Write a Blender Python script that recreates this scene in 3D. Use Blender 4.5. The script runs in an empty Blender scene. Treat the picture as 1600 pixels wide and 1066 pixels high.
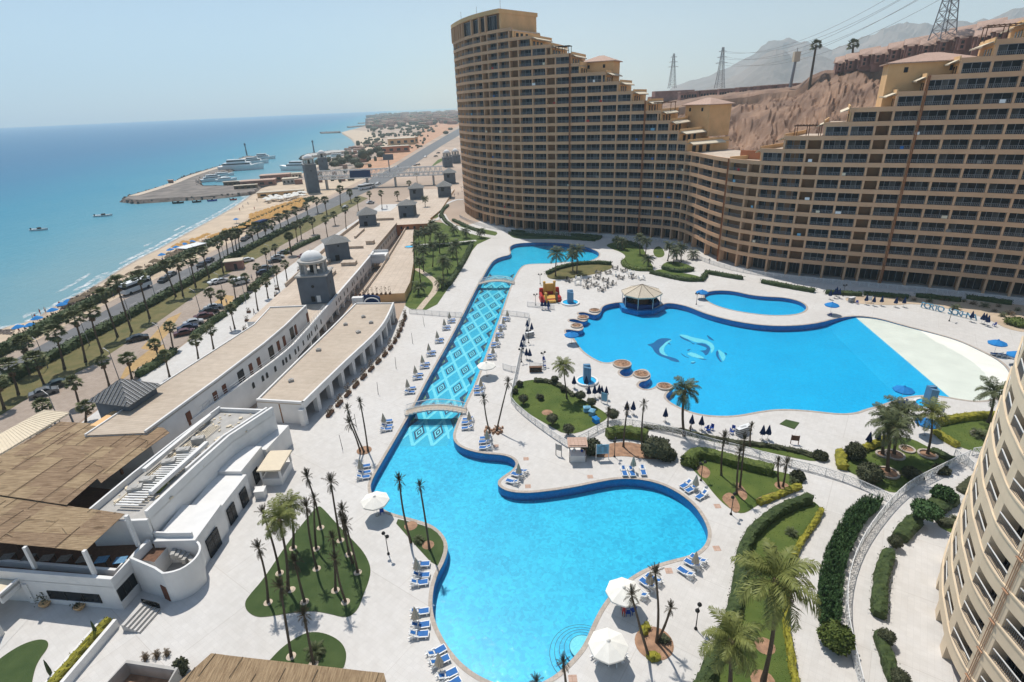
import bpy, bmesh, math, random
from math import sin, cos, pi, radians, sqrt, hypot, atan2, exp
from mathutils import Vector, Matrix
from mathutils.geometry import tessellate_polygon
random.seed(7)
sc = bpy.context.scene
COL = sc.collection
# ------------------------------------------------------------------ camera, sky, sun, exposure
CAMH = 46.0
FPX = 855.67
PITCH, ROLL = radians(23.525), radians(-2.3785)
_cp, _sp = cos(PITCH), sin(PITCH)
FWD = Vector((0, _cp, -_sp)); _r0 = Vector((1, 0, 0)); _u0 = Vector((0, _sp, _cp))
RIGHT = _r0 * cos(ROLL) + _u0 * sin(ROLL)
UP = -_r0 * sin(ROLL) + _u0 * cos(ROLL)
cam = bpy.data.cameras.new('camera'); cam_ob = bpy.data.objects.new('camera', cam); COL.objects.link(cam_ob)
cam_ob.matrix_world = Matrix(((RIGHT.x, UP.x, -FWD.x, 0), (RIGHT.y, UP.y, -FWD.y, 0), (RIGHT.z, UP.z, -FWD.z, CAMH), (0, 0, 0, 1)))
cam.sensor_width = 36.0; cam.lens = FPX / 1600 * 36.0
cam.clip_start = 0.1; cam.clip_end = 60000
sc.camera = cam_ob
SUN_EL, SUN_AZ = radians(63), radians(-24)          # azimuth from +Y towards +X
world = bpy.data.worlds.new('World'); sc.world = world; world.use_nodes = True
wn = world.node_tree; bg = wn.nodes['Background']
sky = wn.nodes.new('ShaderNodeTexSky'); sky.sky_type = 'NISHITA'; sky.sun_disc = False
sky.sun_elevation = SUN_EL; sky.sun_rotation = SUN_AZ; sky.altitude = 0; sky.air_density = 1.0; sky.dust_density = .5; sky.ozone_density = 1.1
wn.links.new(sky.outputs[0], bg.inputs[0]); bg.inputs[1].default_value = 0.10
sun = bpy.data.lights.new('sun', 'SUN'); sun.energy = 4.5; sun.angle = radians(0.55); sun.color = (1.0, 0.955, 0.88)
sun_ob = bpy.data.objects.new('sun', sun); COL.objects.link(sun_ob)
SUNDIR = Vector((sin(SUN_AZ) * cos(SUN_EL), cos(SUN_AZ) * cos(SUN_EL), sin(SUN_EL)))
sun_ob.rotation_euler = (-SUNDIR).to_track_quat('-Z', 'Y').to_euler(); sun_ob.location = (0, 0, 300)
sc.view_settings.view_transform = 'Standard'; sc.view_settings.look = 'None'
sc.view_settings.exposure = -0.01; sc.view_settings.gamma = 1.0; sc.view_settings.use_curve_mapping = False
sc.render.engine = 'CYCLES'
sc.cycles.max_bounces = 6; sc.cycles.diffuse_bounces = 2; sc.cycles.glossy_bounces = 2; sc.cycles.transparent_max_bounces = 8
sc.cycles.transmission_bounces = 2; sc.cycles.volume_bounces = 2; sc.cycles.caustics_reflective = False; sc.cycles.caustics_refractive = False
# ------------------------------------------------------------------ surveying: photograph pixel -> point on a level plane
def ray(px, py):
 return FWD * FPX + RIGHT * (px - 800) + UP * (533 - py)
def G(px, py, z=0.0):
 d = ray(px, py); t = (z - CAMH) / d.z
 return Vector((d.x * t, d.y * t, z))
def GD(px, py, dist):
 d = ray(px, py); t = dist / hypot(d.x, d.y)
 return Vector((d.x * t, d.y * t, CAMH + d.z * t))
def zat(x, y, px, py):
 d = ray(px, py); t = hypot(x, y) / hypot(d.x, d.y)
 return CAMH + d.z * t
def hgt(base, top, z=0):
 b = G(*base, z); return zat(b.x, b.y, *top)
def proj(p):
 d = Vector(p) - Vector((0, 0, CAMH)); w = d.dot(FWD)
 return 800 + FPX * d.dot(RIGHT) / w, 533 - FPX * d.dot(UP) / w
def poly(l, z=0.0):
 return [G(x, y, z).to_2d() for x, y in l]
ORD = ['first', 'second', 'third', 'fourth', 'fifth', 'sixth', 'seventh', 'eighth', 'ninth', 'tenth', 'eleventh', 'twelfth', 'thirteenth', 'fourteenth', 'fifteenth', 'sixteenth', 'seventeenth', 'eighteenth', 'nineteenth', 'twentieth']
def nth(i):
 if i < 20: return ORD[i]
 t = {20: 'twenty', 30: 'thirty', 40: 'forty', 50: 'fifty'}[(i + 1) // 10 * 10]
 return t[:-1] + 'ieth' if (i + 1) % 10 == 0 else t + '-' + ORD[(i + 1) % 10 - 1]
# ------------------------------------------------------------------ mesh builder
class MB:
 def __init__(s): s.v = []; s.f = []; s.m = []
 def add(s, vs, fs, mi=0):
  o = len(s.v); s.v += [tuple(v) for v in vs]; s.f += [tuple(i + o for i in f) for f in fs]; s.m += [mi] * len(fs); return s
 def box(s, c, d, mi=0, rz=0.0, M=None, taper=1.0):
  hx, hy, hz = d[0] / 2, d[1] / 2, d[2] / 2; cs, sn = cos(rz), sin(rz); vs = []
  for sz in (-1, 1):
   k = taper if sz > 0 else 1
   for sx, sy in ((-1, -1), (1, -1), (1, 1), (-1, 1)):
    x, y = sx * hx * k, sy * hy * k
    p = Vector((c[0] + x * cs - y * sn, c[1] + x * sn + y * cs, c[2] + sz * hz))
    vs.append(M @ p if M else p)
  return s.add(vs, [(3, 2, 1, 0), (4, 5, 6, 7), (0, 1, 5, 4), (1, 2, 6, 5), (2, 3, 7, 6), (3, 0, 4, 7)], mi)
 def bar(s, a, b, w, h=None, mi=0):
  a = Vector(a); b = Vector(b); d = b - a; L = d.length
  if L < 1e-6: return s
  d /= L; up = Vector((0, 0, 1)) if abs(d.z) < .95 else Vector((1, 0, 0))
  x = d.cross(up).normalized(); y = x.cross(d); h = h or w
  vs = [p + x * (w / 2 * sx) + y * (h / 2 * sy) for p in (a, b) for sx, sy in ((-1, -1), (1, -1), (1, 1), (-1, 1))]
  return s.add(vs, [(0, 1, 2, 3), (7, 6, 5, 4), (4, 5, 1, 0), (5, 6, 2, 1), (6, 7, 3, 2), (7, 4, 0, 3)], mi)
 def tube(s, pts, rad, n=6, mi=0, cap=True):
  pts = [Vector(p) for p in pts]; k = len(pts); vs = []; fs = []
  for i, p in enumerate(pts):
   d = (pts[min(i + 1, k - 1)] - pts[max(i - 1, 0)]).normalized()
   up = Vector((0, 1, 0)) if abs(d.y) < .9 else Vector((1, 0, 0))
   x = d.cross(up).normalized(); y = d.cross(x); r = rad[i] if hasattr(rad, '__len__') else rad
   vs += [p + x * (r * cos(2 * pi * j / n)) + y * (r * sin(2 * pi * j / n)) for j in range(n)]
  for i in range(k - 1):
   for j in range(n):
    a = i * n + j; b = i * n + (j + 1) % n; fs.append((a, b, b + n, a + n))
  if cap: fs.append(tuple(range(n - 1, -1, -1))); fs.append(tuple((k - 1) * n + j for j in range(n)))
  return s.add(vs, fs, mi)
 def lathe(s, prof, n=12, mi=0, c=(0, 0, 0), ph=0.0, sx=1.0, sy=1.0):
  vs = []; fs = []
  for r, z in prof:
   vs += [(c[0] + sx * r * cos(2 * pi * j / n + ph), c[1] + sy * r * sin(2 * pi * j / n + ph), c[2] + z) for j in range(n)]
  for i in range(len(prof) - 1):
   for j in range(n):
    a = i * n + j; b = i * n + (j + 1) % n; fs.append((a, b, b + n, a + n))
  if prof[0][0] > 1e-4: fs.append(tuple(range(n - 1, -1, -1)))
  if prof[-1][0] > 1e-4: fs.append(tuple((len(prof) - 1) * n + j for j in range(n)))
  return s.add(vs, fs, mi)
 def prism(s, pl, z0, z1, mi=0, mi_side=None, bottom=False):
  n = len(pl); tz = z1 if hasattr(z1, '__len__') else [z1] * n; bz = z0 if hasattr(z0, '__len__') else [z0] * n
  ar = sum(pl[i][0] * pl[(i + 1) % n][1] - pl[(i + 1) % n][0] * pl[i][1] for i in range(n))
  if ar < 0: pl = pl[::-1]; tz = tz[::-1]; bz = bz[::-1]
  vs = [(p[0], p[1], b) for p, b in zip(pl, bz)] + [(p[0], p[1], t) for p, t in zip(pl, tz)]
  tri = tessellate_polygon([[Vector((p[0], p[1], 0)) for p in pl]])
  def o(t):
   a, b, c = (pl[i] for i in t)
   return t if (b[0] - a[0]) * (c[1] - a[1]) - (c[0] - a[0]) * (b[1] - a[1]) > 0 else (t[0], t[2], t[1])
  fs = [tuple(i + n for i in o(t)) for t in tri]; s.add(vs, fs, mi); s0 = len(s.v) - 2 * n
  side = [(s0 + i, s0 + (i + 1) % n, s0 + n + (i + 1) % n, s0 + n + i) for i in range(n)]
  s.f += side; s.m += [mi if mi_side is None else mi_side] * n
  if bottom: s.f += [tuple(s0 + i for i in reversed(o(t))) for t in tri]; s.m += [mi] * len(tri)
  return s
 def sheet(s, loops, z, mi=0):
  ls = [[Vector((p[0], p[1], 0)) for p in l] for l in loops]; flat = [p for l in ls for p in l]
  fs = []
  for t in tessellate_polygon(ls):
   a, b, c = (flat[i] for i in t)
   fs.append(t if (b.x - a.x) * (c.y - a.y) - (c.x - a.x) * (b.y - a.y) > 0 else (t[0], t[2], t[1]))
  zz = z if callable(z) else (lambda x, y: z)
  return s.add([(p.x, p.y, zz(p.x, p.y)) for p in flat], fs, mi)
 def ribbon(s, pts, z0, z1, mi=0, closed=False):
  n = len(pts); vs = [(p[0], p[1], z0) for p in pts] + [(p[0], p[1], z1) for p in pts]
  return s.add(vs, [(i, (i + 1) % n, n + (i + 1) % n, n + i) for i in range(n if closed else n - 1)], mi)
 def wall(s, pts, th, z0, z1, mi=0, closed=False):
  # a wall of thickness th along a plan polyline, th to the left
  q = offset(pts, th, closed); n = len(pts); N = n if closed else n - 1
  vs = [(p[0], p[1], z0) for p in pts] + [(p[0], p[1], z1) for p in pts] + [(p[0], p[1], z0) for p in q] + [(p[0], p[1], z1) for p in q]
  fs = []
  for i in range(N):
   j = (i + 1) % n
   fs += [(i, j, n + j, n + i), (2 * n + j, 2 * n + i, 3 * n + i, 3 * n + j), (n + i, n + j, 3 * n + j, 3 * n + i), (j, i, 2 * n + i, 2 * n + j)]
  if not closed: fs += [(0, n, 3 * n, 2 * n), (n - 1, 3 * n - 1, 4 * n - 1, 2 * n - 1)]
  return s.add(vs, fs, mi)
 def mesh(s, name, mats, smooth=False):
  me = bpy.data.meshes.new(name); me.from_pydata(s.v, [], s.f)
  for m in (mats if isinstance(mats, (list, tuple)) else [mats]): me.materials.append(m)
  if any(s.m): me.polygons.foreach_set('material_index', s.m)
  if smooth: me.polygons.foreach_set('use_smooth', [True] * len(s.f))
  me.update(); return me
def offset(pts, d, closed=False):
 n = len(pts); out = []
 for i in range(n):
  a = pts[(i - 1) % n] if closed or i else pts[i]; b = pts[(i + 1) % n] if closed or i < n - 1 else pts[i]
  t = Vector((b[0] - a[0], b[1] - a[1])); t.normalize()
  out.append(Vector((pts[i][0] - t.y * d, pts[i][1] + t.x * d)))
 return out
def smooth(pts, closed=True, it=2):
 pts = [Vector((p[0], p[1])) for p in pts]
 for _ in range(it):
  o = []; n = len(pts)
  for i in range(n if closed else n - 1):
   a, b = pts[i], pts[(i + 1) % n]; o += [a * .75 + b * .25, a * .25 + b * .75]
  pts = o if closed else [pts[0]] + o + [pts[-1]]
 return pts
def resample(pts, step):
 out = [Vector(pts[0])]; acc = 0
 for a, b in zip(pts, pts[1:]):
  a = Vector(a); b = Vector(b); L = (b - a).length; t = step - acc
  while t <= L: out.append(a.lerp(b, t / L)); t += step
  acc = (acc + L) % step
 if (out[-1] - Vector(pts[-1])).length > step * .3: out.append(Vector(pts[-1]))
 return out
def area(p): return sum(p[i][0] * p[(i + 1) % len(p)][1] - p[(i + 1) % len(p)][0] * p[i][1] for i in range(len(p))) / 2
def inside(p, pl):
 c = False; n = len(pl); j = n - 1
 for i in range(n):
  if (pl[i][1] > p[1]) != (pl[j][1] > p[1]) and p[0] < (pl[j][0] - pl[i][0]) * (p[1] - pl[i][1]) / (pl[j][1] - pl[i][1]) + pl[i][0]: c = not c
  j = i
 return c
# ------------------------------------------------------------------ objects
def link(name, me, parent=None, loc=None, rz=0.0, scale=None, rot=None):
 o = bpy.data.objects.new(name, me); COL.objects.link(o)
 if parent: o.parent = parent
 if loc is not None: o.location = loc
 if rot is not None: o.rotation_euler = rot
 elif rz: o.rotation_euler = (0, 0, rz)
 if scale is not None: o.scale = scale if hasattr(scale, '__len__') else (scale,) * 3
 return o
def tag(o, label, cat, group=None):
 o['label'] = label; o['category'] = cat
 if group: o['group'] = group
 return o
def thing(name, label, cat, loc=(0, 0, 0), rz=0.0, group=None, scale=None):
 o = link(name, None, None, loc, rz, scale); o.empty_display_size = .5
 return tag(o, label, cat, group)
def struct(name, me, kind='structure', loc=None, label=None):
 o = link(name, me, None, loc); o['kind'] = kind
 if label: o['label'] = label
 return o
# ------------------------------------------------------------------ materials
def mat(name, col, rough=.75, amt=.12, scale=3.0, bump=0.0, bscale=None, metal=0.0, coord='Object', col2=None, stretch=None, spec=.3, detail=4):
 m = bpy.data.materials.new(name); m.use_nodes = True; nt = m.node_tree; b = nt.nodes['Principled BSDF']
 b.inputs['Roughness'].default_value = rough; b.inputs['Metallic'].default_value = metal; b.inputs['Specular IOR Level'].default_value = spec
 if amt == 0 and not col2:
  b.inputs['Base Color'].default_value = (*col, 1); 
  if not bump: return m
 if coord == 'World':
  tc = nt.nodes.new('ShaderNodeNewGeometry'); out = tc.outputs['Position']
 else:
  tc = nt.nodes.new('ShaderNodeTexCoord'); out = tc.outputs['Object']
 if stretch:
  mp = nt.nodes.new('ShaderNodeMapping'); mp.inputs['Scale'].default_value = stretch; nt.links.new(out, mp.inputs[0]); out = mp.outputs[0]
 nz = nt.nodes.new('ShaderNodeTexNoise'); nz.inputs['Scale'].default_value = scale; nz.inputs['Detail'].default_value = detail; nt.links.new(out, nz.inputs['Vector'])
 rp = nt.nodes.new('ShaderNodeValToRGB'); rp.color_ramp.elements[0].position = .3; rp.color_ramp.elements[1].position = .7
 c2 = col2 or tuple(min(1, c * (1 + amt)) for c in col); c1 = col if col2 else tuple(c * (1 - amt) for c in col)
 rp.color_ramp.elements[0].color = (*c1, 1); rp.color_ramp.elements[1].color = (*c2, 1)
 nt.links.new(nz.outputs[0], rp.inputs[0]); nt.links.new(rp.outputs[0], b.inputs['Base Color'])
 if bump:
  n2 = nt.nodes.new('ShaderNodeTexNoise'); n2.inputs['Scale'].default_value = bscale or scale * 4; n2.inputs['Detail'].default_value = 3; nt.links.new(out, n2.inputs['Vector'])
  bp = nt.nodes.new('ShaderNodeBump'); bp.inputs['Strength'].default_value = bump; bp.inputs['Distance'].default_value = .1
  nt.links.new(n2.outputs[0], bp.inputs['Height']); nt.links.new(bp.outputs[0], b.inputs['Normal'])
 return m
def tiles(name, col, size, mortar_col, mortar=.03, rough=.7, var=.06, coord='World', rot=0.0, blot=.08, ratio=1.0, big=None, offset_=0.0):
 """paving: a joint grid of real slab size plus large soft stains"""
 m = bpy.data.materials.new(name); m.use_nodes = True; nt = m.node_tree; b = nt.nodes['Principled BSDF']; b.inputs['Roughness'].default_value = rough; b.inputs['Specular IOR Level'].default_value = .25
 if coord == 'World': out = nt.nodes.new('ShaderNodeNewGeometry').outputs['Position']
 else: out = nt.nodes.new('ShaderNodeTexCoord').outputs['Object']
 mp = nt.nodes.new('ShaderNodeMapping'); mp.inputs['Rotation'].default_value = (0, 0, rot); nt.links.new(out, mp.inputs[0]); out = mp.outputs[0]
 br = nt.nodes.new('ShaderNodeTexBrick'); br.offset = offset_; br.inputs['Scale'].default_value = 1.0; br.inputs['Brick Width'].default_value = size * ratio; br.inputs['Row Height'].default_value = size
 br.inputs['Mortar Size'].default_value = mortar; br.inputs['Mortar Smooth'].default_value = .2; br.inputs['Bias'].default_value = 0
 br.inputs['Color1'].default_value = (*[c * (1 - var) for c in col], 1); br.inputs['Color2'].default_value = (*[min(1, c * (1 + var)) for c in col], 1); br.inputs['Mortar'].default_value = (*mortar_col, 1)
 nt.links.new(out, br.inputs['Vector']); last = br.outputs['Color']
 if big:
  b2 = nt.nodes.new('ShaderNodeTexBrick'); b2.offset = 0.5; b2.inputs['Scale'].default_value = 1.0; b2.inputs['Brick Width'].default_value = big * 1.3; b2.inputs['Row Height'].default_value = big
  b2.inputs['Mortar Size'].default_value = .035; b2.inputs['Color1'].default_value = (1, 1, 1, 1); b2.inputs['Color2'].default_value = (.985, .975, .965, 1); b2.inputs['Mortar'].default_value = (.86, .84, .82, 1)
  nt.links.new(out, b2.inputs['Vector'])
  mx = nt.nodes.new('ShaderNodeMix'); mx.data_type = 'RGBA'; mx.blend_type = 'MULTIPLY'; mx.inputs[0].default_value = 1
  nt.links.new(last, mx.inputs[6]); nt.links.new(b2.outputs['Color'], mx.inputs[7]); last = mx.outputs[2]
 for s_, a_ in ((.09, blot), (.9, blot * .8)):
  nz = nt.nodes.new('ShaderNodeTexNoise'); nz.inputs['Scale'].default_value = s_; nz.inputs['Detail'].default_value = 6; nt.links.new(out, nz.inputs['Vector'])
  rp = nt.nodes.new('ShaderNodeValToRGB'); rp.color_ramp.elements[0].position = .32; rp.color_ramp.elements[1].position = .68
  rp.color_ramp.elements[0].color = (1 - a_, 1 - a_ * 1.1, 1 - a_ * 1.25, 1); rp.color_ramp.elements[1].color = (1, 1, 1, 1); nt.links.new(nz.outputs[0], rp.inputs[0])
  mx = nt.nodes.new('ShaderNodeMix'); mx.data_type = 'RGBA'; mx.blend_type = 'MULTIPLY'; mx.inputs[0].default_value = 1
  nt.links.new(last, mx.inputs[6]); nt.links.new(rp.outputs[0], mx.inputs[7]); last = mx.outputs[2]
 nt.links.new(last, b.inputs['Base Color'])
 return m
def water_mat(name, tint, wave=.25, scale=1.6, rough=.04):
 """pool water: a clear tinted sheet with a rippled reflecting face"""
 m = bpy.data.materials.new(name); m.use_nodes = True; nt = m.node_tree; nt.nodes.remove(nt.nodes['Principled BSDF']); o = nt.nodes['Material Output']
 tr = nt.nodes.new('ShaderNodeBsdfTransparent'); tr.inputs[0].default_value = (*tint, 1)
 gl = nt.nodes.new('ShaderNodeBsdfGlossy'); gl.inputs['Roughness'].default_value = rough; gl.inputs[0].default_value = (1, 1, 1, 1)
 fr = nt.nodes.new('ShaderNodeFresnel'); fr.inputs[0].default_value = 1.22
 mx = nt.nodes.new('ShaderNodeMixShader'); g = nt.nodes.new('ShaderNodeNewGeometry')
 n1 = nt.nodes.new('ShaderNodeTexNoise'); n1.inputs['Scale'].default_value = scale; n1.inputs['Detail'].default_value = 5; n1.inputs['Distortion'].default_value = .6
 nt.links.new(g.outputs['Position'], n1.inputs['Vector'])
 bp = nt.nodes.new('ShaderNodeBump'); bp.inputs['Strength'].default_value = wave; bp.inputs['Distance'].default_value = .3
 nt.links.new(n1.outputs[0], bp.inputs['Height'])
 nt.links.new(bp.outputs[0], gl.inputs['Normal']); nt.links.new(bp.outputs[0], fr.inputs['Normal'])
 nt.links.new(fr.outputs[0], mx.inputs[0]); nt.links.new(tr.outputs[0], mx.inputs[1]); nt.links.new(gl.outputs[0], mx.inputs[2]); nt.links.new(mx.outputs[0], o.inputs[0])
 return m
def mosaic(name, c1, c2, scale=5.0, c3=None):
 """glass mosaic pool lining: small tesserae of mixed blues, warped to imitate light ripples on the floor"""
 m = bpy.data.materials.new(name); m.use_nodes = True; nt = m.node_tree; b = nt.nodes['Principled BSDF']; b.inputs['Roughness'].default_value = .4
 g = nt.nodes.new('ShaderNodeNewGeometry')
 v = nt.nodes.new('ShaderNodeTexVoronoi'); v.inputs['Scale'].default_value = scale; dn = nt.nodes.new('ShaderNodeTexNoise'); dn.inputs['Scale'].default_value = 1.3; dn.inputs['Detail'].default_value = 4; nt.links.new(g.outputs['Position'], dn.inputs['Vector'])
 va = nt.nodes.new('ShaderNodeVectorMath'); va.operation = 'MULTIPLY_ADD'; va.inputs[1].default_value = (1.2, 1.2, 0); nt.links.new(dn.outputs['Color'], va.inputs[0]); nt.links.new(g.outputs['Position'], va.inputs[2]); nt.links.new(va.outputs[0], v.inputs['Vector'])  # noise warp bends the cells into painted light ripples
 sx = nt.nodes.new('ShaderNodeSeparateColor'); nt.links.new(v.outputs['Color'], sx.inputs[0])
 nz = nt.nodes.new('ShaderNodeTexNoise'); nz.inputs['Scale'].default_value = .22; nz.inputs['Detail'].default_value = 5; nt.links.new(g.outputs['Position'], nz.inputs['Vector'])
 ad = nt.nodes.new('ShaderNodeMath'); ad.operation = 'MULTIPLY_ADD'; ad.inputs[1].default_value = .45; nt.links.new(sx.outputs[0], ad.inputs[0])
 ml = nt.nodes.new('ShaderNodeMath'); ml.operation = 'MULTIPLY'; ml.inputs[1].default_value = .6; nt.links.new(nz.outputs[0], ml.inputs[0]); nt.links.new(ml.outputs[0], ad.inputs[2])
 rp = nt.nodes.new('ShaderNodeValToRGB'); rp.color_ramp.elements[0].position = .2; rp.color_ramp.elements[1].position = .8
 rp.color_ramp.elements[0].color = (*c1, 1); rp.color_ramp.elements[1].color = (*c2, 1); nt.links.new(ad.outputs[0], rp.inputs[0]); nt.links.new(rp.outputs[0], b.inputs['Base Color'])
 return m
def foam_mat():
 m = bpy.data.materials.new('sea_foam'); m.use_nodes = True; nt = m.node_tree; b = nt.nodes['Principled BSDF']; b.inputs['Base Color'].default_value = (.8, .82, .82, 1); b.inputs['Roughness'].default_value = .8
 g = nt.nodes.new('ShaderNodeNewGeometry'); n = nt.nodes.new('ShaderNodeTexNoise'); n.inputs['Scale'].default_value = .55; n.inputs['Detail'].default_value = 9; n.inputs['Roughness'].default_value = .7; nt.links.new(g.outputs['Position'], n.inputs['Vector'])
 r = nt.nodes.new('ShaderNodeMapRange'); r.inputs[1].default_value = .40; r.inputs[2].default_value = .68; nt.links.new(n.outputs[0], r.inputs[0]); nt.links.new(r.outputs[0], b.inputs['Alpha']); return m
def leaf(name, c1, c2, scale=1.5, rough=.55, trans=.0):
 m = mat(name, c1, rough=rough, col2=c2, scale=scale, spec=.25)
 return m
M = {}
M['deck'] = tiles('pale_paving', (.645, .622, .595), .52, (.585, .562, .535), mortar=.014, var=.03, blot=.085, big=9.0, rot=.62)
M['prom'] = tiles('promenade_paving', (.62, .60, .575), .6, (.565, .545, .52), mortar=.014, var=.03, blot=.09)
M['coping'] = tiles('stone_coping', (.50, .43, .37), .4, (.40, .35, .3), mortar=.02, var=.12, blot=.12)
M['concrete'] = mat('concrete', (.42, .40, .37), scale=.8, amt=.15, bump=.1, coord='World')
M['white'] = mat('white_render', (.74, .725, .70), rough=.85, scale=.6, amt=.06, bump=.08, bscale=6, coord='World')
M['whitemetal'] = mat('white_metal', (.72, .71, .69), rough=.45, amt=.05, scale=4)
M['grayblue'] = mat('slate_grey_render', (.115, .135, .16), rough=.85, scale=.5, amt=.14, bump=.05, coord='World')
M['slate'] = tiles('grey_roof_tiles', (.27, .275, .27), .45, (.14, .14, .14), mortar=.05, var=.12, coord='Object', blot=.15, ratio=.6)
M['peach'] = tiles('peach_roof_tiles', (.56, .465, .37), .42, (.44, .36, .28), mortar=.035, var=.045, blot=.14, ratio=60.0, rot=radians(12))
M['terrace'] = tiles('peach_terrace', (.63, .52, .42), 1.6, (.5, .41, .32), mortar=.05, var=.05, blot=.14)
M['sand'] = mat('beach_sand', (.52, .405, .29), scale=.12, amt=.16, bump=.3, bscale=1.2, coord='World', detail=8)
M['wetsand'] = mat('wet_sand', (.36, .275, .20), scale=.2, amt=.12, coord='World', rough=.45)
M['desert'] = mat('desert_ground', (.40, .30, .225), scale=.02, amt=.25, bump=.4, bscale=.3, coord='World', detail=9)
M['dirt'] = mat('orange_dirt', (.46, .25, .14), scale=.15, amt=.28, bump=.3, coord='World', detail=8)
M['soil'] = mat('red_soil', (.33, .19, .115), scale=1.5, amt=.3, bump=.4, coord='World', detail=8)
M['rock'] = mat('brown_rock', (.115, .06, .036), scale=.07, col2=(.33, .195, .12), amt=.3, bump=1.0, bscale=.25, coord='World', detail=12)
M['darkrock'] = mat('breakwater_rock', (.15, .12, .10), scale=.3, amt=.4, bump=.8, bscale=.7, coord='World', detail=8)
M['quay'] = mat('breakwater_fill', (.095, .078, .066), scale=.12, col2=(.24, .20, .17), bump=.6, bscale=.6, coord='World', detail=9)
M['asphalt'] = mat('grey_asphalt', (.135, .135, .138), scale=.25, amt=.14, bump=.1, bscale=8, coord='World', detail=8)
M['pinkpave'] = tiles('pink_paving', (.42, .34, .28), .5, (.34, .27, .22), mortar=.03, var=.07, blot=.16)
M['yellowpave'] = tiles('yellow_paving', (.55, .36, .15), .5, (.42, .28, .13), mortar=.03, var=.1, blot=.2)
M['path'] = tiles('garden_path', (.60, .49, .38), .5, (.5, .41, .32), mortar=.03, blot=.1)
M['grass'] = mat('lawn_grass', (.058, .098, .018), scale=.35, col2=(.115, .15, .03), bump=.6, bscale=14, coord='World', detail=10, rough=.9)
M['turf'] = mat('green_turf', (.042, .074, .02), scale=.5, col2=(.07, .105, .032), bump=.6, bscale=18, coord='World', detail=10, rough=.9)
M['drygrass'] = mat('dry_grass', (.10, .105, .035), scale=.4, col2=(.185, .15, .06), bump=.6, bscale=10, coord='World', detail=10, rough=.9)
M['hedge'] = mat('hedge_leaves', (.024, .044, .012), scale=2.2, col2=(.068, .098, .026), bump=.8, bscale=12, coord='World', rough=.7, detail=8)
M['hedgelight'] = mat('light_hedge_leaves', (.055, .085, .016), scale=2.2, col2=(.13, .165, .03), bump=.8, bscale=12, coord='World', rough=.7, detail=8)
M['yellowhedge'] = mat('golden_hedge_leaves', (.15, .15, .02), scale=2.5, col2=(.36, .32, .03), bump=.8, bscale=14, coord='World', rough=.7)
M['juniper'] = mat('juniper_leaves', (.024, .06, .018), scale=1.8, col2=(.062, .125, .035), bump=.5, coord='World', rough=.7)
M['olive'] = mat('olive_leaves', (.035, .042, .02), scale=2.5, col2=(.085, .09, .042), bump=.6, bscale=12, coord='World', rough=.7)
M['frond'] = leaf('palm_frond', (.055, .072, .03), (.135, .15, .062), 1.2)
M['frondlight'] = leaf('light_palm_frond', (.11, .13, .03), (.24, .25, .07), 1.2)
M['fan'] = leaf('fan_palm_leaf', (.06, .075, .026), (.17, .175, .065), 1.5)
M['dead'] = mat('dry_frond', (.15, .105, .06), scale=3, amt=.35)
M['scrag'] = mat('sparse_frond', (.05, .042, .022), scale=3, col2=(.115, .085, .045))
M['trunk'] = mat('palm_trunk', (.105, .075, .05), scale=6, amt=.35, bump=.7, bscale=10, stretch=(.4, .4, 4))
M['bark'] = mat('bark', (.10, .075, .055), scale=5, amt=.3, bump=.5)
M['thatch'] = mat('reed_thatch', (.19, .118, .066), scale=1.3, col2=(.46, .32, .20), bump=.9, bscale=10, stretch=(.5, 6, 1), rough=.9, detail=10)
M['thatch2'] = mat('golden_reed_thatch', (.25, .165, .09), scale=1.3, col2=(.56, .41, .25), bump=.9, bscale=10, stretch=(.5, 6, 1), rough=.9, detail=10)
M['thatchv'] = mat('upright_reed_thatch', (.26, .17, .095), scale=1.6, col2=(.52, .37, .22), bump=.9, bscale=10, stretch=(7, .55, 1), rough=.9, detail=10)
M['wood'] = mat('brown_wood', (.14, .07, .04), scale=3, amt=.25, stretch=(1, 1, .2))
M['door'] = mat('door_wood', (.15, .055, .03), scale=2, amt=.15)
M['glass'] = mat('window_glass', (.012, .014, .018), rough=.25, amt=.6, scale=.4, spec=.15)
M['glasslt'] = mat('curtained_glass', (.075, .072, .068), rough=.35, amt=.7, scale=1.5, spec=.15)
M['black'] = mat('dark_metal', (.018, .017, .016), rough=.5, amt=.1)
M['facade'] = mat('sand_render', (.61, .365, .215), rough=.85, scale=.25, amt=.08, bump=.06, bscale=3, coord='World', detail=8)
M['facade2'] = mat('brightened_sand_render', (.72, .45, .22), rough=.85, scale=.3, amt=.1, coord='World')  # sand render raised in colour, standing in for bounced light on end walls
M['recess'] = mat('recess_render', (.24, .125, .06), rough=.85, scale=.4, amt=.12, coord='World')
M['palepipe'] = mat('faded_pipe', (.44, .25, .15), amt=.1, scale=1)
M['terracotta'] = mat('terracotta_pipe', (.31, .105, .035), rough=.7, amt=.1, scale=1)
M['orange'] = mat('orange_render', (.50, .19, .09), rough=.8, amt=.06, scale=1)
M['cream'] = mat('cream_fabric', (.70, .60, .45), rough=.9, amt=.05, scale=1.5)
M['nearwall'] = mat('pale_cream_render', (.70, .565, .405), rough=.85, scale=.35, amt=.07, bump=.06, bscale=4, coord='World', detail=8)
M['pinkroof'] = tiles('pink_roof_tiles', (.54, .37, .29), .5, (.44, .29, .22), mortar=.04, blot=.1)
M['villa'] = mat('red_villa_wall', (.31, .16, .125), amt=.3, scale=.2, coord='World')
M['beige_par'] = mat('beige_canvas', (.58, .50, .39), amt=.1, scale=3, rough=.9)
M['whitecanvas'] = mat('white_canvas', (.80, .77, .70), amt=.03, scale=2, rough=.9)
M['navy'] = mat('navy_canvas', (.012, .035, .115), amt=.15, scale=3, rough=.85)
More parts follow.
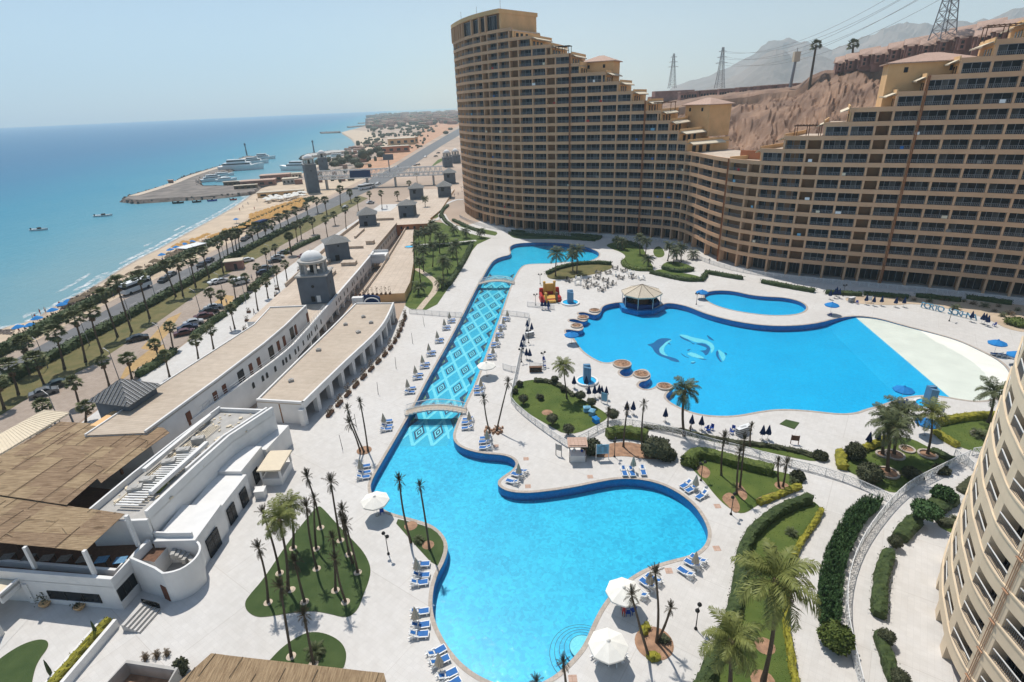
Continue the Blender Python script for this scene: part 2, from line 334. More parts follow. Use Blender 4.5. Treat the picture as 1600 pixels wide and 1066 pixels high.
M['bluecanvas'] = mat('blue_canvas', (.01, .20, .52), amt=.08, scale=2, rough=.8)
M['bluepad'] = mat('blue_sling', (.02, .13, .38), amt=.1, scale=3, rough=.7)
M['bluechair'] = mat('blue_plastic', (.01, .06, .33), amt=.08, scale=3, rough=.4)
M['plastic'] = mat('white_plastic', (.78, .78, .77), amt=.03, scale=3, rough=.4)
M['fountain'] = tiles('blue_tile', (.10, .25, .42), .3, (.2, .35, .5), mortar=.02, var=.12, coord='Object')
M['grayfurn'] = mat('grey_rattan', (.22, .20, .18), amt=.25, scale=6)
M['red'] = mat('red_vinyl', (.42, .03, .025), amt=.1, rough=.5)
M['yellow'] = mat('yellow_vinyl', (.62, .36, .08), amt=.1, rough=.5)
M['skin'] = mat('skin', (.36, .20, .13), amt=.05)
M['hair'] = mat('dark_hair', (.02, .014, .01), amt=.1)
M['steel'] = mat('galvanised_steel', (.27, .27, .28), rough=.5, metal=.6, amt=.1)
M['poolblue'] = mosaic('turquoise_ripple_mosaic', (.002, .36, .61), (.022, .57, .81), 3.2)  # mottling in the colour stands in for light rippling through the water
M['poolwall'] = mosaic('blue_mosaic', (.004, .15, .42), (.012, .25, .58))
M['bigblue'] = mosaic('blue_lagoon_mosaic', (.003, .37, .70), (.008, .50, .84))
M['mural'] = mosaic('deep_blue_mosaic', (.002, .08, .25), (.006, .13, .34))
M['tile_dk'] = mosaic('dark_blue_mosaic', (.002, .022, .07), (.004, .045, .12), 6)
M['tile_lt'] = mosaic('pale_aqua_mosaic', (.16, .62, .74), (.26, .74, .84), 6)
M['tile_mid'] = mosaic('aqua_mosaic', (.012, .36, .56), (.04, .50, .70), 6)
M['tile_ol'] = mosaic('olive_mosaic', (.16, .25, .12), (.26, .34, .18), 6)
M['poolwhite'] = mat('white_pool_plaster', (.80, .79, .71), amt=.06, scale=.3, coord='World')
M['water'] = water_mat('pool_water', (.84, .985, 1.0))
M['shallow'] = water_mat('shallow_water', (.955, .995, 1.0), wave=.12)
M['foam'] = foam_mat()
M['mount'] = mat('far_mountain_rock', (.17, .125, .10), scale=.004, amt=.35, coord='World', detail=10)
M['paleblue'] = mat('pale_blue_board', (.17, .38, .52), amt=.05, scale=1)
# ================================================================== SETTING
# ---- sea, shore, desert ground
def sea_mat():
 m = bpy.data.materials.new('sea_water'); m.use_nodes = True; nt = m.node_tree; b = nt.nodes['Principled BSDF']
 b.inputs['Roughness'].default_value = .4; b.inputs['Specular IOR Level'].default_value = .16
 g = nt.nodes.new('ShaderNodeNewGeometry'); sp = nt.nodes.new('ShaderNodeSeparateXYZ'); nt.links.new(g.outputs['Position'], sp.inputs[0])
 n = nt.nodes.new('ShaderNodeTexNoise'); n.inputs['Scale'].default_value = .012; n.inputs['Detail'].default_value = 7; nt.links.new(g.outputs['Position'], n.inputs['Vector'])
 # distance offshore (the bottom falls away): coast runs along y, swinging west
 ad = nt.nodes.new('ShaderNodeMath'); ad.operation = 'MULTIPLY_ADD'; ad.inputs[1].default_value = 90; nt.links.new(n.outputs[0], ad.inputs[0])
 yk = nt.nodes.new('ShaderNodeMath'); yk.operation = 'MULTIPLY_ADD'; yk.inputs[1].default_value = -.16; yk.inputs[2].default_value = -150; nt.links.new(sp.outputs[1], yk.inputs[0])
 su = nt.nodes.new('ShaderNodeMath'); su.operation = 'SUBTRACT'; nt.links.new(yk.outputs[0], su.inputs[0]); nt.links.new(sp.outputs[0], su.inputs[1]); nt.links.new(su.outputs[0], ad.inputs[2])
 mr = nt.nodes.new('ShaderNodeMapRange'); mr.inputs[1].default_value = 0; mr.inputs[2].default_value = 420; nt.links.new(ad.outputs[0], mr.inputs[0])
 rp = nt.nodes.new('ShaderNodeValToRGB'); e = rp.color_ramp.elements
 e[0].position = 0; e[0].color = (.15, .29, .33, 1); e[1].position = 1; e[1].color = (.006, .115, .24, 1)
 for p, c in ((.13, (.065, .25, .33, 1)), (.3, (.018, .205, .31, 1)), (.6, (.008, .145, .27, 1))):
  q = e.new(p); q.color = c
 nt.links.new(mr.outputs[0], rp.inputs[0]); nt.links.new(rp.outputs[0], b.inputs['Base Color'])
 mp = nt.nodes.new('ShaderNodeMapping'); mp.inputs['Scale'].default_value = (1, .35, 1); mp.inputs['Rotation'].default_value = (0, 0, .35); nt.links.new(g.outputs['Position'], mp.inputs[0])
 w = nt.nodes.new('ShaderNodeTexNoise'); w.inputs['Scale'].default_value = .35; w.inputs['Detail'].default_value = 8; w.inputs['Roughness'].default_value = .62; nt.links.new(mp.outputs[0], w.inputs['Vector'])
 bp = nt.nodes.new('ShaderNodeBump'); bp.inputs['Strength'].default_value = .7; bp.inputs['Distance'].default_value = .9; nt.links.new(w.outputs[0], bp.inputs['Height']); nt.links.new(bp.outputs[0], b.inputs['Normal'])
 return m
M['sea'] = sea_mat()
SEA = -1.0
SHORE = [Vector((-131, -200)), Vector((-129, 40))] + [G(x, y, SEA).to_2d() for x, y in ((0, 513), (25, 508), (50, 501), (82, 480), (110, 466), (150, 446), (182, 424), (217, 404), (250, 388), (292, 364), (350, 333), (382, 313), (400, 297), (440, 283), (468, 274), (500, 254), (520, 247), (552, 242), (556, 228), (548, 217), (530, 207.5), (546, 204), (571, 197), (603, 188.5), (642, 181), (700, 172.5), (762, 166))]
SHORE = smooth(SHORE, False, 2)
R_ = 9000.0; far = SHORE[-1]; a0 = atan2(far.y, far.x); inl = offset(SHORE, -9)
mb = MB(); mb.sheet([inl + [Vector((R_ * cos(a0 - .05), R_ * sin(a0 - .05)))] + [Vector((R_ * cos(a0 + (4.70 - a0) * i / 30), R_ * sin(a0 + (4.70 - a0) * i / 30))) for i in range(31)] + [Vector((-122, -400))]], SEA)
struct('sea', mb.mesh('sea', M['sea']))
land = [Vector((p.x, p.y)) for p in offset(SHORE, -7)]
far = land[-1]
mb = MB()
mb.sheet([[Vector((far.x - 200, 8600)), Vector((8000, 8600)) * .95, Vector((8500, -900)), Vector((-100, -900))] + land, [Vector(p) for p in ((-60, -40), (70, -40), (58, 32), (160, 64), (160, 160), (92, 205), (58, 222), (20, 236), (-6, 232), (-20, 215), (-24, 150), (-24, 100), (-40, 60))]], -.03)
struct('desert_ground', mb.mesh('desert_ground', M['desert']))
rows = [(SHORE, -7, -.02), (SHORE, -5, .0), (SHORE, -2, -.55), (SHORE, 0, SEA + .01), (SHORE, 5, SEA - .5)]
mb = MB(); L = len(SHORE); vs = []
for pl, d, z in rows: vs += [(p.x, p.y, z) for p in offset(pl, d)]
mb.add(vs, [(r * L + i, r * L + i + 1, (r + 1) * L + i + 1, (r + 1) * L + i) for r in range(4) for i in range(L - 1)])
mb.m = [0 if i // (L - 1) < 2 else 1 for i in range(len(mb.f))]
struct('beach_slope', mb.mesh('beach_slope', [M['sand'], M['wetsand']]))
mb = MB(); bl = [p for p in offset(SHORE, -6) if p.y < 420]
mb.sheet([bl + [Vector((-100, 415)), Vector((-109, 200)), Vector((-109, -150))]], .0)
struct('beach_sand', mb.mesh('beach_sand', M['sand']))
# lines of breaking surf, each a thin ragged sheet of foam on the sea
mb = MB(); rnd = random.Random(3)
ns = [p for p in SHORE if p.y < 420]
for d0, w0, skip in ((.2, 1.5, .0), (3.2, 1.3, .12), (8, .9, .72), (16, .6, .93)):
 q = resample(ns, 2.5); q = offset(q, d0); on = rnd.random() > skip; run = 0; pa = None
 for i, p in enumerate(q):
  if run <= 0: on = rnd.random() > skip; run = rnd.randint(2, 7)
  run -= 1
  t = Vector((q[min(i + 1, len(q) - 1)].x - q[max(i - 1, 0)].x, q[min(i + 1, len(q) - 1)].y - q[max(i - 1, 0)].y)).normalized()
  nn = Vector((-t.y, t.x)); ww = w0 * rnd.uniform(.55, 1) * (1 if on else .04); pc = p + nn * rnd.uniform(-.25, .25)
  a, b = pc - nn * ww, pc + nn * ww
  if pa and on: mb.add([(pa[0].x, pa[0].y, SEA + .03), (pa[1].x, pa[1].y, SEA + .03), (b.x, b.y, SEA + .03), (a.x, a.y, SEA + .03)], [(3, 2, 1, 0)])
  pa = (a, b)
o = struct('sea_foam', mb.mesh('sea_foam', M['foam']), 'stuff')
def strip(name, left, right, z, m, kind='structure'):
 mb = MB(); mb.sheet([list(left) + list(right)[::-1]], z); return struct(name, mb.mesh(name, m), kind)
# breakwaters
def breakwater(px, top, label, z=.9):
 pl = poly(px, .5); mb = MB(); n = len(pl)
 if area(pl) < 0: pl = pl[::-1]
 b = offset(pl, -3.2, True); rr = random.Random(5)
 vs = [(p.x, p.y, SEA - .6) for p in b] + [(p.x + rr.uniform(-.5, .5), p.y + rr.uniform(-.5, .5), z + rr.uniform(-.3, .2)) for p in pl]
 mb.add(vs, [(i, (i + 1) % n, n + (i + 1) % n, n + i) for i in range(n)], 1); mb.sheet([pl], z - .15, 0)
 for i in range(n):      # armour stones along the flank
  a, c = pl[i], pl[(i + 1) % n]; k = int((c - a).length / 2.2)
  for j in range(min(k, 60)):
   p = a.lerp(c, (j + rr.random()) / max(k, 1)); s = rr.uniform(.8, 1.7)
   mb.box((p.x + rr.uniform(-2, .6), p.y + rr.uniform(-2, 2), z - rr.uniform(0, 1.3)), (s, s * rr.uniform(.6, 1), s * .8), 1, rr.uniform(0, 3), taper=.6)
 o = struct('breakwater', mb.mesh('breakwater', [M[top], M['darkrock']]), label=label)
breakwater([(192, 311.5), (217, 314), (275, 310), (332, 307), (398, 300), (404, 290), (317, 291), (307, 285), (318, 277), (362, 265), (386, 252), (402, 248), (400, 245), (385, 244), (355, 256), (295, 274), (262, 289), (206, 305)], 'quay', 'long stone breakwater reaching out to sea past the moored yachts')
rl = smooth(poly([(207, 306.5), (263, 290), (296, 275.5), (356, 257.5), (386, 246.5)], .8), False, 2); strip('breakwater_road', offset(rl, 3), offset(rl, -3.5), .93, M['path'])
breakwater([(470, 246), (480, 241), (520, 235), (560, 234), (562, 238), (522, 239), (484, 245), (474, 249)], 'concrete', 'second breakwater behind the twin domed towers')
breakwater([(501, 206.6), (531, 205.4), (531, 207), (502, 208)], 'darkrock', 'short groyne off the far headland')
breakwater([(543, 198), (574, 195.5), (574, 196.6), (544, 199)], 'darkrock', 'middle groyne off the far coast')
breakwater([(560, 192.2), (600, 189), (600, 190), (560, 193)], 'darkrock', 'farthest groyne off the far coast')
# ---- pool outlines (photograph pixels of the water's edge)
P_LOW = [(757, 430), (747, 446), (735, 470), (722, 496), (700, 538), (680, 573), (665, 600), (645, 640), (632, 662), (616, 690), (600, 717), (580, 752), (579, 766), (586, 783), (600, 797), (615, 803), (650, 812), (675, 820), (692, 834), (700, 850), (699, 864), (694, 879), (684, 897), (677, 920), (675, 950), (681, 975), (697, 1007), (720, 1036), (747, 1056), (775, 1068), (805, 1075), (835, 1071), (858, 1061), (876, 1048), (892, 1032), (907, 1015), (917, 997), (927, 972), (940, 947), (957, 925), (980, 905), (1010, 887), (1045, 876), (1075, 869), (1093, 861), (1104, 848), (1107, 831), (1100, 812), (1085, 790), (1062, 771), (1032, 756), (1000, 749), (967, 748), (932, 754), (900, 761), (862, 767), (825, 771), (796, 769), (779, 761), (777, 752), (786, 744), (800, 735), (807, 726), (802, 717), (787, 711), (752, 709), (725, 702), (711, 693), (707, 682), (710, 671), (715, 657), (727, 630), (742, 600), (760, 552), (782, 493), (797, 448), (807, 427), (814, 417), (822, 413), (840, 412), (862, 412), (882, 409), (907, 410), (925, 407), (936, 401), (936, 395), (927, 390), (912, 385), (880, 380), (837, 379), (807, 380.5), (797, 385), (797, 391), (799, 395), (796, 399), (785, 401), (772, 406), (764, 417)]
P_BIG = [(948, 476), (970, 472), (985, 476), (998, 482), (1022, 483), (1034, 477), (1045, 473), (1075, 479), (1100, 490), (1137, 500), (1175, 507), (1212, 510), (1250, 509), (1280, 505), (1305, 498), (1325, 495), (1345, 494), (1375, 498), (1412, 509), (1459, 521), (1497, 532), (1534, 549), (1562, 564), (1577, 580), (1580, 595), (1572, 612), (1555, 623), (1530, 627), (1506, 625), (1474, 619), (1450, 617), (1420, 619), (1396, 626), (1375, 633), (1350, 640), (1337, 645), (1312, 647), (1262, 641), (1220, 639), (1190, 642), (1150, 650), (1112, 650), (1082, 645), (1052, 632), (1040, 622), (1042, 615), (1052, 608), (1051, 601), (1041, 597), (1029, 599), (1022, 606), (1008, 609), (997, 604), (1000, 597), (1012, 595), (1018, 588), (1013, 579), (1003, 576), (991, 580), (985, 588), (975, 589), (967, 583), (972, 577), (984, 576), (988, 570), (982, 563), (970, 561), (957, 566), (947, 567), (937, 565), (922, 557), (907, 545), (896, 526), (884, 520), (884, 515), (894, 516), (906, 518), (913, 513), (909, 507), (898, 504), (889, 502), (890, 499), (900, 499), (912, 504), (920, 499), (917, 494), (905, 492), (903, 489), (912, 488), (922, 491), (932, 493), (939, 488), (941, 480)]
P_KID = [(1100, 465), (1102, 457), (1120, 454), (1145, 455), (1170, 461), (1195, 464), (1225, 465), (1250, 471), (1261, 479), (1257, 487), (1240, 492), (1207, 493), (1175, 490), (1140, 484), (1112, 475)]
pool_low, pool_big, pool_kid = (smooth(poly(p), True, 2) for p in (P_LOW, P_BIG, P_KID))
for p in (pool_low, pool_big, pool_kid):
 if area(p) < 0: p.reverse()
# ---- deck with the pools cut out of it
deck = [Vector(p) for p in ((-72, -60), (75, -60), (60, 30), (165, 60), (165, 170), (95, 215), (60, 230), (20, 245), (-8, 240), (-26, 215), (-27, 150), (-26.5, 118), (-44, 112), (-44, 64), (-56, 62), (-72, 62))]
mb = MB(); mb.sheet([deck, pool_low, pool_big, pool_kid], 0.0)
struct('pool_deck', mb.mesh('pool_deck', M['deck']))
WZ, PZ = -.14, -1.25
def pool(name, pl, floor, label, wz=WZ, pz=PZ):
 mb = MB(); n = len(pl)
 mb.sheet([pl], pz, 0); mb.ribbon(pl, pz, .02, 1, True)
 r = struct(name, mb.mesh(name, [M[floor], M['poolwall']]), label=label)
 out = offset(pl, -.42, True); mb = MB()
 vs = [(p.x, p.y, .03) for p in pl] + [(p.x, p.y, .035) for p in out] + [(p.x, p.y, -.02) for p in out] + [(p.x, p.y, -.1) for p in pl]
 mb.add(vs, [f for i in range(n) for f in ((i, (i + 1) % n, n + (i + 1) % n, n + i)[::-1], (n + i, n + (i + 1) % n, 2 * n + (i + 1) % n, 2 * n + i)[::-1], (3 * n + i, 3 * n + (i + 1) % n, (i + 1) % n, i)[::-1])])
 link('coping', mb.mesh('coping', M['coping']), r)
 return r
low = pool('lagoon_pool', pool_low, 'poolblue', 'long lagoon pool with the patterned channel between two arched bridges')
big = pool('lagoon_pool', pool_big, 'bigblue', 'wide blue pool with a dolphin mural and a white sloping beach')
kid = pool('kidney_pool', pool_kid, 'bigblue', 'small kidney shaped pool near the curved hotel', pz=-.9)
for r, pl in ((low, pool_low), (kid, pool_kid)):
 mb = MB(); mb.sheet([pl], WZ)
 link('water', mb.mesh('pool_water', M['water']), r)
# white sloping beach end of the wide pool
L0, L1 = G(1334, 495, -.5).to_2d(), G(1479, 619, -.5).to_2d(); dl = (L1 - L0).normalized(); nl = Vector((-dl.y, dl.x))
if (G(1500, 570).to_2d() - L0).dot(nl) < 0: nl = -nl
bp_ = [p for p in pool_big if (p - L0).dot(nl) > .02]
k0 = next(i for i in range(len(pool_big)) if (pool_big[i] - L0).dot(nl) > .02 and (pool_big[i - 1] - L0).dot(nl) <= .02)
seq = []
i = k0
while (pool_big[i % len(pool_big)] - L0).dot(nl) > .02: seq.append(pool_big[i % len(pool_big)]); i += 1
def cut(a, b):
 da, db = (a - L0).dot(nl), (b - L0).dot(nl); return a.lerp(b, da / (da - db))
c0, c1 = cut(pool_big[k0 - 1], pool_big[k0]), cut(pool_big[(i - 1) % len(pool_big)], pool_big[i % len(pool_big)])
dense = [c0] + seq + [c1] + [c1.lerp(c0, t / 16) for t in range(1, 16)]
mb = MB(); N_ = 14
def bz(x, y): return -.30 + .22 * min(1, max(0, (Vector((x, y)) - L0).dot(nl)) / 13.0)
mb.sheet([dense], bz, 0)
r0_, r1_ = c0 - nl * 7, c1 - nl * 7; mb.add([(c0.x, c0.y, -.30), (c1.x, c1.y, -.30), (r1_.x, r1_.y, PZ + .005), (r0_.x, r0_.y, PZ + .005)], [(0, 1, 2, 3)], 1)
rest = []; j = i
while (pool_big[j % len(pool_big)] - L0).dot(nl) <= .02: rest.append(pool_big[j % len(pool_big)]); j += 1
w2 = MB(); w2.sheet([[c1] + rest + [c0]], WZ); link('water', w2.mesh('pool_water', M['water']), big)
w2 = MB(); w2.sheet([dense], WZ - .004); link('shallow_water', w2.mesh('shallow_water', M['shallow']), big)
link('white_beach', mb.mesh('white_beach', [M['poolwhite'], M['bigblue']]), big)
# dolphin mural laid in tile on the pool floor
def mural(l, mname, z): 
 mb = MB(); mb.sheet([smooth([G(1000 + x / 4, 380 + y / 4, z).to_2d() for x, y in l], True, 1)], z)
 link('mural_tile', mb.mesh('mural_tile', M[mname]), big)
for i, l in enumerate(([(38, 632), (80, 628), (110, 600), (150, 592), (205, 600), (170, 612), (200, 640), (165, 625), (140, 640), (120, 665), (125, 690), (160, 705), (195, 712), (235, 725), (252, 747), (200, 738), (170, 722), (120, 705), (90, 680), (75, 650)],
  [(245, 575), (270, 592), (310, 607), (330, 635), (350, 628), (400, 625), (440, 650), (435, 680), (412, 707), (395, 682), (370, 672), (410, 670), (420, 655), (380, 640), (310, 618), (255, 595)],
  [(415, 570), (440, 588), (470, 612), (440, 605), (424, 590)], [(478, 670), (472, 700), (500, 742), (515, 746), (492, 712), (490, 690), (498, 672)], [(255, 684), (278, 705), (312, 718), (290, 716), (262, 700)], [(310, 748), (355, 741), (332, 757)], [(290, 668), (322, 660), (302, 676)], [(350, 714), (430, 728), (390, 730)], [(525, 680), (545, 690), (540, 705)])):
 mural(l, 'mural', PZ + .012)
for l in ([(207, 600), (165, 615), (140, 640), (118, 660), (125, 690), (185, 712), (150, 685), (150, 650), (178, 622)], [(245, 570), (290, 574), (330, 590), (400, 602), (448, 622), (468, 650), (455, 682), (440, 690), (445, 650), (405, 622), (350, 622), (290, 596), (250, 580)],
          [(285, 690), (330, 680), (420, 725), (340, 716)], [(480, 655), (540, 700), (520, 745), (505, 715)], [(312, 740), (350, 738), (330, 748)]):
 mural(l, 'tile_lt', PZ + .022)
# diamond mosaic of the channel floor
A0, A1 = G(640.5, 662, PZ), G(764, 430, PZ); B0, B1 = G(712, 662, PZ), G(803, 430, PZ)
ya, yb = A0.y, A1.y
def CH(u, v):          # u across 0..1, v = metres along the channel from the near bridge
 t = v / (yb - ya); a = A0.lerp(A1, t); b = B0.lerp(B1, t); return a.lerp(b, u)
PER = (G(744.5, 493, PZ).y - G(690, 605.5, PZ).y) / 5; V0 = G(690, 605.5, PZ).y - ya
vlo, vhi = G(680, 695, PZ).y - ya, yb - ya + 1.0
CW = (B0 - A0).length; DU = .2; 
def chp(l, z): return [tuple(CH(u, v))[:2] + (PZ + z,) for u, v in l]
k_lo, k_hi = int((vlo - V0) / PER) - 1, int((vhi - V0) / PER) + 1
mb = MB(); clampv = lambda v: min(max(v, vlo), vhi)
mb.add(chp([(0, vlo), (1, vlo), (1, vhi), (0, vhi)], .006), [(0, 1, 2, 3)], 0)
w = .036
for k in range(k_lo * 2, k_hi * 2 + 1):       # pale lattice bands, built from one cell crossing to the next
 vc = V0 + k * PER / 2
 for j in range(-1, 6):
  u = .1 + .2 * j
  if (j + k) % 2: continue
  for su in (1, -1):
   # band along diagonal from node (u,vc) to (u+su*.2, vc+PER/2)
   u = .1 + .2 * j; u1, v1 = u + su * .2, vc + PER / 2
   if vc < vlo or v1 > vhi or max(u, u1) < .05 or min(u, u1) > .95: continue
   v0_ = vc
   for e_ in (0, 1):
    if (u - e_) * (u1 - e_) < 0: vm = v0_ + (v1 - v0_) * (e_ - u) / (u1 - u); u, v0_, u1, v1 = (e_, vm, u1, v1) if (e_ == 0) == (u < e_) and (u < 0 or u > 1) else (u, v0_, e_, vm)
   mb.add(chp([(max(0, u - w), v0_), (min(1, u + w), v0_), (min(1, u1 + w), v1), (max(0, u1 - w), v1)], .011 if su > 0 else .0115), [(0, 1, 2, 3)], 1)
link('mosaic_band', mb.mesh('mosaic_band', [M['tile_mid'], M['tile_lt']]), low)
def dia(k1, z, mi, mb): mb.add([(0, -k1 * PER / 2, z), (k1 * DU * CW, 0, z), (0, k1 * PER / 2, z), (-k1 * DU * CW, 0, z)], [(0, 1, 2, 3)], mi)
mb = MB(); dia(.60, .0, 0, mb); dia(.42, .006, 1, mb); dia(.27, .012, 2, mb); dia(.13, .018, 3, mb)
dm = mb.mesh('mosaic_diamond', [M['tile_dk'], M['tile_lt'], M['tile_dk'], M['tile_lt']])
for k in range(k_lo, k_hi + 1):
 for u in (.3, .7):
  v = V0 + k * PER
  if vlo + 1.2 < v < vhi - .6:
   p = CH(u, v); link('mosaic_diamond', dm, low, (p.x, p.y, PZ + .016), atan2(A1.x - A0.x, -(A1.y - A0.y)) * -1 + pi if False else -atan2((A1.x - A0.x), (A1.y - A0.y)))
for k in range(k_lo * 2, k_hi * 2 + 1):
 v = V0 + k * PER / 2
 if k % 2 == 0 or not vlo + 1 < v < vhi - 1: continue
 for s in (0, 1):
  mb = MB(); f = lambda u: u if s == 0 else 1 - u
  mb.add(chp([(f(0), v - PER * .36), (f(.15), v), (f(0), v + PER * .36)], .013), [(0, 1, 2) if s == 0 else (2, 1, 0)], 0)
  mb.add(chp([(f(0), v - PER * .16), (f(.065), v), (f(0), v + PER * .16)], .018), [(0, 1, 2) if s == 0 else (2, 1, 0)], 1)
  link('mosaic_triangle', mb.mesh('mosaic_triangle', [M['tile_dk'], M['tile_ol']]), low)
# round underwater steps
cst = G(911, 1012, -.4)
for i, (r, z) in enumerate(((1.25, -.32), (1.75, -.55), (2.2, -.78), (2.65, -1.0), (3.1, -1.22), (3.6, -1.42))):
 mb = MB(); mb.lathe([(r, PZ - .01), (r, z)], 40, 0); mb.m[-1] = 0
 mb.lathe([(r - .035, z + .004), (r + .012, z + .004), (r + .012, z - .05)], 40, 1); mb.f.pop(); mb.m.pop(); mb.f.pop(); mb.m.pop()
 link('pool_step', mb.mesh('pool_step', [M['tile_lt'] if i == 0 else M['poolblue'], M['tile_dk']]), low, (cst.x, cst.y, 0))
# ---- streets on the sea side
road_r = [Vector((-98.4, 20))] + poly([(0, 601), (150, 522), (300, 439), (400, 382), (480, 343), (560, 306), (600, 287), (640, 262), (690, 228), (722, 209), (752, 189)])
road_l = [Vector((-106.5, 20))] + poly([(0, 574), (125, 507), (225, 452), (337, 398), (400, 366), (470, 334), (540, 300), (575, 282), (622, 257), (664, 231), (700, 210), (722, 198), (752, 180)])
strip('coast_road', road_l, road_r, .012, M['asphalt'])
strip('road_shoulder', [p + Vector((-3.4, 0)) for p in road_l[:8]], road_l[:8], .008, M['pinkpave'])
strip('road_verge', [p + Vector((.3, 0)) for p in road_r[:7]], [Vector((-88, 20))] + poly([(62, 611), (150, 568), (250, 501), (350, 431), (430, 389), (520, 340), (575, 310)]), .03, M['drygrass'])
strip('parking_lot', [Vector((-88, 20))] + poly([(62, 611), (150, 568), (250, 501), (350, 431), (430, 389), (520, 340), (575, 310)]), [Vector((-72.5, 20))] + [Vector((-72.5, 140)), Vector((-71, 200)), Vector((-66, 290))], .016, M['pinkpave'])
for pl in ([(185, 598), (218, 573), (262, 556), (256, 538), (232, 548), (196, 575)], [(330, 476), (352, 461), (366, 463), (362, 474), (340, 482)], [(437, 396), (452, 386), (462, 390), (448, 400)], [(220, 545), (262, 498), (284, 488), (262, 522), (238, 548)]):
 mb = MB(); mb.sheet([poly(pl)], .021); struct('yellow_paving', mb.mesh('yellow_paving', M['yellowpave']))
strip('promenade', [Vector((-72, 20)), Vector((-72, 140)), Vector((-70.5, 200)), Vector((-65.5, 290))], [Vector((-50, 20)), Vector((-50, 140)), Vector((-50, 200)), Vector((-48, 290))], .022, M['prom'])
strip('dirt_strip', poly([(575, 278), (622, 252), (664, 226), (700, 205), (720, 195)]), poly([(690, 188), (655, 205), (620, 228), (580, 250), (548, 268)])[::-1], -.01, M['dirt'])
strip('far_beach', poly([(533, 207), (556, 220), (560, 232), (585, 236)]), poly([(548, 203), (575, 205), (600, 218), (610, 232)]), -.015, M['sand'])
strip('marina_quay', poly([(404, 299), (440, 288), (470, 277), (500, 258), (530, 248)]), poly([(430, 312), (470, 300), (500, 288), (545, 268), (570, 250)]), -.012, M['pinkpave'])
mb = MB(); mb.sheet([poly([(672, 262), (700, 247), (692, 247), (684, 250)])], .02); struct('far_lawn', mb.mesh('far_lawn', M['grass']))
# lane dashes of the coast road
mb = MB(); cl = resample([(a + b) / 2 for a, b in zip(road_l[:8], [Vector((-98.4, 20))] + poly([(0, 601), (122, 536), (225, 481), (340, 416), (400, 382), (480, 343), (560, 306)]))], 6)
for i in range(0, len(cl) - 1, 2):
 a, b = cl[i], cl[i].lerp(cl[i + 1], .5); mb.add([(a.x - .07, a.y, .018), (a.x + .07, a.y, .018), (b.x + .07, b.y, .018), (b.x - .07, b.y, .018)], [(0, 1, 2, 3)])
struct('lane_marking', mb.mesh('lane_marking', M['concrete']))
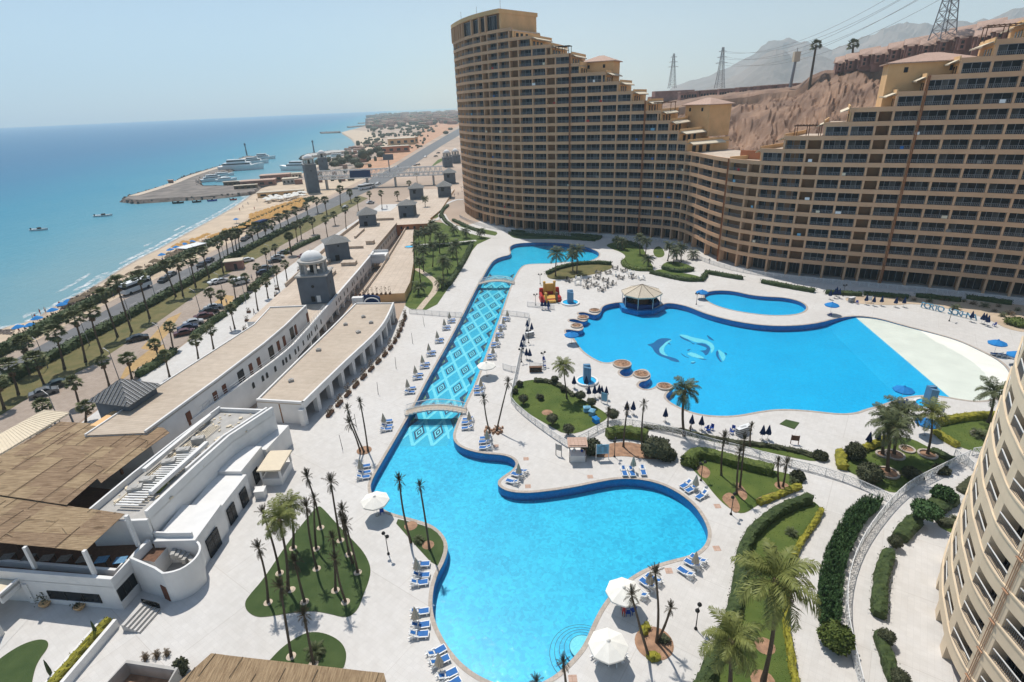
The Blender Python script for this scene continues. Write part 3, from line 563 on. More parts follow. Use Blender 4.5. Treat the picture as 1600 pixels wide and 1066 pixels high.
# ---- lawns and planting beds in the deck
LAWNS = {
 'L1': ('turf', [(497, 789), (507, 797), (520, 812), (537, 830), (555, 848), (570, 865), (580, 887), (577, 907), (567, 932), (560, 952), (547, 964), (535, 965), (517, 960), (490, 955), (455, 958), (420, 964), (400, 965), (385, 955), (382, 942), (390, 930), (412, 905), (437, 867), (462, 832), (480, 810)]),
 'L2': ('turf', [(418, 1036), (440, 1012), (470, 992), (490, 987), (512, 991), (532, 1002), (541, 1017), (541, 1032), (535, 1050), (450, 1060), (400, 1055)]),
 'L3': ('turf', [(48, 1080), (54, 1047), (62, 1030), (76, 1012), (75, 1001), (60, 999), (35, 1007), (10, 1022), (-20, 1045), (-40, 1090)]),
 'L4': ('turf', [(611, 809), (655, 819), (680, 829), (692, 844), (694, 858), (689, 874), (682, 888), (645, 848)]),
 'L5': ('grass', [(797, 617), (800, 607), (812, 597), (835, 593), (860, 595), (875, 602), (895, 617), (915, 627), (940, 641), (952, 651), (940, 661), (890, 683), (855, 664), (817, 641), (799, 627)]),
 'L6': ('grass', [(1000, 664), (1060, 670), (1100, 680), (1150, 690), (1200, 694), (1240, 700), (1283, 710), (1281, 723), (1240, 716), (1180, 702), (1120, 692), (1060, 678), (1010, 668)]),
 'L7': ('grass', [(1072, 722), (1078, 710), (1100, 707), (1150, 722), (1207, 735), (1250, 745), (1256, 755), (1249, 762), (1185, 788), (1160, 806), (1135, 792), (1118, 775), (1100, 752), (1083, 735)]),
 'L8': ('grass', [(1265, 779), (1285, 795), (1280, 812), (1265, 832), (1251, 852), (1242, 870), (1236, 890), (1231, 925), (1228, 975), (1234, 1012), (1242, 1065), (1250, 1100), (1070, 1100), (1094, 1070), (1110, 1032), (1130, 997), (1145, 950), (1152, 912), (1155, 880), (1162, 850), (1185, 822), (1210, 803)]),
 'L10': ('grass', [(1307, 711), (1311, 707), (1322, 707), (1347, 704), (1388, 685), (1420, 683), (1456, 702), (1495, 721), (1478, 728), (1442, 745), (1416, 760), (1396, 774), (1356, 752), (1334, 741), (1309, 730)]),
 'L11': ('grass', [(1456, 672), (1460, 662), (1487, 657), (1525, 652), (1560, 652), (1620, 660), (1620, 720), (1525, 707), (1497, 698), (1472, 685)]),
 'L13': ('grass', [(945, 383), (962, 378), (985, 378), (1002, 384), (1009, 396), (1015, 409), (1024, 421), (992, 421), (974, 414), (971, 407), (979, 401), (970, 394), (955, 389)]),
 'L14': ('grass', [(1019, 391), (1030, 383), (1039, 394), (1037, 402), (1024, 403)]),
 'L15': ('grass', [(1032, 415), (1045, 408), (1065, 410), (1085, 418), (1080, 425), (1060, 427), (1040, 423)]),
 'L16': ('grass', [(1014, 426), (1032, 420), (1062, 426), (1090, 431), (1101, 437), (1095, 441), (1075, 440), (1045, 433)]),
 'L17': ('drygrass', [(853, 431), (860, 424), (887, 416), (925, 412), (957, 413), (958, 419), (940, 426), (912, 432), (885, 437), (860, 437)]),
 'L18': ('grass', [(632, 484), (636, 460), (640, 441), (645, 366), (650, 342), (700, 350), (775, 361), (778, 367), (757, 377), (742, 384), (725, 416), (700, 451), (677, 485)]),
 'L19': ('grass', [(650, 340), (666, 325), (686, 325), (688, 339), (670, 343)]),
 'L20': ('turf', [(792, 362), (820, 359), (900, 364), (945, 371), (930, 378), (880, 374), (820, 374), (800, 372)]),
 'S1': ('soil', [(920, 712), (932, 697), (975, 690), (1003, 695), (1040, 702), (1058, 716), (1012, 719), (975, 712), (940, 716)]),
 'S2': ('sand', [(1318, 463), (1420, 462), (1500, 468), (1600, 477), (1660, 486), (1650, 520), (1585, 520), (1540, 497), (1500, 485), (1425, 474), (1400, 478), (1325, 474)]),
 'H1': ('grass', [(1497, 762), (1510, 752), (1528, 745), (1522, 770), (1510, 775)]),
 'H2': ('grass', [(1461, 819), (1475, 810), (1500, 812), (1500, 838), (1480, 831)]),
}
LW = {}
for k, (mk, px) in LAWNS.items():
 pl = smooth(poly(px), True, 2 if k not in ('L18', 'L4') else 1); LW[k] = pl
 mb = MB(); mb.prism(pl, -.02, .045, 0, 1)
 struct('lawn' if mk not in ('soil', 'sand') else 'planting_bed', mb.mesh('lawn', [M[mk], M['coping']]))
# blades of turf standing a little proud on the near lawns
def tufts(keys, n, h, m, name, seed):
 rr = random.Random(seed); mb = MB()
 for k in keys:
  pl = LW[k]; xs = [p.x for p in pl]; ys = [p.y for p in pl]; c = 0; t = 0
  N = int(abs(area(pl)) * n)
  while c < N and t < N * 6:
   t += 1; x, y = rr.uniform(min(xs), max(xs)), rr.uniform(min(ys), max(ys))
   if not inside((x, y), pl): continue
   c += 1; a = rr.uniform(0, pi); hh = h * rr.uniform(.5, 1.3); w = .05
   mb.add([(x - w * cos(a), y - w * sin(a), .04), (x + w * cos(a), y + w * sin(a), .04), (x + rr.uniform(-.06, .06), y + rr.uniform(-.06, .06), .04 + hh)], [(0, 1, 2)])
 o = struct(name, mb.mesh(name, m), 'stuff')
tufts(['L5', 'L7', 'L8', 'L10', 'L11', 'L18', 'L13'], 5, .09, M['grass'], 'grass_blades', 11)
tufts(['L1', 'L2', 'L4'], 7, .04, M['turf'], 'turf_blades', 12)
for px in ([(1125, 778), (1140, 768), (1150, 778), (1158, 795), (1150, 804), (1138, 792)], [(1087, 730), (1100, 727), (1112, 738), (1104, 750), (1092, 742)], [(1178, 782), (1190, 776), (1212, 768), (1220, 772), (1190, 786)], [(1148, 752), (1158, 757), (1170, 775), (1162, 785), (1152, 770)]):
 mb = MB(); mb.sheet([smooth(poly(px), True, 2)], .052); struct('bare_soil', mb.mesh('bare_soil', M['soil']))
# garden paths
def path(px, w, m='path', z=.055):
 c = smooth(poly(px), False, 2); mb = MB(); a, b = offset(c, w / 2), offset(c, -w / 2); n = len(c)
 mb.add([(p.x, p.y, z) for p in a] + [(p.x, p.y, z) for p in b], [(n + i, n + i + 1, i + 1, i) for i in range(n - 1)])
 struct('garden_path', mb.mesh('garden_path', M[m]))
path([(650, 420), (668, 430), (680, 440), (682, 448), (677, 459), (668, 468), (655, 484)], 1.7)
path([(646, 383), (690, 382), (744, 376)], 2.2, 'prom')
path([(645, 352), (690, 343), (688, 330), (694, 320), (712, 312), (724, 312)], 2.0, 'prom')
path([(690, 335), (697, 348), (715, 356), (745, 366), (780, 372)], 3.5, 'deck')
# ---- hill behind the hotel, far mountains
def hill():
 cols = [960, 1030, 1100, 1170, 1236, 1252, 1275, 1310, 1350, 1420, 1500, 1620, 1750]
 crest = [182, 170, 153, 144, 136, 119, 109, 107, 104, 96, 80, 62, 40]
 dist = [430, 430, 425, 420, 418, 412, 405, 400, 396, 386, 372, 350, 335]
 foot = [300, 285, 265, 240, 225, 222, 215, 208, 203, 198, 190, 190, 190]
 def lerp(x, ys):
  for i in range(len(cols) - 1):
   if cols[i] <= x <= cols[i + 1]: t = (x - cols[i]) / (cols[i + 1] - cols[i]); return ys[i] * (1 - t) + ys[i + 1] * t
  return ys[-1]
 from mathutils import noise
 NX, NY = 240, 80; vs = []
 for j in range(NY):
  v = j / (NY - 1)
  for i in range(NX):
   px = 960 + (1750 - 960) * i / (NX - 1); d0, d1 = lerp(px, foot), lerp(px, dist); pc = GD(px, lerp(px, crest), d1)
   if v < .7:
    t = v / .7; d = d0 * (1 - t) + d1 * t; h = pc.z * (t ** 1.25 * .62 + .38 * (1 - (1 - t) ** 2.2))
   else:
    t = (v - .7) / .3; d = d1 + t * 260; h = pc.z + 2.5 * t
   p = GD(px, 200, d); q = Vector((p.x * .02, p.y * .02, 3)); k = min(1, v * 6) * (1 if v < .66 else .18)
   gully = -6.5 * abs(noise.noise(Vector((px * .035 + v * 5, v * 3.5, 1)))) - 3.0 * abs(noise.noise(Vector((px * .11 + v * 9, v * 9, 4)))) + 1.6 * noise.noise(Vector((px * .3, v * 16, 7)))
   h += k * (gully + 4.0 * noise.fractal(q, 1.0, 2.0, 5) + 1.2 * noise.noise(q * 7)) 
   vs.append((p.x + k * 1.5 * noise.noise(q * 3), p.y, max(h, -.5)))
 mb = MB(); mb.add(vs, [(j * NX + i, j * NX + i + 1, (j + 1) * NX + i + 1, (j + 1) * NX + i) for j in range(NY - 1) for i in range(NX - 1)])
 struct('hillside', mb.mesh('hillside', M['rock']))
 rr = random.Random(9); mb = MB()        # loose boulders at the foot of the cut
 for _ in range(160):
  px = rr.uniform(1090, 1420); t = rr.uniform(.02, .5) ** 1.4; i = int((px - 960) / 790 * (NX - 1)); j = int(t * (NY - 1)); v = vs[j * NX + i]; s = rr.uniform(.5, 1.8) * (1 - t)
  mb.box((v[0], v[1], v[2] + s * .2), (s, s * rr.uniform(.6, 1.2), s * .8), 0, rr.uniform(0, 3), taper=rr.uniform(.4, .8))
 struct('boulders', mb.mesh('boulders', M['rock']), 'stuff')
hill()
def mountain(prof, dist, seed):
 from mathutils import noise
 vs = []; n = 160; x0, x1 = prof[0][0], prof[-1][0]; ROWS = 22
 def lerp(x):
  for a, b in zip(prof, prof[1:]):
   if a[0] <= x <= b[0]: t = (x - a[0]) / (b[0] - a[0]); return a[1] * (1 - t) + b[1] * t
  return prof[-1][1]
 for j in range(ROWS):
  v = j / (ROWS - 1)
  for i in range(n):
   px = x0 + (x1 - x0) * i / (n - 1); c = GD(px, lerp(px), dist); d = dist - dist * .22 * (1 - v); p = GD(px, 200, d)
   edge = min(1, i / 6, (n - 1 - i) / 6)
   q = Vector((p.x * .0025, p.y * .0025, seed)); h = c.z * v ** 1.15 * edge
   h *= 1 + (.05 * noise.fractal(q * 6, 1, 2, 4) if v == 1 else .30 * noise.fractal(q * 3, 1.0, 2.0, 5) * (1 - v * .7))
   vs.append((p.x, p.y, h - 2))
 mb = MB(); mb.add(vs, [(j * n + i, j * n + i + 1, (j + 1) * n + i + 1, (j + 1) * n + i) for j in range(ROWS - 1) for i in range(n - 1)])
 for i in range(n): b = vs[(ROWS - 1) * n + i]; mb.v.append((b[0] * 1.15, b[1] * 1.15, -2))
 o = len(vs); mb.f += [((ROWS - 1) * n + i, (ROWS - 1) * n + i + 1, o + i + 1, o + i) for i in range(n - 1)]; mb.m += [0] * (n - 1)
 struct('mountain', mb.mesh('mountain', M['mount']))
mountain([(1080, 146), (1110, 132), (1150, 112), (1165, 100), (1182, 84), (1196, 77), (1209, 79), (1222, 90), (1236, 89), (1255, 86), (1275, 91), (1300, 100), (1340, 98), (1390, 85), (1450, 92), (1520, 95)], 3600, 1)
mountain([(1020, 146), (1060, 130), (1100, 118), (1130, 104), (1160, 88), (1182, 66), (1205, 61), (1240, 66), (1280, 78), (1310, 66), (1345, 48), (1375, 40), (1420, 40), (1450, 36), (1500, 34), (1530, 20), (1560, 14), (1600, 2), (1660, -10), (1720, 10)], 4800, 4)
# ---- sea air
mb = MB(); bm_ = mb.box((0, 0, 450 - 2.6), (18600, 18600, 900))
hm = bpy.data.materials.new('sea_haze'); hm.use_nodes = True; hn = hm.node_tree; hn.nodes.remove(hn.nodes['Principled BSDF'])
pv = hn.nodes.new('ShaderNodeVolumePrincipled'); pv.inputs['Color'].default_value = (.77, .935, 1.0, 1); pv.inputs['Density'].default_value = .00016; pv.inputs['Anisotropy'].default_value = .25
hn.links.new(pv.outputs[0], hn.nodes['Material Output'].inputs['Volume'])
struct('haze', mb.mesh('haze', hm), 'stuff')
# ================================================================== CURVED HOTEL
FH, ZB = 3.1, 4.1
def curve_from(pts, step=.5): return resample(smooth(pts, False, 3), step)
class Curve:
 def __init__(s, pts):
  s.p = pts; s.L = [0.0]
  for a, b in zip(pts, pts[1:]): s.L.append(s.L[-1] + (b - a).length)
  s.len = s.L[-1]
 def at(s, t):
  t = min(max(t, 0), s.len - 1e-6)
  import bisect
  i = min(bisect.bisect_right(s.L, t) - 1, len(s.p) - 2); f = (t - s.L[i]) / (s.L[i + 1] - s.L[i])
  d = (s.p[i + 1] - s.p[i]).normalized(); i0, i1 = max(i - 2, 0), min(i + 3, len(s.p) - 1)
  d = (s.p[i1] - s.p[i0]).normalized()
  return s.p[i].lerp(s.p[i + 1], f), d
 def pt(s, t, off=0.0):           # off > 0 towards the pool side (right of travel)
  p, d = s.at(t); return p + Vector((d.y, -d.x)) * off
 def rng(s, a, b, off=0.0, step=1.5):
  n = max(1, int(math.ceil((b - a) / step))); return [s.pt(a + (b - a) * i / n, off) for i in range(n + 1)]
 def find(s, px, z, lo=0.0, hi=None, py=None):      # arc length where the face at height z shows at photo column px
  hi = s.len if hi is None else hi; best = None; n = 900
  for i in range(n + 1):
   t = lo + (hi - lo) * i / n; p = s.pt(t); q = proj((p.x, p.y, z)); e = abs(q[0] - px)
   if best is None or e < best[0]: best = (e, t)
  return best[1]
g0 = [G(x, y).to_2d() for x, y in ((727, 332.5), (742, 342.5), (765, 350.5), (800, 357.5), (840, 361), (890, 363.5), (940, 366), (985, 368.5), (1020, 371.5), (1045, 374), (1064, 378), (1080, 386), (1097, 396.5), (1118, 407), (1142, 415), (1170, 421), (1210, 427.5), (1260, 433), (1320, 438.5), (1381, 443.5), (1440, 449), (1500, 455), (1560, 462), (1600, 467), (1700, 480), (1800, 494), (1920, 512))]
# the round end turns away behind the left-hand edge
e0 = g0[0]; dd = (g0[0] - g0[1]).normalized(); ang = atan2(dd.y, dd.x); ex = []; p = e0.copy()
for i in range(7):
 ang -= radians(13); p = p + Vector((cos(ang), sin(ang))) * 3.6; ex.insert(0, p.copy())
HC = Curve(curve_from(ex + g0))
def zk(k): return ZB + FH * k
def pier_s(l, k): return [HC.find(x, zk(k)) for x in l]
base_s = HC.find(735, zk(8.5), 34, 75)
PS = [base_s - d for d in (27, 23, 19, 15, 12.7, 8.7, 6.4, 3.2)] + [base_s]
for l, k in (([748.5, 759.7, 769, 784, 801, 814, 834, 854.5, 868.5, 890, 914.7, 938, 961.6, 983, 1004.7, 1025, 1043, 1058], 8.5), ([1070, 1080, 1093, 1115, 1139, 1168.5, 1188], 7.5), ([1222.5, 1257, 1281, 1319, 1357, 1381], 8.5), ([1431, 1476, 1522, 1570, 1618, 1666], 10.5)):
 lo = PS[-1] if PS else 0
 for x in l: PS.append(HC.find(x, zk(k), max(0, PS[-1] + .5), min(HC.len, PS[-1] + 16)))
while PS[-1] < HC.len - 6: PS.append(PS[-1] + 5.2)
NARROW = set()
for a in (759.7, 801, 854.5): NARROW.add(min(range(len(PS) - 1), key=lambda i: abs(PS[i] - HC.find(a, zk(8.5), 36))))
for a, k in ((1168.5, 7.5), (1257, 8.5), (1357, 8.5)): NARROW.add(min(range(len(PS) - 1), key=lambda i: abs(PS[i] - HC.find(a, zk(k), 60))))
NARROW.add(4); NARROW.add(6)
PIPE_S = [HC.find(890, zk(8.5)), HC.find(1004.7, zk(8.5)), HC.find(1139, zk(7.5)), HC.find(1431, zk(10.5))]
SPLIT = PIPE_S[2]
S0 = PS[0]; S1 = PS[-1]
# where each storey of the stepped profile ends (photo column of the step), left wing then right wing
ENDL = {k: SPLIT for k in range(0, 9)}
for k, x in zip(range(9, 24), (1073, 1061, 1047, 1033, 1011, 989, 968, 946, 905, 892, 861, 828, 800, 780, 779)): ENDL[k] = HC.find(x, zk(k), 20, SPLIT)
KL = 21
STR = {k: SPLIT for k in range(0, 9)}
for k, x in ((9, 1188), (10, 1226), (11, 1288), (12, 1329), (13, 1403), (14, 1450), (15, 1502), (16, 1557), (17, 1606), (18, 1650)): STR[k] = HC.find(x, zk(k), SPLIT, HC.len)
KR = 18
# shared window bay meshes, 1 m wide by 1 m high, scaled to each bay
def bay_window(v):
 mb = MB(); n = (3, 4, 3)[v]
 for i in range(n):
  x = -.5 + (i + .5) / n; cur = (i + v) % 3 == 0
  mb.add([(x - .5 / n + .012, 0, .0), (x + .5 / n - .012, 0, .0), (x + .5 / n - .012, 0, 1), (x - .5 / n + .012, 0, 1)], [(0, 1, 2, 3)], 1 if cur and v != 2 else 0)
 for i in range(n + 1):
  x = -.5 + i / n; mb.box((x, -.02, .5), (.02, .06, 1), 2)
 mb.box((0, -.02, .985), (1, .06, .03), 2); mb.box((0, -.02, .02), (1, .06, .03), 2)
 return mb.mesh('bay_window', [M['glass'], M['glasslt'], M['steel']])
BW = [bay_window(i) for i in range(3)]
def bay_rail():
 mb = MB(); mb.box((0, 0, .93), (1, .05, .06)); mb.box((0, 0, .45), (1, .03, .03)); 
 for i in range(14): mb.box((-.5 + (i + .5) / 14, 0, .45), (.014, .025, .9))
 return mb.mesh('balcony_railing', M['steel'])
BR = bay_rail()
def place_bay(root, a, b, z0, z1, out_w, out_r, stuffW, stuffR, var, count, rail=True):
 for me, off, h, nm, st, zz in ((BW[var], out_w, z1 - z0, 'window', stuffW, z0), (BR, out_r, .95, 'balcony_railing', stuffR, z0 + .52)):
  if nm == 'balcony_railing' and not rail: continue
  p, q = HC.pt(a, off), HC.pt(b, off); w = (q - p).length; m = (p + q) / 2; rz = atan2(q.y - p.y, q.x - p.x)
  if count[nm] < 300:
   link(nm, me, root, (m.x, m.y, zz), rz, (w, 1, h)); count[nm] += 1
  else:
   T = Matrix.Translation((m.x, m.y, zz)) @ Matrix.Rotation(rz, 4, 'Z') @ Matrix.Diagonal((w, 1, h, 1))
   fs = [tuple(pp.vertices) for pp in me.polygons]; o = len(st.v); st.v += [tuple(T @ v.co) for v in me.vertices]
   st.f += [tuple(i + o for i in f) for f in fs]; st.m += [pp.material_index for pp in me.polygons]
def awning(root, s, k, side, depth, w=1.9, rise=.85, back=-.8):
 """sloping canvas awning along the stepped end wall of storey k"""
 p0, p1 = HC.pt(s, back), HC.pt(s, -depth); d = HC.at(s)[1] * side; z = zk(k) + .3
 q0, q1 = p0 + d * w, p1 + d * w; mb = MB()
 a, b, c, e = (p0.x, p0.y, z), (p1.x, p1.y, z), (q1.x, q1.y, z - rise), (q0.x, q0.y, z - rise)
 up = Vector((0, 0, .06)); V = [Vector(v) for v in (a, b, c, e)]
 vs = V + [v + up for v in V] + [V[2] - Vector((0, 0, .25)), V[3] - Vector((0, 0, .25))]
 mb.add(vs, [(0, 1, 2, 3), (7, 6, 5, 4), (4, 5, 1, 0), (5, 6, 2, 1), (6, 7, 3, 2), (7, 4, 0, 3), (2, 3, 9, 8), (3, 2, 8, 9)])
 mb.add([V[3], V[0], V[0] - Vector((0, 0, .3))], [(0, 1, 2), (2, 1, 0)])
 link('awning', mb.mesh('awning', M['cream']), root)
DEPTH = 18.0
def wing(name, label, rngs, KT, side):
 """rngs: storey -> (s start, s end); storey k stands on band k and under band k+1"""
 root = thing(name, label, 'hotel'); cnt = {'window': 0, 'balcony_railing': 0}; sw, sr = MB(), MB(); rr = random.Random(len(name))
 for k in range(0, KT + 1):
  a, b = rngs[k]
  mb = MB(); mb.wall(HC.rng(a, b, .14), .5, zk(k) - .50, zk(k) + .52); link('floor_band', mb.mesh('floor_band', M['facade']), root)
  fr, bk = HC.rng(a, b, -.1, 3), HC.rng(a, b, -DEPTH, 3); mb = MB(); mb.prism(fr + bk[::-1], zk(k) - .5, zk(k) - .08, 0, 0, True)
  link('floor_slab', mb.mesh('floor_slab', M['terrace'] if k >= 8 else M['recess']), root)
  # living storey above this band
  if k < KT: 
   a2, b2 = rngs[k + 1]; lo, hi = max(a, a2), min(b, b2); z0, z1 = zk(k) - .08, zk(k + 1) - .5
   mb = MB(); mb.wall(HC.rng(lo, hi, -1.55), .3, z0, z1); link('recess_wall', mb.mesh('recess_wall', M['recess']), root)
   mb = MB(); p, q, r, t = HC.pt(hi if side > 0 else lo, -.4), HC.pt(hi if side > 0 else lo, -DEPTH), HC.pt((hi - .35) if side > 0 else lo + .35, -DEPTH), HC.pt((hi - .35) if side > 0 else lo + .35, -.4)
   mb.prism([p, q, r, t], z0, z1, 0); link('end_wall', mb.mesh('end_wall', M['facade2']), root)
   mb = MB(); mb.wall(HC.rng(lo, hi, -DEPTH, 4), .3, z0, z1); link('back_wall', mb.mesh('back_wall', M['facade2']), root)
   stepped = k >= 8
   if stepped:     # doors in the end wall and a canvas awning over the terrace
    s_e = hi if side > 0 else lo
    for off in (-3.2, -6.0, -9.2):
     m = HC.pt(s_e, off); d = HC.at(s_e)[1]; mb = MB(); mb.box((m.x + d.x * side * .03, m.y + d.y * side * .03, z0 + 1.1), (1.5, .1, 2.1), 0, atan2(d.x, -d.y))
     link('terrace_door', mb.mesh('terrace_door', M['glass']), root)
    if rr.random() < .92: awning(root, s_e, k + 1, side, DEPTH - rr.uniform(1, 4), rr.uniform(1.5, 2.1))
    e_b = b if side > 0 else a
    if abs(e_b - s_e) > 1.2:
     pa, pb = HC.pt(e_b, -.3), HC.pt(e_b, -DEPTH); mb = MB(); mb.wall([pa, pb] if side > 0 else [pb, pa], -.25, zk(k) - .1, zk(k) + .95); link('terrace_parapet', mb.mesh('terrace_parapet', M['facade2']), root)
   for i in range(len(PS) - 1):
    pa, pb = PS[i] + .28, PS[i + 1] - .28
    if pb < lo + .8 or pa > hi - .8: continue
    pa, pb = max(pa, lo + .3), min(pb, hi - .3)
    if i in NARROW: continue
    top_step = stepped and min(abs(pb - hi), abs(pa - lo)) < 6
    off = -.15 if top_step and rr.random() < .7 else -1.5
    place_bay(root, pa, pb, zk(k) - .06, zk(k + 1) - .52, off, .06, sw, sr, rr.choice((0, 0, 1, 2, 2)), cnt)
 for i, s in enumerate(PS):      # cross walls between the bays run the full height of the face
  top = max([k for k in range(KT + 1) if rngs[k][0] - .05 <= s <= rngs[k][1] + .05], default=-1)
  if top < 0 : continue
  p, q = HC.pt(s, .02), HC.pt(s, -1.6); d = HC.at(s)[1] * .24; mb = MB()
  mb.prism([p - d, p + d, q + d, q - d], 0, zk(top) - .3, 0); link('pier', mb.mesh('pier', M['facade']), root)
 for s in PIPE_S:
  top = max([k for k in range(KT + 1) if rngs[k][0] - .05 <= s <= rngs[k][1] + .05], default=-1)
  if top < 0 or (abs(s - SPLIT) < .01 and side > 0): continue
  mb = MB()
  for o in (-.16, .16): p = HC.pt(s + o, .22); mb.tube([(p.x, p.y, 0), (p.x, p.y, zk(top) + .45)], .11, 6)
  link('drain_pipe', mb.mesh('drain_pipe', M['terracotta']), root)
 # ground storey: recessed dark glass between columns
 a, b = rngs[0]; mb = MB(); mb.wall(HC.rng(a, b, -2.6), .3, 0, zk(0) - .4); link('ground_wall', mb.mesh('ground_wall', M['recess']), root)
 for i in range(len(PS) - 1):
  if PS[i] < a - .1 or PS[i + 1] > b + .1: continue
  p, q = HC.pt(PS[i] + .5, -2.55), HC.pt(PS[i + 1] - .5, -2.55); m = (p + q) / 2; link('shop_window', BW[2], root, (m.x, m.y, .15), atan2(q.y - p.y, q.x - p.x), ((q - p).length, 1, 2.9))
 for nm, st, ms in (('window', sw, [M['glass'], M['glasslt'], M['steel']]), ('balcony_railing', sr, [M['steel']])):
  if st.v: link(nm, st.mesh(nm, ms), root)['kind'] = 'stuff'
 return root
RL = {k: (S0, ENDL[k]) for k in range(0, KL + 1)}
RR = {k: (STR[k], S1) for k in range(0, KR + 1)}
hotel_l = wing('terraced_hotel', 'tall curved sand coloured hotel tower stepping down to the right', RL, KL, 1)
hotel_r = wing('terraced_hotel', 'curved sand coloured hotel wing stepping up to the right edge', RR, KR, -1)
# double-height crown of the tower
zt = zk(KL) + .5; ec = ENDL[22]; mb = MB()
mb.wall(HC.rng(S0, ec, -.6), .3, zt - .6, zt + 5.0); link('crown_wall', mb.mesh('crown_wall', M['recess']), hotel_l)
for i in range(len(PS) - 1):
 if PS[i + 1] < ec + .6:
  p, q = HC.pt(PS[i] + .35, -.45), HC.pt(PS[i + 1] - .35, -.45); m = (p + q) / 2; link('crown_window', BW[1], hotel_l, (m.x, m.y, zt - .1), atan2(q.y - p.y, q.x - p.x), ((q - p).length, 1, 4.6))
  p = HC.pt(PS[i], .1); d = HC.at(PS[i])[1]; mb = MB(); mb.box((p.x, p.y, zt + 2.3), (.6, .9, 5.2), 0, atan2(d.y, d.x)); link('crown_fin', mb.mesh('crown_fin', M['facade']), hotel_l)
mb = MB(); mb.prism(HC.rng(S0, ec + .4, .5, 2) + HC.rng(S0, ec + .4, -DEPTH - 2, 2)[::-1], zt + 4.9, zt + 6.2, 0, 0, True); link('crown_roof', mb.mesh('crown_roof', M['facade2']), hotel_l)
mb = MB(); p, q, r, t = HC.pt(ec + .2, -.3), HC.pt(ec + .2, -DEPTH - 1.5), HC.pt(ec - .3, -DEPTH - 1.5), HC.pt(ec - .3, -.3); mb.prism([p, q, r, t], zt - .6, zt + 4.9); link('crown_end_wall', mb.mesh('crown_end_wall', M['facade2']), hotel_l)
for s_, o_ in ((.16, -4), (.45, -7), (.8, -9)):
 p = HC.pt(S0 + (ec - S0) * s_, o_); mb = MB(); mb.tube([(p.x, p.y, zt + 6), (p.x, p.y, zt + 11)], .06, 4); link('antenna', mb.mesh('antenna', M['steel']), hotel_l)
# hip-roofed lift houses rising behind the steps
def lift_house(root, s, dist, w, d, apex_px, wall_h, wall='facade2'):
 p = GD(*apex_px, dist); t = HC.at(s)[1]; rz = atan2(t.y, t.x); za = zat(p.x, p.y, *apex_px); ze = za - 2.0; mb = MB()
 mb.box((0, 0, (ze + ze - wall_h) / 2), (w, d, wall_h)); 
 for x in (-.3, .2): mb.box((w * x, -d / 2 - .03, ze - 1.6), (.8, .08, 1.1), 1)
 h = link('lift_house', mb.mesh('lift_house', [M[wall], M['glass']]), root, (p.x, p.y, 0), rz); e = .9
 mb = MB(); W, D = w / 2 + e, d / 2 + e; vs = [(-W, -D, ze), (W, -D, ze), (W, D, ze), (-W, D, ze), (-w * .08, 0, za), (w * .08, 0, za)]
 mb.add(vs, [(0, 1, 5, 4), (1, 2, 5), (2, 3, 4, 5), (3, 0, 4), (3, 2, 1, 0)]); mb.box((0, 0, ze - .12), (2 * W - .05, 2 * D - .05, .2))
 link('hip_roof', mb.mesh('hip_roof', M['pinkroof']), root, (p.x, p.y, 0), rz)
lift_house(hotel_l, HC.find(945, zk(16)), 219, 11.0, 9.5, (940, 87), 11)
lift_house(hotel_l, HC.find(1075, zk(11)), 214, 11.5, 9.5, (1108, 152.5), 10)
lift_house(hotel_r, HC.find(1440, zk(14)), 177, 17.5, 12, (1457, 82), 10)
# timber pergolas on the terraces
def pergola(root, s, off, z, w, d, h, m='wood'):
 p = HC.pt(s, off); t = HC.at(s)[1]; mb = MB()
 for x in (-.5, 0, .5):
  for y in (-.5, .5): mb.box((x * w, y * d, h / 2), (.16, .16, h))
 for y in (-.5, .5): mb.box((0, y * d, h + .08), (w + .6, .16, .2))
 for i in range(9): mb.box((-.5 * w + w * i / 8, 0, h + .22), (.1, d + .5, .14))
 link('pergola', mb.mesh('pergola', M[m]), root, (p.x, p.y, z), atan2(t.y, t.x))
pergola(hotel_l, HC.find(878, zk(18)), -2.2, zk(18) + .1, 4.5, 3, 2.6, 'black')
pergola(hotel_l, HC.find(1022, zk(13)), -6, zk(12) + .1, 9, 5, 2.6)
pergola(hotel_r, HC.find(1258, zk(10)), -3, zk(10) + .1, 5.5, 4, 2.6)
pergola(hotel_r, HC.find(1580, zk(17)), -3.5, zk(16) + .1, 7, 5, 3.0)
# planted roof terrace over the low saddle between the wings
mb = MB(); s_m = SPLIT + 4; p = HC.pt(s_m, -7); t = HC.at(s_m)[1]; mb.box((0, 0, 1.1), (11, .3, 2.3)); mb.box((5.2, -2.5, .6), (.3, 5, 1.2)); link('terrace_screen', mb.mesh('terrace_screen', M['orange']), hotel_r, (p.x, p.y, zk(8)), atan2(t.y, t.x) + .25)
# green hoarding and sunlit ledges at the convex turn
# ================================================================== NEAR CREAM BLOCK AT THE RIGHT EDGE
def G2(x, y): return Vector((x, y))
nb = smooth([G2(47.0, 45.6), G2(44.6, 43.2), G2(42.5, 41.2), G2(40.6, 38.9), G2(38.8, 36.4), G2(37.4, 34.0), G2(36.4, 32.3), G2(35.75, 30.5), G2(35.4, 28.9), G2(35.15, 27), G2(35.0, 25), G2(35.1, 22), G2(35.5, 19), G2(36.4, 15), G2(38, 10)], False, 2)
NC = Curve(resample(nb, .25)); NFH = 3.1; NZ = 2.25
def nz(k): return NZ + NFH * k
near = thing('curved_apartment_block', 'pale cream balconied apartment block cut by the right edge', 'building')
sp = NC.find(1547, 7.9, 5, NC.len); BAYS = [sp]
while BAYS[0] > .5: BAYS.insert(0, BAYS[0] - 4.3)
for i in range(4): BAYS.append(BAYS[-1] + 4.6)
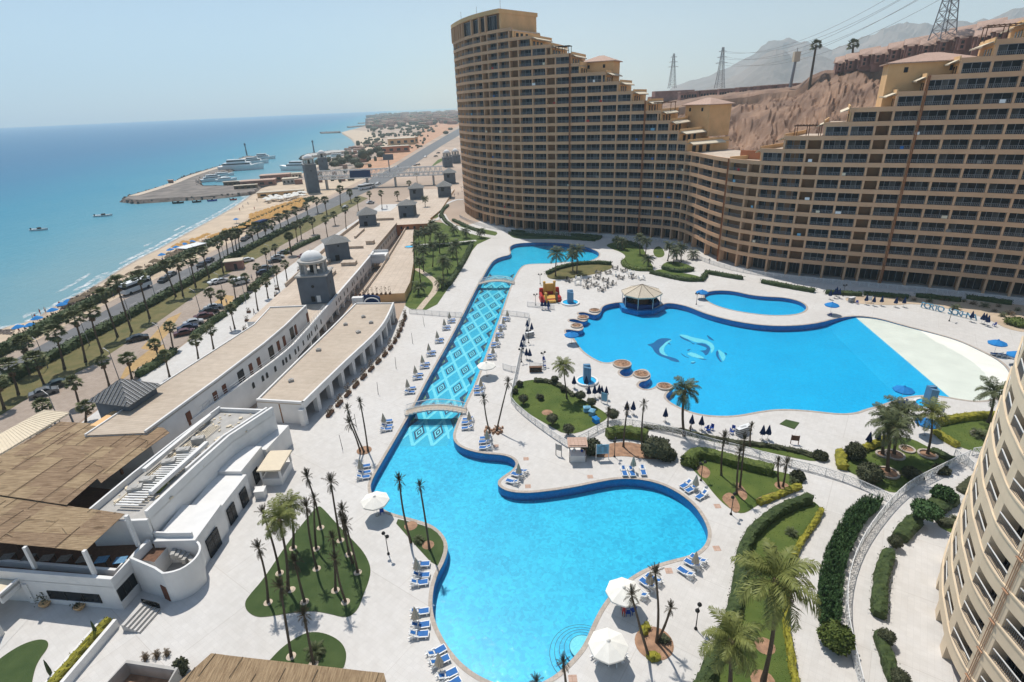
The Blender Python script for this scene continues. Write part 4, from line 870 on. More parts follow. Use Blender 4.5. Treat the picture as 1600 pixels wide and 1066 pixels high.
def near_rail(L):
 mb = MB(); mb.box((0, 0, .98), (L, .07, .07), 1); n = int(L / .16)
 for i in range(n): mb.box((-L / 2 + (i + .5) * L / n, 0, .5), (.025, .025, .9), 0)
 mb.box((0, 0, .08), (L, .04, .04), 0); return mb.mesh('balcony_railing', [M['steel'], M['whitemetal']])
def near_window(L, h, v):
 mb = MB(); n = 4
 for i in range(n):
  x = -L / 2 + (i + .5) * L / n; mb.add([(x - L / n / 2, 0, 0), (x + L / n / 2, 0, 0), (x + L / n / 2, 0, h), (x - L / n / 2, 0, h)], [(0, 1, 2, 3)], 1 if (i + v) % 4 == 0 else 0)
  mb.box((x - L / n / 2, -.04, h / 2), (.07, .09, h), 2)
 mb.box((L / 2, -.04, h / 2), (.07, .09, h), 2); mb.box((0, -.04, h - .03), (L, .09, .06), 2); mb.box((0, -.04, .03), (L, .09, .06), 2); mb.box((0, -.04, h * .72), (L, .07, .05), 2)
 return mb.mesh('window', [M['glass'], M['glasslt'], M['steel']])
NR = near_rail(3.1); NW = [near_window(2.9, 2.05, v) for v in range(3)]
rr = random.Random(4)
for k in range(-1, 15):
 z = nz(k)
 if k >= 0:
  mb = MB(); mb.wall(NC.rng(0, NC.len, .0, .7), .35, z - .72, z + .52); link('balcony_band', mb.mesh('balcony_band', M['nearwall']), near)
  mb = MB(); mb.wall(NC.rng(0, NC.len, .07, .7), .2, z + .44, z + .58); link('band_coping', mb.mesh('band_coping', M['nearwall']), near)
  mb = MB(); mb.prism(NC.rng(0, NC.len, -.3, 1.5) + NC.rng(0, NC.len, -9, 1.5)[::-1], z - .4, z - .1, 0, 0, True); link('floor_slab', mb.mesh('floor_slab', M['nearwall']), near)
 if k == 14: continue
 z0, z1 = (z - .1 if k >= 0 else 0), nz(k + 1) - .72
 mb = MB(); mb.wall(NC.rng(0, NC.len, -1.5, 1), .3, z0, z1); link('recess_wall', mb.mesh('recess_wall', M['facade2'] if k >= 0 else M['orange']), near)
 for i in range(len(BAYS) - 1):
  a, b = BAYS[i], BAYS[i + 1]
  if b < .4: continue
  m, d = NC.at((a + b) / 2); rz = atan2(d.y, d.x); nrm = Vector((d.y, -d.x))
  w = m - nrm * 1.42; 
  if k >= 0 or i % 2: link('window', rr.choice(NW), near, (w.x, w.y, z0 + .1), rz, (1, 1, 1 if k >= 0 else .45))
  if k >= 0: r_ = m - nrm * .12; link('balcony_railing', NR, near, (r_.x, r_.y, z + .5), rz)
 for s in BAYS:
  if s < .2: continue
  p, d = NC.at(s); nrm = Vector((d.y, -d.x)); q = p - nrm * .85; 
  mb = MB(); mb.box((q.x, q.y, (z0 + z1) / 2), (1.3, 1.6, z1 - z0), 0, atan2(d.y, d.x)); link('pier', mb.mesh('pier', M['nearwall']), near)
p, d = NC.at(sp)
for o in (-.18, .0, .18):
 q = NC.pt(sp + o, .06); mb = MB(); mb.tube([(q.x, q.y, 0), (q.x, q.y, nz(14))], .028, 6); link('drain_pipe', mb.mesh('drain_pipe', M['palepipe']), near)
for k in range(0, 15):
 q = NC.pt(sp, .12); mb = MB(); mb.box((q.x, q.y, nz(k) + .3), (.6, .1, .1), 0, atan2(d.y, d.x)); link('pipe_bracket', mb.mesh('pipe_bracket', M['palepipe']), near)
rr = random.Random(31); tm = {c: MB().box((0, 0, .45), (1, .03, .8)).mesh('towel', M[c]) for c in ('plastic', 'bluepad', 'red', 'cream', 'grayfurn', 'paleblue')}
for _ in range(60):     # washing and towels hung over the rails
 root, rg, KT = (hotel_l, RL, KL) if rr.random() < .55 else (hotel_r, RR, KR); k = rr.randrange(0, KT - 3); a, b = rg[k + 1]; s = rr.uniform(max(a, 34), b - 2); p, d = HC.at(s); q = HC.pt(s, .12); link('towel', tm[rr.choice(list(tm))], root, (q.x, q.y, zk(k) + .55), atan2(d.y, d.x), (rr.uniform(.5, 1.3), 1, rr.uniform(.7, 1)))
# ================================================================== SEASIDE BUILDINGS
V2 = lambda x, y: Vector((x, y))
def facing(a, b): return atan2(b[1] - a[1], b[0] - a[0])
# ---- upper white building with the peach roof
U = thing('promenade_building', 'long white building with brown doors and a peach tiled roof beside the promenade', 'building')
uf = [V2(-49.3, 63), V2(-46.8, 78), V2(-44.9, 91.6), V2(-44.2, 99.9), V2(-43.9, 112)]; ub = [V2(-51.9, 112), V2(-51.2, 102), V2(-55.2, 79), V2(-57.6, 63)]
mb = MB(); mb.prism(uf + ub, 0, 7.25); link('wall', mb.mesh('wall', M['white']), U)
mb = MB(); mb.prism(uf + ub, 7.26, 7.42, 0); link('roof', mb.mesh('roof', M['peach']), U)
mb = MB(); mb.wall(uf, .3, 7.2, 7.75); mb.wall([ub[0], ub[1], ub[2], ub[3]], .22, 7.2, 7.6); mb.wall([uf[-1], ub[0]], .25, 7.2, 7.7); link('parapet', mb.mesh('parapet', M['white']), U)
def on_line(pl, p):
 best = None
 for a, b in zip(pl, pl[1:]):
  d = b - a; t = max(0, min(1, (p - a).dot(d) / d.length_squared)); q = a + d * t; e = (q - p).length
  if best is None or e < best[0]: best = (e, q, d.normalized())
 return best[1], best[2]
def panel(w, h, t=.1): 
 mb = MB(); mb.box((0, 0, h / 2), (w, t, h)); return mb
dmesh = panel(.95, 2.1, .12).mesh('door', M['door']); 
for x, y in ((284, 654), (326, 622), (342, 611), (384, 578), (396, 568), (430, 542), (441, 534), (465, 516), (481, 497)):
 q, d = on_line(uf, G(x, y, 5).to_2d()); n = V2(d.y, -d.x); link('door', dmesh, U, (q.x + n.x * .03, q.y + n.y * .03, 4.05), atan2(d.y, d.x))
for x, y in ((364, 590), (413, 552), (455, 522)):      # recessed entrances with red flowers
 q, d = on_line(uf, G(x, y, 5).to_2d()); n = V2(d.y, -d.x); mb = panel(1.7, 2.3, .1); link('entrance', mb.mesh('entrance', M['glass']), U, (q.x + n.x * .03, q.y + n.y * .03, 4.05), atan2(d.y, d.x))
# ---- lower white wall with slit windows under a railed walkway
W = thing('walkway_wall', 'white wall of small arched windows under a railed walkway', 'wall')
wl = [V2(-49.0, 66), V2(-46.9, 75), V2(-44.3, 85), V2(-42.6, 93), V2(-41.9, 99.5), V2(-42.0, 124), V2(-41.9, 160), V2(-42.4, 172)]
wl = smooth(wl, False, 1)
mb = MB(); mb.wall(wl, .5, 1.9, 4.75); link('upper_wall', mb.mesh('upper_wall', M['white']), W)
near_part = [p for p in wl if p.y < 101]; mb = MB(); mb.wall(near_part, .5, 0, 1.9); link('lower_wall', mb.mesh('lower_wall', M['white']), W)
fp = [p for p in wl if p.y > 98]; mb = MB(); mb.wall(offset(fp, 3.0), .3, 0, 4); link('arcade_back', mb.mesh('arcade_back', M['recess']), W)
for p in resample(fp, 5.2): mb = MB(); mb.box((p.x - .35, p.y, .95), (.6, .6, 1.9)); link('arcade_pier', mb.mesh('arcade_pier', M['white']), W)
mb = MB(); mb.prism(offset(wl, .45) + [V2(-50, 172), V2(-47, 112), V2(-46, 100), V2(-50, 66)][0:1] + [V2(-47.5, 112), V2(-47, 92), V2(-52, 66)], 3.85, 4.0, 0, 0, True); link('walkway', mb.mesh('walkway', M['terrace']), W)
rail = [p for p in offset(wl, .25) if p.y < 128]; mb = MB()
for p in resample(rail, 1.5): mb.box((p.x, p.y, 5.15), (.05, .05, .9))
for z in (5.2, 5.6): mb.tube([(p.x, p.y, z) for p in rail], .035, 4)
link('railing', mb.mesh('railing', M['whitemetal']), W)
mb = MB(); n = 8; vs = [(-.22, 0, 0), (.22, 0, 0), (.22, 0, .55)] + [(.22 * cos(a * pi / 6), 0, .55 + .22 * sin(a * pi / 6)) for a in range(1, 6)] + [(-.22, 0, .55)]
mb.add(vs, [tuple(range(len(vs)))]); mb.add([(x * 1.25, .01, z * 1.1 - .05) for x, y, z in vs], [tuple(range(len(vs)))], 1); slit = mb.mesh('slit_window', [M['black'], M['grayblue']])
for x, y in ((402, 603), (415, 592), (421, 587), (433, 577), (446, 567), (451, 563), (456, 558), (466, 550), (472, 545), (480, 536), (487, 528), (490, 525), (494, 521), (499, 514), (502, 511), (506, 503), (527, 474), (533, 469), (535, 466), (541, 459), (546, 453), (551, 444), (553, 441), (558, 435), (563, 428), (567, 423)):
 q, d = on_line(wl, G(x, y, 3.2).to_2d()); nn = V2(d.y, -d.x); link('slit_window', slit, W, (q.x + nn.x * .03, q.y + nn.y * .03, 2.75), atan2(d.y, d.x), (1.25, 1, 1.35))
# ---- pavilion with the curved colonnade
P = thing('colonnade_pavilion', 'low white restaurant pavilion with a peach roof and open bays facing the pool deck', 'building')
pf = smooth([V2(-33.2, 75.6), V2(-31.6, 84), V2(-29.9, 92.7), V2(-28.0, 101), V2(-27.0, 108), V2(-27.0, 115), V2(-27.3, 122)], False, 2); pb = [V2(-36.6, 123), V2(-38, 108), V2(-39.7, 93), V2(-41.3, 77.2)]
mb = MB(); mb.prism(offset(pf, .4) + pb, 3.55, 3.72, 0, 0, True); link('roof', mb.mesh('roof', M['peach']), P)
mb = MB(); mb.wall(pf, .35, 2.9, 4.1); link('fascia', mb.mesh('fascia', M['white']), P)
mb = MB(); mb.wall([pb[0], pb[1], pb[2], pb[3]], .3, 0, 4.0); mb.wall([pf[-1], pb[0]], .3, 0, 4.0); link('back_wall', mb.mesh('back_wall', M['white']), P)
mb = MB(); mb.wall([pb[3], pf[0]], .35, 0, 4.1); link('end_wall', mb.mesh('end_wall', M['white']), P)
inner = offset(pf, 4.2); mb = MB(); mb.wall(inner, .2, 0, 3.5); link('inner_wall', mb.mesh('inner_wall', M['recess']), P)
for p in resample(pf, 4.45): mb = MB(); q, d = on_line(pf, p); mb.box((p.x - .45, p.y, 1.45), (.8, 1.0, 2.9), 0, atan2(d.y, d.x) + pi / 2); link('pier', mb.mesh('pier', M['white']), P)
for (x, y), z in (((568, 496), 3.75), ((580, 505), 3.75), ((560, 520), 3.75), ((498, 548), 3.75), ((455, 596), 3.75), ((540, 508), 3.75)):
 q = G(x, y, z); mb = MB(); mb.box((0, 0, .2), (.9, .6, .4)); mb.box((0, .1, .45), (.5, .3, .1)); link('roof_vent', mb.mesh('roof_vent', M['concrete']), P, q, random.uniform(0, 1))
# ---- far shopping terraces
T = thing('terrace_mall', 'long shopping terrace with peach paved roofs round an open courtyard', 'building')
def block(nm, pl, z0, z1, m, top=None):
 mb = MB(); mb.prism(pl, z0, z1, 1, 0); link(nm, mb.mesh(nm, [M[m], M[top or m]]), T)
block('sea_side_block', [V2(-58, 113), V2(-44.1, 113), V2(-43.0, 128), V2(-42.6, 172), V2(-43.0, 214), V2(-42, 246), V2(-58.5, 246), V2(-60, 190), V2(-58.5, 140)], 0, 4.02, 'white', 'terrace')
block('pool_side_block', [G(x, y, 2.3).to_2d() for x, y in ((568, 461), (632, 458), (641, 440), (646, 410), (645, 370), (648, 346), (642, 346), (618, 386), (596, 422))], 0, 2.3, 'facade2', 'terrace')
block('far_block', [V2(-42, 246), V2(-36, 222), V2(-31, 262), V2(-30, 330), V2(-52, 335), V2(-56, 246)], 0, .9, 'facade2', 'terrace')
block('courtyard_end', [V2(-43, 213), V2(-30.8, 213.5), V2(-30.5, 222), V2(-43, 246)], 0, 4.25, 'orange', 'terrace')
mb = MB(); mb.box((-40.4, 168, 3.2), (5, 6, 2.0)); mb.box((-40.4, 165.1, 4.5), (5, .2, .9)); mb.box((-40.4, 170.9, 4.5), (5, .2, .9)); link('court_bridge', mb.mesh('court_bridge', M['white']), T)
mb = MB(); mb.wall([G(x, y, 2.3).to_2d() for x, y in ((568, 461), (596, 422), (618, 386), (642, 346))], .25, 2.2, 3.1); mb.wall([V2(-43.0, 214), V2(-42.7, 172)], .25, 4.0, 5.0); link('parapet', mb.mesh('parapet', M['terrace']), T)
mb = MB(); mb.wall([V2(-58.4, 138), V2(-60, 190), V2(-58.4, 246)], .3, 4.0, 5.0); link('sea_parapet', mb.mesh('sea_parapet', M['terrace']), T)
for (x, y, w, d, h) in ((-53, 147, 9, 5, .8), (-56, 160, 5, 4, .9), (-47, 158, 4, 3, .9), (-50, 178, 5, .5, .7), (-46.5, 184, 2.5, 2.5, 1.1), (-54, 200, .5, 14, .7), (-50, 225, 8, .5, .8)):
 mb = MB(); mb.box((x, y, 4.05 + h / 2), (w, d, h)); mb.box((x, y, 4.05 + h + .04), (w + .2, d + .2, .08)); link('planter_wall', mb.mesh('planter_wall', M['terrace']), T)
mb = MB(); mb.lathe([(1.6, 4.31), (1.6, 4.5), (1.35, 4.5), (1.35, 4.42)], 20, 0, (-33.6, 184, -2)); mb.lathe([(1.34, 4.40), (1.34, 4.44)], 20, 1, (-33.6, 184, -2)); link('small_pool', mb.mesh('small_pool', [M['coping'], M['bigblue']]), T)
for y in range(126, 214, 4):        # slit windows along the courtyard walls
 for x, s in ((-42.55, 1),):
  if abs(y - 168) > 5: link('slit_window', slit, T, (x + .0, y, 2.2), pi / 2, (1.4, 1, 1.5))
for x in (-41, -38.5, -36, -33.5):
 for z in (.9, 2.6): link('slit_window', slit, T, (x, 212.95, z), 0, (1.5, 1, 1.2))
# curved black and white stage wall between the pavilion and the terrace
S = thing('stage_wall', 'curved navy and white amphitheatre wall behind the pavilion roof', 'wall')
cv = [V2(-35.5 + 4.6 * sin(a), 129.0 - 3.4 * (1 - cos(a)) - 2) for a in [(-.1 + i * 1.5 / 10) for i in range(11)]]
mb = MB(); mb.wall(cv[::-1], .4, 0, 4.6); link('dark_wall', mb.mesh('dark_wall', M['navy']), S)
mb = MB(); mb.prism([V2(-38, 125), V2(-35.4, 125), V2(-35.4, 126.4), V2(-38, 126.4)], 0, 4.5); link('white_block', mb.mesh('white_block', M['white']), S)
mb = MB(); mb.tube([(-33 + 1.7 * cos(a * pi / 10), 124, 3.6 + 1.1 * sin(a * pi / 10)) for a in range(11)], .14, 6); link('arch', mb.mesh('arch', M['white']), S)
# ---- domed clock tower near the promenade
def domed_tower(x, y, z0, w, ztop, rz, label, group, detail=True, k=1.0):
 t = thing('domed_tower', label, 'tower', (x, y, z0), rz, group); h = ztop - z0; mb = MB(); mb.box((0, 0, h / 2), (w, w, h)); link('shaft', mb.mesh('shaft', M['grayblue']), t)
 mb = MB(); mb.box((0, 0, h + .12), (w + .7, w + .7, .26)); mb.box((0, 0, h + .3), (w + .3, w + .3, .12)); link('cornice', mb.mesh('cornice', M['concrete']), t)
 r = w * .42; ch = w * .36; z = h + .36
 for i in range(8):
  a = (i + .5) * pi / 4; mb = MB(); mb.lathe([(w * .055, 0), (w * .05, ch), (w * .065, ch)], 8); link('column', mb.mesh('column', M['concrete']), t, (r * cos(a), r * sin(a), z))
 mb = MB(); mb.lathe([(r * .32, 0), (r * .32, ch)], 12); link('drum', mb.mesh('drum', M['black']), t, (0, 0, z))
 mb = MB(); mb.lathe([(r * .8, ch), (r * 1.14, ch), (r * 1.2, ch + w * .045), (r * 1.2, ch + w * .09), (r * 1.0, ch + w * .09)], 24); link('ring', mb.mesh('ring', M['concrete']), t, (0, 0, z))
 mb = MB(); R = r * .9; mb.lathe([(R * cos(a * pi / 16), ch + w * .09 + R * .82 * sin(a * pi / 16)) for a in range(9)], 24); mb.lathe([(.12, ch + w * .09 + R * .80), (.1, ch + w * .09 + R * .92), (0, ch + w * .09 + R)], 6); link('dome', mb.mesh('dome', M['white'], True), t, (0, 0, z))
 for s, px_ in ((0, 0), (1, 0)):
  for zz, rr_ in ((h * .78, w * .055),):
   mb = MB(); mb.lathe([(rr_, -.02), (rr_, .04)], 12); o = link('round_window', mb.mesh('round_window', M['black']), t, ((0, -w / 2, zz) if s == 0 else (w / 2, 0, zz)), rot=(pi / 2, 0, 0) if s == 0 else (pi / 2, 0, pi / 2))
 return t
cb = G(515, 474, 3.9); ct = zat(cb.x, cb.y, 509.5, 431)
t = domed_tower(cb.x - 3.35, cb.y + 3.0, 0, 6.7, ct, radians(4), 'grey square tower with a white dome on columns beside the promenade', None)
for x, z, w, h, m in ((-.4, 5.2, .9, 1.3, 'glass'), (.9, 5.0, .9, 1.6, 'whitemetal')): mb = panel(w, h); link('tower_door', mb.mesh('tower_door', M[m]), t, (x, -3.37, z - .6))
# ---- grey pavilions with pyramid roofs along the terrace
def pyramid(b0, b1, top_y, apex, label, z0=3.9, seam=False):
 p, q = G(*b0, z0), G(*b1, z0); m = (p + q) / 2; w = (q - p).length; ze = zat(m.x, m.y, (b0[0] + b1[0]) / 2, top_y); za = zat(m.x, m.y + w / 2, *apex)
 t = thing('pyramid_pavilion', label, 'pavilion', (m.x, m.y + w / 2, 0), atan2(q.y - p.y, q.x - p.x), 'grey pavilions along the promenade'); mb = MB(); mb.box((0, 0, ze / 2), (w, w, ze)); link('wall', mb.mesh('wall', M['grayblue']), t)
 mb = MB(); e = w / 2 + w * .12; mb.add([(-e, -e, ze - .15), (e, -e, ze - .15), (e, e, ze - .15), (-e, e, ze - .15), (0, 0, max(za, ze + .8))], [(0, 1, 4), (1, 2, 4), (2, 3, 4), (3, 0, 4), (3, 2, 1, 0)]); link('roof', mb.mesh('roof', M['slate']), t)
 mb = MB(); mb.lathe([(w * .05, -.02), (w * .05, .04)], 10); link('round_window', mb.mesh('round_window', M['black']), t, (0, -w / 2, ze - 1.1), rot=(pi / 2, 0, 0))
 mb = panel(w * .2, 1.9); link('door', mb.mesh('door', M['glass']), t, (-w * .12, -w / 2 - .02, 3.9)); 
 return t
pyramid((508, 411), (541, 406), 379, (523, 366), 'grey pavilion with pyramid roof just behind the domed tower')
pyramid((560, 355), (586, 353), 335, (571, 323), 'grey pavilion with pyramid roof left of the courtyard')
pyramid((624, 341), (648, 340), 320, (634, 311), 'grey pavilion with pyramid roof at the head of the courtyard')
pyramid((640, 309), (660, 308), 294, (649, 285), 'small grey pavilion with pyramid roof furthest to the left by the far road', z0=2)
pyramid((684, 305), (704, 304), 291, (692, 282), 'grey pavilion with pyramid roof beside the foot of the tower hotel', z0=2)
pyramid((693, 283), (711, 282), 270, (701, 262), 'farthest grey pavilion below the bridge end', z0=2)
# large slate pavilion near the left
t = thing('slate_pavilion', 'big dark pavilion with a striped grey hip roof near the reed roofs', 'pavilion')
ap = (190, 592); ez = 8.6; cs = [G(x, y, ez).to_2d() for x, y in ((136, 628), (200, 636), (253, 601))]; c4 = cs[0] + cs[2] - cs[1]; ce = (cs[0] + cs[2]) / 2; az = zat(ce.x, ce.y, *ap)
pts = cs + [c4]; mb = MB(); mb.add([(p.x, p.y, ez) for p in pts] + [(ce.x, ce.y, az)], [(0, 1, 4), (1, 2, 4), (2, 3, 4), (3, 0, 4), (3, 2, 1, 0)])
for i in range(4):      # standing seams
 a, b = pts[i], pts[(i + 1) % 4]
 for j in range(1, 11):
  f = j / 11; g_ = min(f, 1 - f) * 2; p = a.lerp(b, f); m2 = (a + b) / 2; apex = ce; q = p + (apex - m2) * g_
  ms = MB(); ms.bar((p.x, p.y, ez + .05), (q.x, q.y, ez + (az - ez) * g_ + .05), .12, .14); link('roof_seam', ms.mesh('roof_seam', M['steel']), t)
link('roof', mb.mesh('roof', [M['slate'], M['steel']]), t)
ins = [ce + (p - ce) * .82 for p in pts]; mb = MB(); mb.prism(ins, 0, ez - .02); link('wall', mb.mesh('wall', M['grayblue']), t)
mb = MB(); lowp = [G(x, y, 7.3).to_2d() for x, y in ((140, 664), (175, 667), (203, 647), (178, 640))]; mb.prism(lowp, 0, 7.2); link('annex', mb.mesh('annex', [M['facade2']]), t)
# long cream canopy at the far left
t = thing('long_canopy', 'long cream ribbed canopy at the left edge beside the parking lot', 'canopy')
cz = 4.2; cp = [G(x, y, cz).to_2d() for x, y in ((-40, 735), (0, 709), (108, 645), (68, 641), (0, 678), (-40, 700))]; mb = MB(); mb.prism(cp, cz - .25, cz, 0, 0, True)
a, b, c, d = cp[0], cp[2], cp[3], cp[5]
for i in range(31): f = i / 30; p, q = a.lerp(b, f), d.lerp(c, f); mb.bar((p.x, p.y, cz + .03), (q.x, q.y, cz + .03), .09, .08)
link('canopy_roof', mb.mesh('canopy_roof', M['cream']), t)
for p in resample([cp[0], cp[2]], 4) + resample([cp[5], cp[3]], 4): mb = MB(); mb.box((p.x, p.y, cz / 2 - .1), (.2, .2, cz - .2)); link('post', mb.mesh('post', M['grayblue']), t)
mb = MB(); mb.wall([cp[2], cp[0]], .2, 0, 2.6); link('side_wall', mb.mesh('side_wall', M['grayblue']), t)
# ---- long white restaurant block on the deck
B = thing('restaurant_block', 'long two step white restaurant block with shop fronts along the deck', 'building')
mz = 7.0; mf = [V2(-40.2, 47.6), V2(-39.1, 55.4), V2(-37.9, 62.2), V2(-34.9, 69.3)]
back = [V2(-43.4, 70.6), V2(-45.2, 62.5), V2(-46.5, 55.0), V2(-47.5, 47.6)]
mb = MB(); mb.prism(mf + back, 0, 5.9); link('main_wall', mb.mesh('main_wall', M['white']), B)
mb = MB(); mb.wall(mf, .35, 5.8, mz); mb.wall(offset(mf, 1.1)[1:], .3, 5.8, mz - .25); mb.wall([back[0], back[1], back[2], back[3]], .25, 5.8, 6.8); mb.wall([mf[-1], back[0]], .3, 5.8, 6.6); link('parapet', mb.mesh('parapet', M['white']), B)
mb = MB(); mb.prism(offset(mf, .3) + back, 5.91, 6.02); link('roof_deck', mb.mesh('roof_deck', M['concrete']), B)
lf = [V2(-35.1, 46.2), V2(-35.0, 52), V2(-34.6, 60), V2(-34.0, 67.5), V2(-33.6, 70)]
def step_box(nm, a, b, w, z): mb = MB(); n = V2((b - a).y, -(b - a).x).normalized(); mb.prism([a, b, b - n * w, a - n * w], 0, z); link(nm, mb.mesh(nm, M['white']), B)
step_box('front_bay', lf[0], V2(-35.0, 52.0), 4.6, 4.0); step_box('front_bay', V2(-35.3, 52.0), V2(-34.9, 58.4), 3.9, 3.4); step_box('front_bay', V2(-35.5, 58.4), V2(-35.1, 64), 3.4, 3.9); step_box('front_bay', V2(-34.6, 64), V2(-33.7, 70.2), 3.2, 3.3)
for (x, y, w, h, rzx) in ((-35.0, 48.7, 2.3, 2.5, 0), (-35.15, 53.6, 1.6, 2.3, 0), (-34.98, 56.6, 1.5, 2.3, 0), (-35.32, 61.2, 1.2, 2.1, 0)):
 mb = panel(w, h, .14); mb.box((0, 0, h / 2), (.07, .2, h), 1); mb.box((0, 0, h * .75), (w, .2, .06), 1); link('shop_front', mb.mesh('shop_front', [M['glass'], M['black']]), B, (x + .06, y, .05), radians(87))
for i in range(26):      # slatted pergola and clutter on the roof
 f = i / 25; a, b = V2(-44.9, 49.5).lerp(V2(-43.0, 60), f), V2(-42.2, 49.2).lerp(V2(-40.6, 60), f); mb = MB(); mb.bar((a.x, a.y, 6.6), (b.x, b.y, 6.6), .2, .1); link('roof_slat', mb.mesh('roof_slat', M['white']), B)
for a, b in ((V2(-41.9, 51), V2(-40.4, 61)), (V2(-45.3, 55.5), V2(-43.4, 68))): mb = MB(); mb.bar((a.x, a.y, 6.75), (b.x, b.y, 6.75), .5, .5); link('duct', mb.mesh('duct', M['white']), B)
rr = random.Random(2)
for i in range(5):
 p = V2(-44.3 + i * .55, 51.5 + i * 2.6 + rr.uniform(-.6, .6)); mb = MB(); mb.box((0, 0, .5), (1.5, .9, 1.0)); mb.lathe([(.38, 1.0), (.38, 1.06)], 10); link('air_unit', mb.mesh('air_unit', M['concrete']), B, (p.x, p.y, 6.0), rr.uniform(0, .4))
mb = MB()
for i in range(420): p = G(rr.uniform(180, 420), rr.uniform(640, 790), 6.1); s = rr.uniform(.1, .45); inside(p, mf + back) and mb.box((p.x, p.y, 6.03 + s * .2), (s, s * rr.uniform(.5, 1.5), s * .4), 0, rr.uniform(0, 3))
[mb.tube([(-45.6 + .35 * i, 50 + i * .3, 6.2), (-44.2 + .4 * i, 60 + i * .2, 6.2), (-42.6 + .3 * i, 66, 6.2)], .07, 5) for i in range(6)]
link('roof_debris', mb.mesh('roof_debris', M['cream']), B)['kind'] = 'stuff'
mb = MB(); mb.box((-42.2, 53.6, 6.05), (1.3, 3.4, .9)); mb.box((-42.4, 57.6, 6.05), (1.3, 2.6, .8)); link('tank', mb.mesh('tank', M['hedgelight']), B)
# small bar hut on the deck side
t = thing('snack_hut', 'small white snack hut with a cream slab roof beside the restaurant block', 'kiosk'); c = G(430, 752).to_2d(); c = V2(-32.9, 62.3)
mb = MB(); mb.prism([c + V2(-1.3, -2), c + V2(1.3, -2), c + V2(1.3, 2), c + V2(-1.3, 2)], 0, 1.15); link('counter', mb.mesh('counter', M['white']), t)
mb = MB(); mb.box((c.x, c.y, 2.6), (3.1, 4.6, .22)); link('hut_roof', mb.mesh('hut_roof', M['cream']), t)
for dx in (-1.25, 1.25):
 for dy in (-1.9, 1.9): mb = MB(); mb.box((c.x + dx, c.y + dy, 1.8), (.22, .22, 1.4)); link('post', mb.mesh('post', M['white']), t)
t2 = tag(link('service_box', MB().box((0, 0, .55), (1.2, 1.1, 1.1)).box((0, 0, 1.14), (1.3, 1.2, .08)).mesh('service_box', M['white']), None, (-33.6, 58.2, 0), .1), 'white service box left of the snack hut', 'box')
# ---- terrace restaurant with the big reed roofs
R = thing('terrace_restaurant', 'white terrace restaurant with a curved outside stair in the lower left', 'building')
pz = 4.15; fz = 3.1
A, Bx, C1, C2 = V2(-40.75, 41.05), V2(-62, 44.0), V2(-40.3, 44.9), V2(-39.9, 47.6)
mb = MB(); mb.prism([Bx, A, C1, C2, V2(-47.5, 47.6), V2(-47.5, 56), V2(-66, 60)], 0, fz, 1, 0); link('base', mb.mesh('base', [M['white'], M['wood']]), R)
mb = MB(); mb.wall([Bx, A, C1, V2(-40.0, 46.4)], .4, fz - .1, pz); link('parapet', mb.mesh('parapet', M['white']), R)
mb = MB(); mb.wall([V2(-61, 45.4), V2(-41.4, 42.5), V2(-41.1, 44)], .3, fz, pz - .3); link('planter_trough', mb.mesh('planter_trough', M['white']), R)
for nm, (x, y), w, h, z, rz in (('strip_window', (117, 932), 5.9, 1.15, .75, facing(Bx, A)), ('side_window', (209, 918), 2.2, 1.5, 1.1, facing(A, C1))):
 a, b = (Bx, A) if nm == 'strip_window' else (A, C1); q, d = on_line([a, b], G(x, y, z + h / 2).to_2d()); mb = panel(w, h, .12); mb.box((0, -.05, -.04), (w + .1, .2, .08), 1); 
 for i in range(4): mb.box((-w / 2 + w * i / 3, -.05, h / 2), (.06, .1, h), 2)
 n = V2(d.y, -d.x); link(nm, mb.mesh(nm, [M['glass'], M['white'], M['black']]), R, (q.x + n.x * .0, q.y + n.y * .0, z), rz)
for i, (bx, tx) in enumerate((((148, 897), (130, 861)), ((55, 887), (40, 854)), ((-40, 876), (-56, 846)), ((216, 852), (197, 806)))):
 p = G(*bx, pz); zt_ = zat(p.x, p.y, *tx); mb = MB(); mb.box((p.x, p.y, (pz + zt_) / 2 - .05), (.32, .32, zt_ - pz + .1)); link('post', mb.mesh('post', M['white']), R)
mb = MB(); mb.wall([V2(-46.5, 47.2), V2(-40.0, 47.2)], -.3, fz, 6.4); link('gable_wall', mb.mesh('gable_wall', M['white']), R); link('door', dmesh, R, (-40.6, 46.98, fz), 0)
# curved stair drum
sc_ = V2(-36.4, 44.3); ring = [sc_ + V2(2.7 * cos(a), 2.7 * sin(a)) for a in [radians(-100 + i * 13) for i in range(13)]]
bodyp = [C1 + V2(.05, -.9), V2(-39.6, 43.0)] + ring + [V2(-39.6, 46.9), C1 + V2(.05, 1.6)]
mb = MB(); mb.prism([V2(-40.2, 44.6), V2(-38.6, 44.2), V2(-38.4, 46.8), V2(-40.1, 47.0)], 0, fz, 1, 0); mb.prism([V2(-40.2, 43.4), V2(-37.2, 42.4), V2(-35, 42.6), V2(-34.2, 44.4), V2(-35.2, 46.4), V2(-38.5, 46.6)], 0, .9, 2, 0); link('stair_base', mb.mesh('stair_base', [M['white'], M['wood'], M['concrete']]), R)
mb = MB(); wl2 = [V2(-40.2, 43.3), V2(-37.2, 42.3)] + [sc_ + V2(2.55 * cos(a), 2.55 * sin(a)) for a in [radians(-85 + i * 12) for i in range(14)]]
n = len(wl2); tops = [4.7, 4.1] + [3.9 - .06 * i for i in range(4)] + [3.7] * (n - 6); q2 = offset(wl2, .22)
vs = [(p.x, p.y, 0 if i < 10 else 1.6) for i, p in enumerate(wl2)] + [(p.x, p.y, t_) for p, t_ in zip(wl2, tops)] + [(p.x, p.y, 0 if i < 10 else 1.6) for i, p in enumerate(q2)] + [(p.x, p.y, t_) for p, t_ in zip(q2, tops)]; fs = []
